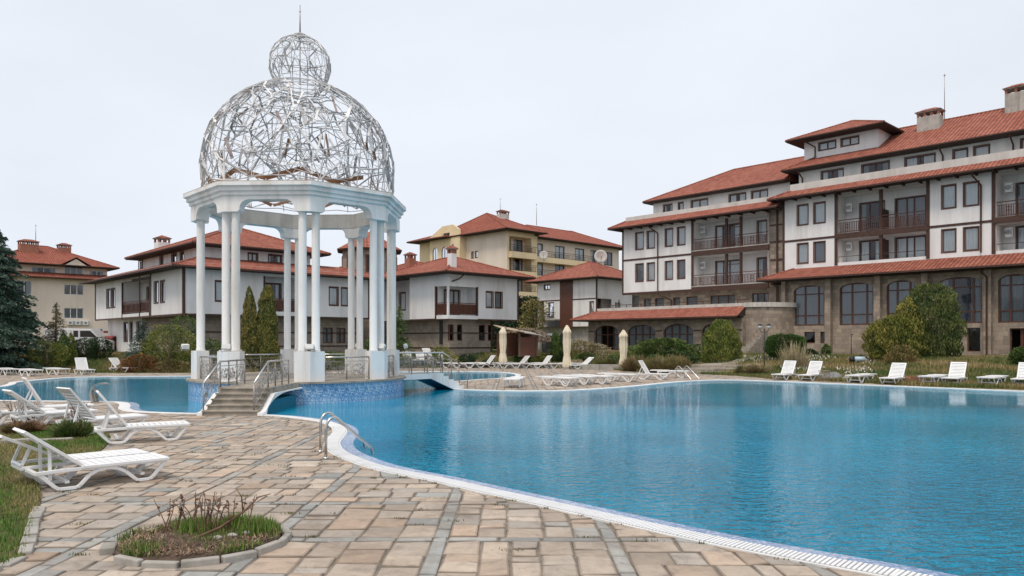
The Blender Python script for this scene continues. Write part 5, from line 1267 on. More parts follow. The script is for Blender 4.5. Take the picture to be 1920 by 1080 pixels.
# ================================================================ sun loungers
def make_lounger(ang):
    t = thing('sun_lounger', 'x', 'sun lounger', (0, 0, 0))
    for s in (-1, 1):
        y = s*.29; mb = MB(); P = lambda x, z: Vector((x, y, z))
        rail = [P(-.62, .30), P(-.3, .315), P(.95, .315)]
        for a, b in zip(rail, rail[1:]): mb.bar(a, b, .05, .055)
        path = [(-.60, .29), (-.40, .045), (-.36, .022), (-.17, .022), (-.13, .05), (-.02, .20), (.08, .265), (.2, .285), (.32, .26), (.42, .19), (.54, .05), (.58, .022), (.72, .022), (.76, .05), (.93, .30)]
        for a, b in zip(path, path[1:]): mb.bar(P(*a), P(*b), .05, .038, (0, 1, 0))
        mb.build('side_frame', M['plastic'], t, bevel=.006)
    for x in (-.60, -.27, .64): mb = MB(); mb.box(x-.025, x+.025, -.27, .27, .10 if x > -.5 else .26, .14 if x > -.5 else .30); mb.build('cross_bar', M['plastic'], t, fix=False)
    mb = MB()
    for s in (-1, 1): mb.box(-.12, .97, s*.31-.025, s*.31+.025, .315, .36)
    x = -.10
    while x < .93: mb.box(x, x+.085, -.29, .29, .335, .352); x += .1
    mb.box(.93, .985, -.30, .30, .31, .36); mb.build('seat', M['plastic'], t, fix=False, bevel=.005)
    mb = MB()
    for s in (-1, 1): mb.box(-.86, .0, s*.29-.022, s*.29+.022, -.01, .035)
    mb.box(-.90, -.82, -.31, .31, -.01, .035); x = -.80
    while x < -.03: mb.box(x, x+.07, -.27, .27, .008, .024); x += .088
    b = mb.build('backrest', M['plastic'], t, fix=False, bevel=.005); b.location = (-.1, 0, .345); b.rotation_euler = (0, R(ang), 0)
    if ang > 8:
        # prop from the middle of the backrest down to the frame, in the backrest's own frame
        q = Vector((-.1-.5*math.cos(R(ang)), 0, .345+.5*math.sin(R(ang)))); e = Vector((-.1-.5*math.cos(R(ang))-.10, 0, .25)); e.x = max(e.x, -.6)
        mb = MB(); Ri = Matrix.Rotation(-R(ang), 4, 'Y')
        for s in (-1, 1): mb.bar(Ri @ (q-b.location)+Vector((0, s*.24, 0)), Ri @ (e-b.location)+Vector((0, s*.24, 0)), .035, .035, (0, 1, 0))
        mb.bar(Ri @ (e-b.location)+Vector((0, -.24, 0)), Ri @ (e-b.location)+Vector((0, .24, 0)), .035, .035); mb.build('prop_bar', M['plastic'], b, fix=False)
    return t
LP = {a: make_lounger(a) for a in (0, 22, 55)}; used = set()
def lounger(pos, yaw, ang, label, group):
    k = 0 if ang < 8 else (22 if ang < 38 else 55)
    if k in used: o = copy_tree(LP[k])
    else: o = LP[k]; used.add(k)
    z = ground_z(pos[0], pos[1])+.008; o.location = (pos[0], pos[1], z); o.rotation_euler = (0, 0, R(yaw)); o['label'] = label; o['group'] = group
    if group == g1: o.scale = (1, 1, .80 if pos[1] < 11 else .87)
    for c in o.children:
        if c.name.startswith('backrest'): c.rotation_euler = (0, R(ang), 0)
    return o
g1 = 'sun loungers on the near left paving'; g2 = 'sun loungers along the right pool edge'; g3 = 'sun loungers on the middle island'; g4 = 'sun loungers along the far left pool edge'; g5 = 'sun loungers in the far row by the umbrellas'
lounger((-5.67, 10.12), 44, 43, 'nearest white lounger at lower left, backrest slightly raised over the grass', g1)
lounger((-6.12, 10.53), 45, 33, 'white lounger pushed against the far side of the nearest lounger', g1)
lounger((-7.21, 14.47), 31, 57, 'white lounger with steep backrest standing alone between stairs and nearest pair', g1)
lounger((-8.66, 15.8), 52, 56, 'white lounger with slatted backrest seen from behind the single steep one', g1)
lounger((-10.45, 17.1), 48, 42, 'white lounger above the brown grass clump, right of the leftmost one', g1)
lounger((-11.4, 18.7), 40, 64, 'white lounger with broad upright backrest nearest the left pool edge', g1)
lounger((-11.5, 17.3), 42, 38, 'white lounger cut by the left picture edge behind dry plants', g1)
for px, py, yaw, a, tx in ((1474, 711.5, -134, 62, 'first upright white lounger beside the lamp post, right of the ladder'), (1523, 713, -134, 62, 'upright white lounger beside the dark rock and wire basket'),
    (1615, 717, -138, 0, 'flat white lounger between rock and a single upright one'), (1678, 720, -136, 60, 'upright white lounger in front of the big thuja pair'),
    (1752, 722, -138, 0, 'flat white lounger touching an upright one on its right'), (1792, 723, -134, 62, 'upright white lounger overlapping a flat one on its left'),
    (1862, 725, -138, 0, 'flat white lounger second from the right picture edge'), (1922, 726, -134, 62, 'upright white lounger cut by the right picture edge')):
    lounger(at(px, py), yaw, a, tx, g2)
for px, py, yaw, a, tx in ((966, 725, -100, 0, 'lone flat white lounger beside the small pool tip'), (1045, 723, -42, 0, 'flat white lounger at the left of the island cluster'),
    (1078, 720, -38, 0, 'second flat lounger of the island cluster from the left'), (1112, 719, -40, 0, 'third flat lounger of the island cluster, partly hidden'), (1160, 715, -34, 0, 'flat lounger left of the upright one on the island'),
    (1218, 711, -28, 64, 'only upright lounger on the island, near the far ladder'), (1256, 707.5, -22, 0, 'flat lounger behind the far pool ladder')):
    lounger(at(px, py), yaw, a, tx, g3)
for px, py, yaw, a, tx in ((14, 703, -40, 0, 'flat white lounger at the left picture edge across the water'), (56, 705, -38, 0, 'flat white lounger second from left across the water'), (106, 702.5, -35, 0, 'flat white lounger just left of the upright one across the water'),
    (156, 701.5, -42, 66, 'tall upright white lounger in front of the white gatepost'), (226, 698.5, -22, 52, 'upright white lounger nearest the red bush across the water')):
    lounger(at(px, py), yaw, a, tx, g4)
for px, py, yaw, a, tx in ((912, 689.5, -150, 56, 'upright white lounger just left of the leftmost umbrella'), (944, 689, -160, 0, 'flat lounger under the leftmost umbrella'), (975, 690, -150, 52, 'upright white lounger between the two left umbrellas'),
    (1018, 690.5, -150, 56, 'upright white lounger just left of the middle umbrella'), (1050, 690.5, -155, 0, 'flat lounger under the middle umbrella'), (1093, 692, -150, 45, 'upright lounger by the low stone wall, right of the middle umbrella'),
    (893, 689.5, -160, 0, 'flat lounger just left of the upright one by the leftmost umbrella'), (998, 690, -158, 0, 'flat lounger between the second and third upright ones of the far row'), (1073, 691, -155, 0, 'flat lounger left of the upright one by the low stone wall'), (958, 690.8, -160, 0, 'flat lounger beside the upright one right of the leftmost umbrella'), (872, 690, -165, 0, 'flat lounger beyond the footbridge handrail end'), (846, 689.5, -20, 0, 'flat lounger seen through the right part of the bridge railing'), (790, 688.5, -70, 52, 'upright lounger seen through the left part of the bridge railing'), (831, 688, -30, 52, 'upright lounger seen through the middle of the bridge railing'), (861, 688.3, -150, 40, 'half raised lounger just beyond the handrail end of the footbridge'), (777, 688.8, -72, 0, 'flat lounger between the two upright ones behind the bridge railing'), (805, 687.6, -60, 48, 'raised lounger behind the tipped round table'), (764, 688.5, -75, 52, 'upright lounger beside the gazebo right pedestal, behind the bridge railing')):
    lounger(at(px, py), yaw, a, tx, g5)
# upturned round table among the far loungers
t = thing('round_table', 'white round plastic table tipped on its side behind the bridge railing', 'table', at(811, 688.5), R(20))
mb = MB(); mb.tube([(0, -.02, .42), (0, .02, .42)], .42, 28); mb.build('table_top', M['plastic'], t, bevel=.01)
for k in range(4): mb = MB(); a = PI/4+k*PI/2; mb.bar((.22*math.cos(a), .02, .42+.22*math.sin(a)), (.26*math.cos(a), .62, .42+.26*math.sin(a)), .05, .05); mb.build('leg', M['plastic'], t)

# ================================================================ closed umbrellas
def umbrella(p, h0, h1, label, w_=.26):
    t = thing('umbrella', label, 'umbrella', (p.x, p.y, ground_z(p.x, p.y)), random.random()*3, 'closed cream umbrellas')
    mb = MB(); mb.tube([(0, 0, 0), (0, 0, h1-.05)], .025, 8); mb.build('pole', M['wood_mid'], t)
    mb = MB(); mb.box(-.25, .25, -.25, .25, 0, .07); mb.build('base', M['concrete'], t, bevel=.01)
    H = h1-h0; st_ = lambda k, z: 1+.16*math.cos(k*2*PI/32*8)+.05*math.sin(k*1.3+z*5)
    prof = [(w_*.9, h0), (w_*1.02, h0+.05*H), (w_*.86, h0+.16*H), (w_*.66, h0+.30*H), (w_*.78, h0+.42*H), (w_*.86, h0+.6*H), (w_*.82, h0+.80*H), (w_*.95, h0+.82*H), (w_*.85, h0+.87*H), (w_*.5, h0+.94*H), (w_*.2, h0+H)]
    mb = MB(); mb.lathe(prof, n=32, star=st_); mb.build('canopy', M['canvas'], t, fix=False)
    mb = MB(); mb.lathe([(w_*.7, h0+.29*H), (w_*.72, h0+.31*H)], n=16); mb.build('strap', M['canvas'], t); mb = MB(); mb.lathe([(.03, h1-.02), (.045, h1+.03), (.01, h1+.1)], n=8); mb.build('finial', M['wood_mid'], t)
umbrella(at(943, 691), .42, 2.9, 'leftmost closed cream umbrella, in front of the wooden shed')
umbrella(at(1063, 692), .12, 3.0, 'middle closed cream umbrella in front of the slim cypresses', .30)
p = up(1169, 640, 50.5); umbrella(p, ground_z(p.x, p.y)*0+.12, 2.6, 'rightmost closed cream umbrella before the pavilion arches, by the juniper', .30)

# ================================================================ ladders, water spout, lamps
def ladder(label, A, B, da, top, depth=.8, r=.022):
    """A, B: feet of the two rails; da: offset from a foot to where its rail enters the water"""
    t = thing('pool_ladder', label, 'pool ladder', (0, 0, 0), 0, 'steel pool ladders'); da = Vector(da)
    for F in (A, B):
        F = Vector(F); pts = [F+Vector((0, 0, 0))]; pts.append(F+Vector((0, 0, top*.72)))
        for k in range(1, 8):
            a = PI*k/8*.86; pts.append(F+da*(.16*(1-math.cos(a)))+Vector((0, 0, top*.72+top*.28*math.sin(a))))
        e = F+da; pts += [F+da*.95+Vector((0, 0, .10)), e+Vector((0, 0, -.05)), e+Vector((0, 0, -depth))]
        mb = MB(); mb.tube(pts, r, 12); mb.build('rail', M['steel'], t); mb = MB(); mb.lathe([(.055, 0), (.055, .012), (.03, .03)], F+Vector((0, 0, .004)), 14); mb.build('flange', M['steel'], t)
    for z in (-.12, -.42): mb = MB(); mb.bar(Vector(A)+da+Vector((0, 0, z)), Vector(B)+da+Vector((0, 0, z)), .09, .03); mb.build('step', M['steel'], t)
ladder('curved steel pool ladder at the near bend of the pool edge', at(611, 860), at(601, 847), (.66, .60, 0), .66, r=.024)
ladder('curved steel pool ladder at the far edge by the island loungers', at(1268, 712.5), at(1283, 711.5), (.52, -1.0, 0), .68)
t = thing('water_spout', 'curved sheet steel water spout leaning over the left pool edge', 'water spout', at(176, 754.5), R(8))
mb = MB(); pr = [(.0, 0), (-.03, .12), (-.055, .26), (-.05, .38), (.0, .49), (.09, .56), (.2, .595), (.34, .60), (.40, .585)]
for (x0, z0), (x1, z1) in zip(pr, pr[1:]):
    for s in (-1, 1): mb.obox(((x0+x1)/2, s*.115, (z0+z1)/2), ((x1-x0)/2, 0, (z1-z0)/2), (0, .006, 0), ((z1-z0)*.25, 0, (x0-x1)*.25+.02))
    mb.bar((x0, 0, z0), (x1, 0, z1), .23, .012, (1, 0, 0) if abs(z1-z0) > abs(x1-x0) else (0, 0, 1))
    mb.bar((x0+.11 if z0 < .45 else x0+.03, 0, z0-.03 if z0 > .3 else z0), (x1+.11 if z1 < .45 else x1+.03, 0, z1-.03 if z1 > .3 else z1), .23, .012, (1, 0, 0) if abs(z1-z0) > abs(x1-x0) else (0, 0, 1))
mb.build('spout_body', M['steel'], t, fix=False); mb = MB(); mb.box(-.05, .17, -.15, .15, .0, .012); mb.build('foot_plate', M['steel'], t)
def lamp_post(label, p, h, name='street_lamp'):
    t = thing(name, label, 'lamp post', p); mb = MB(); mb.tube([(0, 0, 0), (0, 0, .5), (0, 0, h)], [.05, .035, .028], 10); mb.lathe([(.09, 0), (.09, .04), (.05, .1)], n=12); mb.lathe([(.035, h*.5), (.05, h*.52), (.035, h*.54)], n=10); mb.build('pole', M['dark'], t)
    for s in (-1, 1):
        mb = MB(); mb.tube([(0, 0, h-.18), (s*.12, 0, h-.22), (s*.24, 0, h-.12), (s*.24, 0, h-.02)], .016, 6); a = mb.build('arm', M['dark'], t)
        mb = MB(); mb.lathe([(.05, h-.02), (.12, h+.06), (.13, h+.16), (.06, h+.2)], (s*.24, 0, 0), 14); l = mb.build('lamp_glass', M['lampglass'], t); mb = MB(); mb.lathe([(.15, h+.16), (.12, h+.2), (.02, h+.27)], (s*.24, 0, 0), 14); mb.build('lamp_cap', M['dark'], l)
pl = up(1433, 640, 42.4); lamp_post('dark garden lamp post with two glass heads near the ball shaped bush', (pl.x, pl.y, ground_z(pl.x, pl.y)), 2.72-ground_z(pl.x, pl.y)-.1)
def floodlight(p, yaw, label):
    t = thing('floodlight', label, 'floodlight', p, yaw, 'white floodlights on the gazebo pedestals')
    mb = MB(); mb.obox((0, 0, .14), (.13, 0, 0), (0, .05, .02), (0, -.02, .075)); h_ = mb.build('housing', M['pvc'], t, bevel=.012); mb = MB(); mb.obox((0, -.052, .125), (.11, 0, 0), (0, .004, .001), (0, -.016, .06)); mb.build('lens', M['lampglass'], h_)
    mb = MB(); mb.bar((-.14, .0, .14), (-.14, 0, .0), .02, .02); mb.bar((.14, .0, .14), (.14, 0, .0), .02, .02); mb.bar((-.14, 0, .008), (.14, 0, .008), .03, .014); mb.build('bracket', M['steel_old'], t)
for k, r_, yw, tx in ((0, 3.42, 180, 'between the two front columns'), (7, 3.42, 200, 'on the front left pedestal'), (6, 3.7, 60, 'on the leftmost pedestal, sticking out to the left'), (1, 3.42, 150, 'on the front right pedestal'), (2, 3.75, -70, 'on the right pedestal, sticking out towards the bridge'), (3, 3.4, 190, 'on the far right pedestal')):
    v = V8(k, r_)+GC; floodlight((v.x, v.y, PT+.002), R(yw), 'small white floodlight '+tx)

# ================================================================ kerbs, round bed, garden steps, odd things
def kerb_run(pts, label, parent_name='stone_kerb', w_=.12, h=.07, cat='kerb', seg=.42, gap=.02, z=0):
    t = thing(parent_name, label, cat, (0, 0, 0)); P = [Vector(p).to_3d() for p in pts]
    for a, b in zip(P, P[1:]):
        L = (b-a).length; n = max(1, round(L/seg)); d = (b-a).normalized()
        for i in range(n):
            s, e = a+d*(L*i/n+gap/2), a+d*(L*(i+1)/n-gap/2); zz = z+random.uniform(-.012, .012); mb = MB(); mb.bar(s+Vector((0, 0, h/2-.02+zz)), e+Vector((0, 0, h/2-.02+zz+random.uniform(-.006, .006))), w_*random.uniform(.9, 1.1), h+.05); mb.build('kerb_stone', M['kerb'], t, bevel=.012)
    return t
BC = Vector((-2.93, 7.18)); BR_ = .78
kerb_run([BC+Vector((math.cos(a)*BR_*1.02, math.sin(a)*BR_*.98)) for a in np.radians(np.linspace(-128, 38, 8))], 'curved kerb of concrete blocks round the small weedy flower bed', h=.05, w_=.07, seg=.36)
kerb_run([BC+Vector((math.cos(a)*BR_, math.sin(a)*BR_)) for a in np.radians([-168, -150])], 'loose kerb block at the left end of the small flower bed', h=.06)
mb = MB(); mb.lathe([(.74, .0), (.70, .045), (.5, .075), (.25, .09), (.02, .095)], (BC.x, BC.y, 0), 40); so_ = mb.build('flower_bed_soil', M['soil']); so_['kind'] = 'structure'
LAWN_PX = [(-260, 1130), (0, 1066), (46, 1044), (57, 1010), (64, 978), (75, 952), (78, 928), (70, 908), (96, 893), (112, 874), (150, 862), (185, 850), (202, 834), (208, 822), (196, 806), (150, 800), (100, 798), (40, 797), (0, 800), (-260, 820)]
LAWN = [at(*p).xy for p in LAWN_PX]
lp = MB(); lp.prism([(p.x, p.y) for p in (LAWN if sum(a.x*b.y-b.x*a.y for a, b in zip(LAWN, LAWN[1:]+LAWN[:1])) > 0 else LAWN[::-1])], -.03, .022); tag(lp.build('near_lawn', M['lawn']), kind='structure')
kerb_run([at(*p).xy for p in ((-40, 1082), (0, 1066), (46, 1044), (57, 1010), (64, 978), (75, 952))], 'crumbling grey kerb between the near left lawn and paving', seg=.35, gap=.07, h=.03)
kerb_run([at(*p).xy for p in ((-60, 836), (0, 832), (60, 829), (138, 826))], 'low pale kerb crossing the grass behind the nearest loungers', seg=.6, h=.06, w_=.16)
gs = thing('garden_steps', 'three shallow stone steps leading up from the paving to the garden path', 'steps', (0, 0, 0))
def slab_px(pts, z0, z1, name, parent, mat='step'):
    P = [at(px, py, 0) for px, py in pts]; Q = [(p.x, p.y) for p in P]
    if sum(a[0]*b[1]-b[0]*a[1] for a, b in zip(Q, Q[1:]+Q[:1])) < 0: Q = Q[::-1]
    mb = MB(); mb.prism(Q, z0, z1); return mb.build(name, M[mat], parent, bevel=.01)
a0 = at(1262, 701); dx_, dy_ = Vector((4.4, -.9)), Vector((.35, 1.0))
for i in range(3):
    o_ = a0.xy+dy_*(i*.75); c = [o_, o_+dx_, o_+dx_+dy_*.95, o_+dy_*.95]; mb = MB(); mb.prism([tuple(v) for v in c], -.05, .16*(i+1)); mb.build('step', M['step'], gs, bevel=.015)
# path from the steps to the hotel stairs
mb = MB(); p0 = a0.xy+dy_*2.2+Vector((.3, 0)); pts = []
for i in range(12):
    c = p0+Vector((.9*i, .85*i)); w_ = 1.3
    for s in (-1, 1): q = c+Vector((.68, -.68))*s*w_+Vector((1.2, 0)); pts.append((q.x, q.y, max(ground_z(q.x, q.y), .36 if i < 2 else 0)+.06))
mb.add(pts, [(2*i, 2*i+1, 2*i+3, 2*i+2) for i in range(11)]); tag(mb.build('garden_path', M['step'], fix=False), kind='structure')
kerb_run([at(1092, 693).xy, at(1160, 694).xy, at(1236, 698).xy], 'low wall of pale stone blocks behind the island, left of the garden steps', 'low_stone_wall', w_=.35, h=.32, cat='wall', seg=1.1, z=.03)
def rock(label, p, sx, sy, sz, mat='rock', name='rock', seed=0):
    bm = bmesh.new(); bmesh.ops.create_icosphere(bm, subdivisions=3, radius=1); rd_ = random.Random(seed); of = [Vector((rd_.uniform(-1, 1), rd_.uniform(-1, 1), rd_.uniform(-1, 1))).normalized() for _ in range(9)]
    for v in bm.verts:
        k = 1
        for o_ in of: k -= .22*max(0, v.co.normalized().dot(o_)-.6)
        v.co = Vector((v.co.x*sx*k, v.co.y*sy*k, max(-.2, v.co.z)*sz*k))
    me = bpy.data.meshes.new(name); bm.to_mesh(me); bm.free(); me.materials.append(M[mat]); auto_uv(me); o = link(bpy.data.objects.new(name, me)); o.location = p; return tag(o, label, 'rock')
rock('dark grey boulder beside the second upright lounger on the right', up(1562, 708, 37.0)*1, .52, .4, .42, seed=2).location.z = .02
rock('small tan stone to the right of the dark boulder', up(1587, 711, 36.6), .28, .22, .25, 'kerb', seed=5).location.z = .0
rb_o = up(1715, 704, 33.8); t = thing('wooden_crate', 'small orange brown crate lying in the grass behind the right loungers', 'crate', (rb_o.x, rb_o.y, ground_z(rb_o.x, rb_o.y)+.02), R(10)); mb = MB()
for k in range(3):
    mb.box(-.32, .32, -.2, -.18, k*.1, k*.1+.08); mb.box(-.32, .32, .18, .2, k*.1, k*.1+.08)
mb.build('side_board', M['board'], t, fix=False); mb = MB(); mb.box(-.31, .31, -.17, .17, .02, .2); mb.build('crate_bottom', M['board'], t)
bk = up(1546, 708, 36.4); t = thing('wire_basket', 'empty wire basket on the paving beside the second upright lounger', 'basket', (bk.x, bk.y, .01)); mb = MB()
for k in range(12): a = 2*PI*k/12; mb.tube([(.2*math.cos(a), .2*math.sin(a), 0), (.26*math.cos(a), .26*math.sin(a), .5)], .007, 4)
for z in (.02, .18, .34, .5): mb.tube([((.2+.06*z/.5)*math.cos(2*PI*k/16), (.2+.06*z/.5)*math.sin(2*PI*k/16), z) for k in range(16)], .007, 4, closed=True)
mb.build('wire_frame', M['steel_old'], t, fix=False)
pp = up(1606, 672, 41.5); z_ = ground_z(pp.x, pp.y); t = thing('water_pump', 'pale blue water pump with black motor lying before the hotel wall', 'pump', (pp.x, pp.y, z_+.05), R(-20)); mb = MB(); mb.tube([(-.1, 0, .18), (.42, 0, .18)], .14, 14); mb.build('housing', plain('pale_blue_enamel', (.45, .58, .66), .4), t); mb = MB(); mb.tube([(-.36, 0, .17), (-.1, 0, .17)], .17, 14); mb.build('motor', M['dark'], t); mb = MB(); mb.box(-.3, .4, -.12, .12, 0, .04); mb.tube([(.2, 0, .3), (.2, .0, .42), (.8, .1, .1), (2.6, .3, .03)], .035, 8); mb.build('hose', M['dark'], t)
sp_ = up(1596, 640, 45.5); t = thing('standpipe', 'thin dark standpipe with a short arm before the hotel stone wall', 'pipe', (sp_.x, sp_.y, .6)); mb = MB(); mb.tube([(0, 0, 0), (0, 0, 1.7), (.12, 0, 1.72)], .025, 6); mb.build('pipe', M['dark'], t)
# shed with sloping roof behind the left umbrella
s0 = up(947, 640, 54); t = thing('wooden_shed', 'open brown wooden shed with a sloping board roof right of the middle house', 'shed', (s0.x, s0.y, .8), R(30))
mb = MB(); mb.box(.0, 2.8, 1.1, 1.2, 0, 1.7); mb.box(1.2, 2.8, .1, .2, 0, 1.4); mb.build('board_wall', M['wood_mid'], t)
for x in (.1, 1.2, 2.7): mb = MB(); mb.box(x-.06, x+.06, .0, .12, 0, 2.1-x*.13); mb.build('post', M['trunk'], t)
mb = MB(); mb.slab([(-.3, -.3, 1.95), (1.4, -.3, 1.75), (1.4, 1.2, 2.0), (-.3, 1.2, 2.25)], (0, 0, .05)); mb.build('roof_board', plain('weathered_tan_boards', (.42, .33, .24), .8, .2), t); mb = MB(); mb.slab([(1.45, -.3, 1.68), (2.9, -.3, 1.5), (2.9, 1.2, 1.75), (1.45, 1.2, 1.95)], (0, 0, .05)); mb.build('roof_board', M['kerb'], t)
f0_ = up(1024, 640, 60); t = thing('drinks_fridge', 'silver drinks cabinet with dark glass door beside the slim cypresses', 'fridge', (f0_.x, f0_.y, 1.0), R(15)); mb = MB(); mb.box(-.45, .45, -.3, .3, 0, 1.5); mb.build('cabinet', M['steel'], t, bevel=.03); mb = MB(); mb.box(-.12, .38, -.33, -.31, .3, 1.35); mb.build('door', M['dark'], t); mb = MB(); mb.box(.5, 1.3, -.1, -.04, .1, 1.3); mb.build('rack', M['dark'], t)
# lane at the far left: van, red car, gatepost, blue sign
def car(name, label, p, yaw, prof, W_, mat, wins, wheels, cat='car'):
    t = thing(name, label, cat, p, yaw); mb = MB(); mb.slab([(x, -W_/2, z) for x, z in prof], (0, W_, 0)); mb.build('body', M[mat], t, bevel=.06)
    for w4 in wins:
        mb = MB(); mb.slab([(x, -W_/2-.012, z) for x, z in w4], (0, W_+.024, 0)); mb.build('window', M['dark'], t)
    for x in wheels:
        for s in (-1, 1): mb = MB(); mb.tube([(x, s*(W_/2-.16), .33), (x, s*(W_/2+.02), .33)], .33, 20); w__ = mb.build('wheel', M['dark'], t); mb = MB(); mb.tube([(x, s*(W_/2+.0), .33), (x, s*(W_/2+.035), .33)], .19, 16); mb.build('hub_cap', M['steel'], w__)
    return t
pv = up(152, 640, 62); car('parked_van', 'white van parked in the lane behind the hedge at far left', (pv.x, pv.y, .95), R(8), [(-2.4, .3), (2.4, .3), (2.4, 1.0), (1.7, 1.25), (1.1, 1.95), (-2.35, 2.0), (-2.4, 1.9)], 1.9, 'vanwhite', [[(1.0, 1.3), (1.6, 1.25), (1.05, 1.8), (.3, 1.8), (.3, 1.3)], [(-.2, 1.3), (.15, 1.3), (.15, 1.8), (-.2, 1.8)]], (-1.5, 1.5), 'van')
pc = up(214, 640, 64); car('parked_car', 'dull red car parked behind the white house corner at far left', (pc.x, pc.y, .95), R(80), [(-2.1, .3), (2.1, .3), (2.1, .75), (1.2, .9), (.5, 1.38), (-1.2, 1.4), (-1.9, .95), (-2.1, .9)], 1.75, 'red', [[(.95, .92), (.45, 1.3), (-.2, 1.3), (-.2, .92)], [(-.3, .92), (-.3, 1.3), (-1.1, 1.3), (-1.5, .95)]], (-1.3, 1.3))
gp = up(146, 640, 52); t = thing('gatepost', 'pale concrete gatepost with meter box beside the columnar cypresses', 'gatepost', (gp.x, gp.y, .85), R(20)); mb = MB(); mb.box(-.45, .45, -.2, .2, -.3, .9); mb.build('post', M['stucco_old'], t); mb = MB(); mb.box(-.5, .5, -.25, .25, .9, .98); mb.build('cap', M['concrete'], t); mb = MB(); mb.box(-.02, .14, -.23, -.2, .3, .65); mb.build('meter_box', M['dark'], t)
bs = up(156, 620, 70); t = thing('shop_sign', 'long dark blue sign board with small pale lettering under the beige building', 'sign', (bs.x, bs.y, bs.z), R(43)); mb = MB(); mb.box(-1.6, 1.6, -.04, .04, -.17, .17); mb.build('board', M['blue'], t); mb = MB()
rr_ = random.Random(3)
for row, z in ((0, .07), (1, -.07)):
    x = -.4
    while x < 1.4:
        w_ = rr_.uniform(.05, .12)
        if rr_.random() < .85: mb.box(x, x+.02, -.05, -.04, z-.04, z+.04); mb.box(x, x+w_, -.05, -.042, z+.02, z+.04) if rr_.random() < .6 else mb.box(x, x+w_, -.05, -.042, z-.04, z-.02)
        x += w_+.04
lt_ = mb.build('lettering', plain('pale_blue_lettering', (.35, .5, .65)), t, fix=False)
mb = MB(); mb.box(1.7, 2.6, -.02, .02, -.2, .0); mb.build('red_panel', M['red'], t); 
for x in (-1.4, 1.4): mb = MB(); mb.box(x-.04, x+.04, .04, .12, -2.3, .1); mb.build('post', M['dark'], t)
# ================================================================ vegetation
def unit(v): return v/np.maximum(np.linalg.norm(v, axis=1, keepdims=True), 1e-9)
def leaf_mesh(name, C, D, size, wid, cols, parent, rs, jitter=.35, up_bias=None):
    """C centres, D leaf directions; each leaf is a small folded diamond of two triangles seen from all sides"""
    n = len(C); L = size*rs.uniform(.6, 1.4, (n, 1)); W = wid*rs.uniform(.7, 1.3, (n, 1)); D = unit(D+rs.normal(0, jitter, (n, 3)))
    S = unit(np.cross(D, rs.normal(0, 1, (n, 3))))
    V = np.stack([C-D*L/2, C+S*W/2, C+D*L/2, C-S*W/2], 1).reshape(-1, 3); F = np.arange(n*4).reshape(-1, 4)
    return np_mesh(name, V, F, M['leaf'], parent, cols=cols)
def pal_cols(n, pal, rs, var=.25, lump=None):
    pal = np.array(pal); i = rs.integers(0, len(pal), n)
    if lump is not None: i = np.clip((lump*len(pal)).astype(int), 0, len(pal)-1); f = rs.random(n) < .3; i[f] = rs.integers(0, len(pal), f.sum())
    return np.clip(1.38*pal[i]*rs.uniform(1-var, 1+var, (n, 1)), 0, 1)
GREEN = [(.035, .065, .018), (.05, .09, .022), (.07, .11, .028), (.09, .125, .03)]
YGREEN = [(.06, .085, .018), (.09, .115, .022), (.13, .14, .028), (.17, .16, .035)]
DGREEN = [(.02, .042, .018), (.03, .055, .022), (.04, .07, .028)]
BLUEG = [(.022, .048, .036), (.035, .066, .050), (.05, .085, .068), (.07, .105, .088)]
OLIVE = [(.10, .09, .035), (.15, .13, .05), (.20, .15, .07), (.12, .12, .04), (.24, .17, .10)]
REDB = [(.16, .06, .03), (.12, .09, .03), (.22, .09, .04), (.09, .09, .03)]
DRY = [(.30, .24, .15), (.38, .32, .22), (.24, .19, .11), (.20, .18, .08)]
def place(px, Y, dz=0):
    if Y > 30: Y = max(Y, rb_at(px)+.7)
    x = (px-CX)/FPX*Y; return (x, Y, ground_z(x, Y)+dz)
def trunk_part(t, h, r, name='trunk', lean=(0, 0)):
    mb = MB(); mb.tube([(0, 0, -.2), (lean[0]*.3, lean[1]*.3, h*.4), (lean[0], lean[1], h)], [r*1.25, r*.9, r*.4], 8); return mb.build(name, M['trunk'], t)
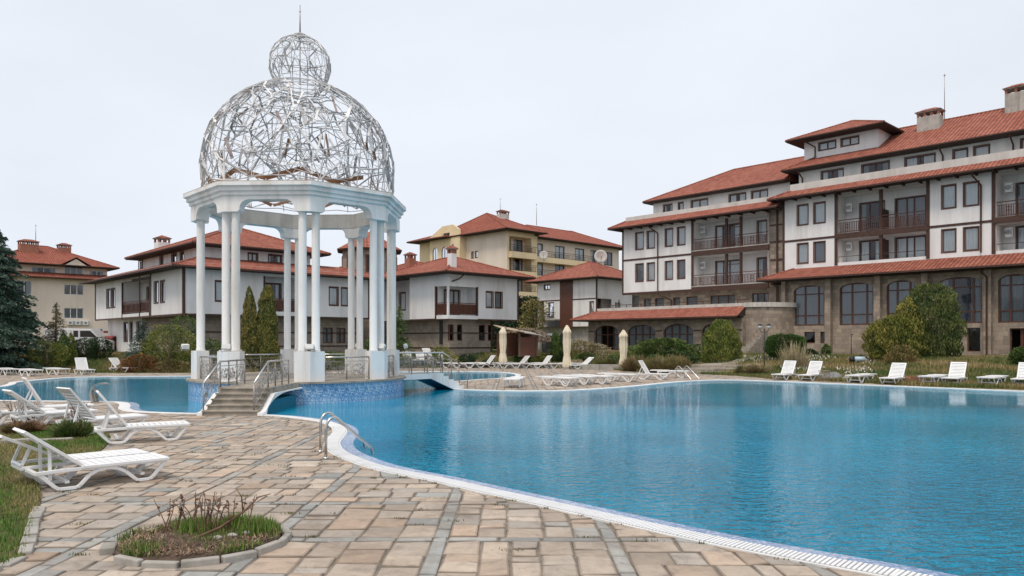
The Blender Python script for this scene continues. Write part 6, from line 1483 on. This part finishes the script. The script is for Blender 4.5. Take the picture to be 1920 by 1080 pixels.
def bush(name, label, cat, p, rx, ry, H, n, pal, seed, size=.12, wid=.05, prof=None, dirn='out', lump=.18, group=None, trunk=True, base=0.0, zc=None):
    t = thing(name, label, cat, p, 0, group); rs = np.random.default_rng(seed)
    prof = prof or (lambda h: np.sqrt(np.clip(1-(2*h-1)**2, 0, 1)))
    h = rs.random(n*2); w_ = prof(h); keep = rs.random(n*2) < w_/max(w_.max(), .01)*.9+.05; h = h[keep][:n]; n = len(h)
    a = rs.uniform(0, 2*PI, n); ph = rs.uniform(0, 6, 6)
    L = (np.sin(3*a+ph[0]+h*5)+np.sin(5*a+ph[1]-h*9)+np.sin(8*a+ph[2]+h*14)+np.sin(h*22+ph[3]+2*a))/4
    r = prof(h)*(1+lump*L)*(1-.5*rs.random(n)**2.6)
    # clumps: each leaf belongs to the nearest of K tufts that stand out or sit back and have their own tone
    K = int(max(10, min(90, n/90))); kh = rs.random(K); ka = rs.uniform(0, 2*PI, K); kr = prof(kh); KP = np.stack([np.cos(ka)*rx*kr, np.sin(ka)*ry*kr, kh*H], 1)
    S0 = np.stack([np.cos(a)*rx*prof(h), np.sin(a)*ry*prof(h), h*H], 1); dd_ = ((S0[:, None, :]-KP[None])**2).sum(2); near_ = dd_.argmin(1); nd_ = np.sqrt(dd_.min(1))/(.5*(rx+ry)*.5+.05)
    kf = rs.uniform(-1, 1, K); r = r*(1+lump*.75*kf[near_])*(1+.10*np.clip(1-nd_*1.5, -1, 1)); L = .45*L+.75*kf[near_]*.9
    C = np.stack([np.cos(a)*rx*r, np.sin(a)*ry*r, base+h*(H-base)*(1+.04*L)], 1)
    out = np.stack([np.cos(a), np.sin(a), np.full(n, .6)], 1)
    D = out if dirn == 'out' else (np.stack([np.cos(a)*.25, np.sin(a)*.25, np.full(n, 1.)], 1) if dirn == 'up' else np.stack([np.cos(a), np.sin(a), np.full(n, -.35)], 1))
    lm = np.clip(.5+.5*L+rs.normal(0, .12, n), 0, .999)
    leaf_mesh('foliage', C, D, size, wid, pal_cols(n, pal, rs, .25, lm), t, rs)
    if trunk: trunk_part(t, H*.7, max(.03, rx*.08))
    return t
def cone(h): return np.clip(1-h, 0, 1)**.8*np.clip(h*9, .45, 1)
def flame(h): return np.clip(np.sin(np.clip(h*.92+.12, 0, 1)*PI), 0, 1)**.62*np.clip(1.25-h*.35, 0, 1)
def egg(h): return np.sqrt(np.clip(1-((h-.38)/.64)**2, 0, 1))
def dome_(h): return np.sqrt(np.clip(1-h**2, 0, 1))
def spruce(label, p, H, Rr, nb, pal, seed, base=.3, dens=60, droop=.28, size=.16, name='spruce_tree', taper=1.0):
    t = thing(name, label, 'tree', p); rs = np.random.default_rng(seed); trunk_part(t, H*.96, Rr*.07); C = []; D = []; bm_ = MB()
    for i in range(nb):
        h = base+(H-base)*(i/nb)**.92; f = 1-(h-base)/(H-base); L = Rr*(f**taper)*rs.uniform(.72, 1.12)+.12; a = rs.uniform(0, 2*PI)
        m = max(8, int(dens*L)); s = rs.random(m)**.75; zz = h+L*(.18*s-droop*s*s); sp = .16*L*(1-s*.5)
        side = rs.normal(0, 1, m)*sp; cx = np.cos(a)*s*L-np.sin(a)*side; cy = np.sin(a)*s*L+np.cos(a)*side
        C.append(np.stack([cx, cy, zz-abs(side)*.25+rs.normal(0, .05, m)], 1)); D.append(np.tile([np.cos(a), np.sin(a), -.45], (m, 1)))
        if i % 3 == 0: bm_.tube([(0, 0, h), (math.cos(a)*L*.8, math.sin(a)*L*.8, h+L*(.144-droop*.64))], [.03, .01], 4)
    C = np.concatenate(C); D = np.concatenate(D); n = len(C)
    lm = np.clip(.5+.35*np.sin(C[:, 0]*2.1+C[:, 2]*1.7)+rs.normal(0, .2, n), 0, .999)
    leaf_mesh('foliage', C, D, size, size*.32, pal_cols(n, pal, rs, .2, lm), t, rs, .4); bm_.build('branches', M['trunk'], t, fix=False); return t

spruce('big blue green spruce with layered drooping branches at the left edge', place(-20, 45), 8.9, 3.5, 400, [(.018, .04, .028), (.028, .055, .038), (.04, .07, .05), (.055, .085, .065)], 1, base=.05, dens=95, size=.2, taper=.62)
spruce('thin brownish spruce just right of the big spruce', place(105, 48.5), 3.9, 1.15, 110, [(.08, .075, .03), (.11, .09, .04), (.06, .07, .03), (.14, .10, .05)], 2, dens=60, size=.12)
spruce('young blue spruce before the white house wall at left', place(268, 48.0), 3.0, 1.5, 110, BLUEG, 3, base=.05, dens=60, size=.12)
bush('shrub', 'bright green shrub at the foot of the big spruce', 'shrub', place(88, 46.6), 1.2, 1.0, 1.9, 3600, YGREEN, 4)
bush('columnar_cypress', 'slim dark cypress left of the gatepost', 'tree', place(119, 47.8), .36, .36, 2.35, 2600, GREEN, 5, prof=flame, dirn='up', lump=.08)
bush('columnar_cypress', 'slightly shorter green cypress touching the slim dark one at left', 'tree', place(133, 48.2), .32, .32, 2.1, 2200, YGREEN, 6, prof=flame, dirn='up', lump=.08)
bush('shrub', 'dark round shrub hiding the lane between gatepost and white house', 'shrub', place(161, 50), .85, .8, 1.35, 2600, DGREEN, 7); bush('shrub', 'dark shrub just left of the white house corner', 'shrub', place(187, 49.8), .75, .7, 1.45, 2400, DGREEN, 8)
bush('shrub', 'large yellow green shrub below the gazebo left columns', 'shrub', place(318, 47.6), 1.55, 1.3, 2.75, 7000, YGREEN, 9, prof=egg, lump=.3)
bush('shrub', 'dark green shrub behind the yellow green one, under the white house', 'shrub', place(345, 49.2), 1.2, 1.0, 3.0, 3600, GREEN, 10, prof=egg, lump=.25)
bush('shrub', 'low reddish brown shrub behind the far left pool edge', 'shrub', place(262, 46.5), 1.25, .9, 1.1, 4200, REDB, 11, prof=dome_); bush('shrub', 'low olive shrub between the reddish shrub and the gazebo', 'shrub', place(322, 46.3), 1.1, .8, .75, 3200, OLIVE, 12, prof=dome_)
bush('thuja', 'left and narrower of the two flame shaped thujas inside the gazebo', 'tree', place(468, 41.5), .50, .50, 5.3, 12000, [(.05, .065, .02), (.10, .10, .028), (.15, .125, .032), (.20, .15, .04)], 13, prof=lambda h: np.clip(1-h**3.2, 0, 1)**.6*np.clip(.72+h*1.2, 0, 1), dirn='up', lump=.1, size=.14, group='thujas behind the gazebo')
bush('thuja', 'right and wider of the two flame shaped thujas inside the gazebo', 'tree', place(501, 41.2), .66, .66, 5.5, 18000, [(.05, .065, .02), (.10, .105, .026), (.14, .13, .03), (.19, .15, .035)], 14, prof=lambda h: np.clip(1-h**3.2, 0, 1)**.6*np.clip(.72+h*1.2, 0, 1), dirn='up', lump=.1, size=.14, group='thujas behind the gazebo')
bush('shrub', 'loose green shrub between the left gazebo columns', 'shrub', place(398, 47.8), .7, .6, 1.9, 2400, GREEN, 15, prof=egg)
spruce('dark green fir seen right of the gazebo columns', place(748, 51), 4.4, 1.35, 120, GREEN, 16, dens=60, size=.14, name='fir_tree')
bush('shrub', 'dark shrub seen between the right gazebo columns', 'shrub', place(700, 50), .8, .7, 2.1, 2800, GREEN, 17, prof=egg)
bush('shrub', 'low green shrub along the stone wall behind the bridge railing', 'shrub', place(610, 49), 1.3, .7, 1.2, 3000, GREEN, 18)
bush('shrub', 'small dark ball shrub before the middle house wall', 'shrub', place(876, 54), .62, .6, .95, 2200, DGREEN, 19, base=.25); bush('shrub', 'low pale grassy shrub under the dark ball shrub', 'shrub', place(868, 52.6), .6, .5, .55, 1500, OLIVE, 20, prof=dome_)
bush('shrub', 'spindly green shrub above the footbridge handrail', 'shrub', place(826, 53), .8, .6, 1.5, 1800, YGREEN, 21, lump=.5); bush('shrub', 'small dark shrub at the right end of the middle house', 'shrub', place(915, 54.3), .6, .5, .55, 1500, DGREEN, 22, prof=dome_)
bush('shrub', 'round dense green shrub right of the leftmost umbrella', 'shrub', place(981, 54), .72, .65, .95, 3400, GREEN, 23); bush('shrub', 'low broad green shrub between left and middle umbrellas', 'shrub', place(1012, 54.6), .9, .6, .8, 2800, YGREEN, 24, prof=dome_)
bush('columnar_cypress', 'taller of the two slim cypresses behind the middle umbrella', 'tree', place(1041, 57.5), .42, .42, 2.55, 3400, GREEN, 25, prof=flame, dirn='up', lump=.06); bush('columnar_cypress', 'shorter cypress half hidden by the middle umbrella', 'tree', place(1053, 57.7), .33, .33, 2.3, 2600, DGREEN, 26, prof=flame, dirn='up', lump=.06)
bush('shrub', 'yellowish green shrub right of the middle umbrella', 'shrub', place(1088, 56.5), 1.0, .8, 1.75, 3000, [(.13, .12, .03), (.18, .13, .04), (.09, .10, .03)], 27, lump=.3); bush('shrub', 'dark green shrub under the pale rose bush', 'shrub', place(1098, 55.5), 1.0, .7, .95, 3200, GREEN, 28, prof=dome_)
bush('rose_bush', 'pale flowering rose bush before the left pavilion arch', 'shrub', place(1116, 56), 1.0, .8, 1.45, 3000, [(.42, .38, .30), (.16, .15, .06), (.30, .22, .15), (.10, .12, .04)], 29, lump=.35, size=.09, wid=.06)
# leafless brown crown over the shed
t = thing('bare_tree', 'round leafless brown tree crown over the wooden shed', 'tree', place(985, 57)); trunk_part(t, 2.0, .1); mb = MB(); rt = random.Random(8)
for i in range(260):
    a, e = rt.uniform(0, 6.28), rt.uniform(-.1, 1.4); d = Vector((math.cos(a)*math.cos(e)*2.0, math.sin(a)*math.cos(e)*1.4, math.sin(e)*1.05)); o_ = Vector((0, 0, 1.7))+d*rt.uniform(.1, .6); mb.tube([o_, Vector((0, 0, 1.7))+d*rt.uniform(.85, 1.05)+Vector((rt.uniform(-.2, .2), 0, 0))], [.016, .007], 3, caps=False, smooth=False)
mb.build('branches', M['dry'], t, fix=False); rs_ = np.random.default_rng(6); a = rs_.uniform(0, 6.28, 2600); e = rs_.uniform(0, 1.45, 2600); leaf_mesh('dead_leaves', np.stack([np.cos(a)*np.cos(e)*1.95, np.sin(a)*np.cos(e)*1.3, 1.7+np.sin(e)*1.0], 1)*1, rs_.normal(0, 1, (2600, 3)), .09, .05, pal_cols(2600, [(.22, .17, .12), (.30, .23, .17), (.15, .12, .08)], rs_), t, rs_)
bush('climbing_tree', 'thin yellow leaved tree in front of the yellow building base', 'tree', place(1003, 84), 1.5, 1.0, 5.6, 2200, [(.20, .17, .05), (.12, .12, .04), (.28, .22, .10)], 30, prof=egg, lump=.5, size=.2, wid=.1, base=2.2)
hz = thing('green_hedge', 'tall dark green hedge screening the foot of the yellow building', 'hedge', place(1000, 92)); rs_ = np.random.default_rng(31); n = 9000; C = np.stack([rs_.uniform(-6.2, 6.0, n), rs_.normal(0, .3, n), rs_.uniform(0, 6.4, n)], 1); leaf_mesh('foliage', C, rs_.normal(0, 1, (n, 3)), .34, .2, pal_cols(n, DGREEN, rs_), hz, rs_); mb = MB(); mb.box(-6.1, 5.9, -.05, .05, 0, 6.2); mb.build('trellis', M['dark'], hz)
jp = place(1248, 51.5); bush('juniper', 'wide spreading green juniper before the pavilion arches', 'shrub', jp, 2.45, 1.5, 1.6, 15000, [(.05, .085, .022), (.08, .12, .03), (.11, .14, .035), (.035, .06, .02)], 32, prof=dome_, lump=.35, size=.18, wid=.05, dirn='out')
bush('juniper', 'lower dark lobe of spreading juniper in front of the wide one', 'shrub', place(1262, 49.8), 1.7, .8, .95, 6000, [(.03, .055, .02), (.05, .085, .025)], 33, prof=dome_, lump=.3, size=.16, wid=.05)
def og(label, px, Y, rx, H, pal, seed, n=3600, name='ornamental_grass'):
    t = thing(name, label, 'grass clump', place(px, Y)); t['kind'] = 'thing'; rs = np.random.default_rng(seed); a = rs.uniform(0, 2*PI, n); r = np.sqrt(rs.random(n))*.45*rx; b = np.stack([np.cos(a)*r, np.sin(a)*r, np.zeros(n)], 1); hh = H*(.25+.8*rs.beta(2, 2, n))*(1+.25*np.sin(3*a+seed)); q_ = rs.beta(1.3, 2.2, n); hh = hh*(1-.35*q_); tip = b+np.stack([np.cos(a)*rx*q_+rs.normal(0, .06*rx, n), np.sin(a)*rx*q_+rs.normal(0, .06*rx, n), hh], 1); s = rs.normal(0, 1, (n, 3)); s[:, 2] = 0; s = unit(s)*.014
    V = np.stack([b-s, b+s, tip+s*.4, tip-s*.4], 1).reshape(-1, 3); np_mesh('blades', V, np.arange(n*4).reshape(-1, 4), M['blade'], t, cols=pal_cols(n, pal, rs)); return t
og('tall olive grass clump left of the upright island lounger', 1190, 47.5, .95, .95, OLIVE+[(.22, .12, .10)], 40); og('tall grass clump with pinkish tips behind the upright island lounger', 1240, 46.2, 1.2, 1.0, [(.12, .13, .04), (.16, .15, .05), (.26, .18, .14), (.10, .12, .04)], 41, 5200)
og('grass clump beside the far pool ladder', 1272, 46.0, .8, 1.0, OLIVE, 42); og('green grass clump right of the low wall end', 1135, 51.5, .9, .85, GREEN+OLIVE, 43, 2600); og('pale grass clump on the low wall behind the island', 1083, 50.5, .5, .6, DRY, 44, 1500)
og('dry pale plume plant leaning left before the ball shaped bush', 1480, 41.8, .55, 1.5, DRY, 50, 420)
og('second pale plume plant leaning right before the ball shaped bush', 1499, 41.6, .55, 1.45, DRY, 58, 420)
og('low dry weed clump around the lamp post foot', 1420, 42.0, .8, .6, DRY+OLIVE, 59, 2200); og('low weed clump left of the lamp post', 1396, 42.6, .6, .55, OLIVE+GREEN, 60, 1800)
bush('thuja', 'egg shaped yellow green thuja before the right pavilion arch', 'tree', place(1352, 49.5), 1.25, 1.2, 2.75, 12000, [(.05, .08, .018), (.08, .11, .022), (.12, .14, .03), (.16, .16, .04)], 34, prof=lambda h: egg(h)*(1-.22*h), dirn='up', lump=.14, size=.15)
bush('round_bush', 'dense dark green ball shaped bush beside the hotel stairs', 'shrub', place(1473, 46.3), 1.12, 1.05, 1.5, 12000, [(.03, .06, .014), (.045, .085, .018), (.06, .105, .025)], 35, prof=lambda h: np.clip(1-(2*h-1)**4, 0, 1)**.5, lump=.05, size=.1)
bush('thuja', 'large yellow tipped thuja, left one of the big pair before the hotel', 'tree', place(1682, 41.5), 1.45, 1.3, 2.35, 15000, [(.045, .065, .015), (.08, .095, .02), (.12, .125, .025), (.19, .16, .035)], 36, prof=egg, dirn='up', lump=.22, size=.16); bush('thuja', 'bright yellowish upright thuja top rising above the left big thuja', 'tree', place(1704, 41.6), .8, .7, 3.45, 6500, [(.10, .11, .025), (.18, .165, .04), (.24, .20, .05)], 37, prof=flame, dirn='up', lump=.16, size=.16)
bush('thuja', 'large dark green thuja, right one of the big pair before the hotel', 'tree', place(1744, 41.8), 1.55, 1.4, 4.05, 20000, [(.03, .05, .015), (.05, .075, .02), (.07, .09, .025), (.10, .11, .03)], 38, prof=egg, dirn='up', lump=.22, size=.16)
bush('shrub', 'brownish grassy shrub at the foot of the left big thuja', 'shrub', place(1690, 39.6), .75, .5, .95, 2600, [(.12, .09, .03), (.09, .09, .025), (.17, .12, .05)], 39, prof=egg, dirn='up'); bush('shrub', 'green shrub cut by the right picture edge before the hotel', 'shrub', place(1916, 36.0), .5, .5, .9, 2200, GREEN, 45)
bush('shrub', 'tiny green bush at the foot of the hotel pillar', 'shrub', place(1549, 47.8), .3, .3, .85, 900, GREEN, 46, prof=flame); bush('shrub', 'small dark weed patch at the hotel wall', 'shrub', place(1518, 47.5), .6, .4, .5, 1300, DGREEN, 47, prof=dome_)
# near plants
og('reddish brown grass clump before the leftmost loungers', 50, 15.8, .34, .24, [(.16, .09, .05), (.12, .08, .04), (.20, .13, .08)], 61, 2600, 'dry_plant'); og('second brown grass clump beside the reddish one at the left', 30, 15.6, .26, .2, [(.14, .08, .05), (.10, .09, .03)], 65, 1300, 'dry_plant')
def weedy(label, p, H, n, seed, spread=.3, cols='dry'):
    t = thing('dead_plant', label, 'plant', p); rt = random.Random(seed); mb = MB(); hd = MB()
    for i in range(n):
        a = rt.uniform(0, 6.28); b = Vector((rt.uniform(-.08, .08), rt.uniform(-.08, .08), 0)); m_ = b+Vector((math.cos(a)*spread*.3, math.sin(a)*spread*.3, H*rt.uniform(.4, .6))); e = m_+Vector((math.cos(a)*spread*.4*rt.random(), math.sin(a)*spread*.4*rt.random(), H*rt.uniform(.2, .5))); mb.tube([b, m_, e], [.006, .005, .003], 4, caps=False)
        for k in range(5):
            q = m_.lerp(e, rt.random())+Vector((rt.uniform(-.02, .02), rt.uniform(-.02, .02), rt.uniform(-.02, .02))); s = rt.uniform(.004, .011); hd.obox(q, (s, 0, rt.uniform(-s, s)), (0, s*.7, 0), (rt.uniform(-s, s), 0, s*.8))
    mb.build('stems', M['dry'], t, fix=False); hd.build('seed_heads', M[cols], t, fix=False); return t
weedy('dark dead flower plant behind the single steep lounger', at(146, 806), .62, 26, 1, .35); weedy('pale dry weed among the leftmost loungers', at(30, 797), .6, 24, 2, .4, 'kerb'); weedy('second pale dry weed in front of the lounger backs at left', at(58, 794), .55, 20, 3, .35, 'kerb')
og('green and brown clump under the dark dead plant', 136, 15.0, .34, .34, GREEN+[(.12, .10, .05)], 62, 2600, 'green_plant')
for i, (dx, dy, H, tx) in enumerate(((-.32, .12, .36, 'dark dead stalk at the left of the small flower bed'), (.06, .02, .40, 'thick dark dead stalk in the middle of the small flower bed'), (.30, .1, .36, 'dark bent stalk at the right of the small flower bed'), (-.12, .2, .36, 'pale green dry stalks at the back of the small flower bed'))):
    weedy(tx, (BC.x+dx, BC.y+dy, .07), H, (6, 8, 5, 12)[i], 20+i, .22, 'dry' if i < 3 else 'kerb')
t = thing('fallen_branch', 'bent dry branch leaning across the small flower bed', 'branch', (BC.x+.1, BC.y-.05, .08)); mb = MB(); mb.tube([(-.1, -.1, 0), (.1, 0, .08), (.28, .1, .2), (.42, .12, .34), (.52, .18, .36)], [.014, .012, .01, .007, .004], 6); mb.tube([(.28, .1, .2), (.26, .12, .34), (.22, .1, .42)], [.008, .006, .003], 5); mb.build('stem', M['dry'], t)
rr_ = random.Random(12)
for i in range(3): rock(f'{("pale stone chip", "flat white stone chip", "grey pebble")[i]} in the soil of the small flower bed', (BC.x+.22+.1*i, BC.y-.16+.09*i, .09), .05, .03, .025, 'kerb', 'stone_chip', i)

# ---------------------------------------------------------------- grass
def blades(name, X, Y, Z, h, w_, cols, rs, kind='stuff', lean=.5):
    n = len(X); a = rs.uniform(0, 2*PI, n); l = h*lean*rs.random(n); H = h*rs.uniform(.5, 1.3, n); W = w_*rs.uniform(.6, 1.3, n); s = np.stack([np.cos(a)*W, np.sin(a)*W, np.zeros(n)], 1); b = np.stack([X, Y, Z], 1); tip = b+np.stack([-np.sin(a)*l, np.cos(a)*l, H], 1)
    V = np.stack([b-s, b+s, tip], 1).reshape(-1, 3); o = np_mesh(name, V, np.arange(n*3).reshape(-1, 3), M['blade'], cols=cols); tag(o, kind=kind); return o
rs = np.random.default_rng(100)
n = 150000; X = rs.uniform(-11, -3.2, n); Y = rs.uniform(5.2, 18, n); keep = inside(X, Y, LAWN); X, Y = X[keep], Y[keep]
pat = np.sin(X*2.3+1)*np.sin(Y*1.9)+.6*np.sin(X*5.1+Y*3.7)+rs.normal(0, .4, len(X)); keep = rs.random(len(X)) < np.clip(.75+.3*pat, .25, 1); X, Y, pat = X[keep], Y[keep], pat[keep]
gp_ = np.array([(.34, .26, .12), (.27, .24, .09), (.19, .22, .06), (.14, .22, .045), (.10, .20, .035)]); ix = np.clip(((pat+1.1)/2.2*5).astype(int), 0, 4)
blades('near_grass', X, Y, np.full(len(X), .02), .05, .006, gp_[ix]*rs.uniform(.7, 1.25, (len(X), 1)), rs)
n = 210000; px = rs.uniform(-60, 1990, n); dd = rs.random(n)**1.3*13; rb_ = np.interp(px, [a for a, b in RB], [b for a, b in RB]); Y = rb_+dd+.08; X = (px-CX)/FPX*Y
pat = np.sin(X*.9+1)*np.sin(Y*.8)+.6*np.sin(X*2.3+Y*1.3)+rs.normal(0, .4, n); ix = np.clip(((pat+1.3)/2.6*5).astype(int), 0, 4)
gf = np.array([(.34, .26, .13), (.27, .21, .09), (.19, .18, .065), (.13, .155, .05), (.095, .135, .04)]); Zg = np.array([ground_z(x, y) for x, y in zip(X, Y)])+.01
path_skip = (px > 1225) & (px < 1400) & (np.abs((Y-46.5)-(px-1290)*.035) < 1.2) & (dd > .3)
k = ~path_skip; blades('far_grass', X[k], Y[k], Zg[k], .17, .022, (gf[ix]*rs.uniform(.7, 1.25, (n, 1)))[k], rs)
# white seed heads and bits in the far grass
n = 1500; px = rs.uniform(1390, 1640, n); Y = np.interp(px, [a for a, b in RB], [b for a, b in RB])+rs.uniform(2.5, 9, n); X = (px-CX)/FPX*Y; Zg = np.array([ground_z(x, y) for x, y in zip(X, Y)]); keep = np.sin(X*1.7)*np.sin(Y*1.1) > .05; blades('pale_flower_heads', X[keep], Y[keep], Zg[keep]+.12, .10, .03, pal_cols(keep.sum(), [(.5, .46, .42), (.6, .56, .52), (.4, .33, .26)], rs), rs)
# weeds in the small bed and in the joints of the paving
n = 7500; a = rs.uniform(0, 6.28, n); r = np.sqrt(rs.random(n))*.73; X = BC.x+np.cos(a)*r; Y = BC.y+np.sin(a)*r; pt = np.sin((X-BC.x)*7+.8)*np.sin((Y-BC.y)*6+1.5)+.9*((X-BC.x) > .25)*((Y-BC.y) > -.1)+.7*(np.hypot(X-BC.x+.3, Y-BC.y-.1) < .22)+.6*(np.hypot(X-BC.x-.12, Y-BC.y+.35) < .18); keep = pt+rs.normal(0, .3, n) > .5
n2 = 2600; a = rs.uniform(0, 6.28, n2); r = np.sqrt(rs.random(n2))*.7
blades('bed_litter', BC.x+np.cos(a)*r, BC.y+np.sin(a)*r, np.full(n2, .075), .03, .007, pal_cols(n2, [(.16, .10, .06), (.10, .06, .04), (.24, .18, .12)], rs), rs, lean=3)
n3 = 2200; a = rs.uniform(0, 6.28, n3); r = rs.beta(1.2, 2, n3)*.2; cc = rs.integers(0, 3, n3); cx3 = np.array([-.1, .48, .2])[cc]; cy3 = np.array([.12, .12, .3])[cc]
blades('bed_tufts', BC.x+cx3+np.cos(a)*r, BC.y+cy3+np.sin(a)*r, np.full(n3, .06), .14, .006, pal_cols(n3, [(.10, .17, .03), (.07, .13, .025), (.15, .17, .05)], rs), rs)
blades('bed_weeds', X[keep], Y[keep], np.full(keep.sum(), .06), .075, .006, pal_cols(keep.sum(), [(.10, .15, .03), (.07, .13, .025), (.15, .16, .05), (.06, .10, .025)], rs), rs)
TX, TY_ = [], []
for i in range(130):
    if i < 25: x, y = rs.uniform(-3.8, 3.5), Y0+PER*rs.integers(-1, 4)+(.0 if rs.random() < .5 else BW)+rs.normal(0, .01)
    elif i < 55: j_ = idx[rs.integers(0, len(idx))]; q = OUT[j_]; x, y = q.x, q.y
    else: x, y = rs.uniform(-6.5, 0), rs.uniform(6.5, 14)
    m = rs.integers(10, 40); s = rs.uniform(.015, .05); TX += list(x+rs.normal(0, s*1.8, m)); TY_ += list(y+rs.normal(0, s*.6, m))
TX, TY_ = np.array(TX), np.array(TY_); keep = ~inside(TX, TY_, OUT); TX, TY_ = TX[keep], TY_[keep]
blades('joint_weeds', TX, TY_, np.zeros(len(TX)), .025, .005, pal_cols(len(TX), [(.10, .12, .03), (.14, .12, .05), (.06, .06, .02), (.09, .06, .03)], rs), rs)
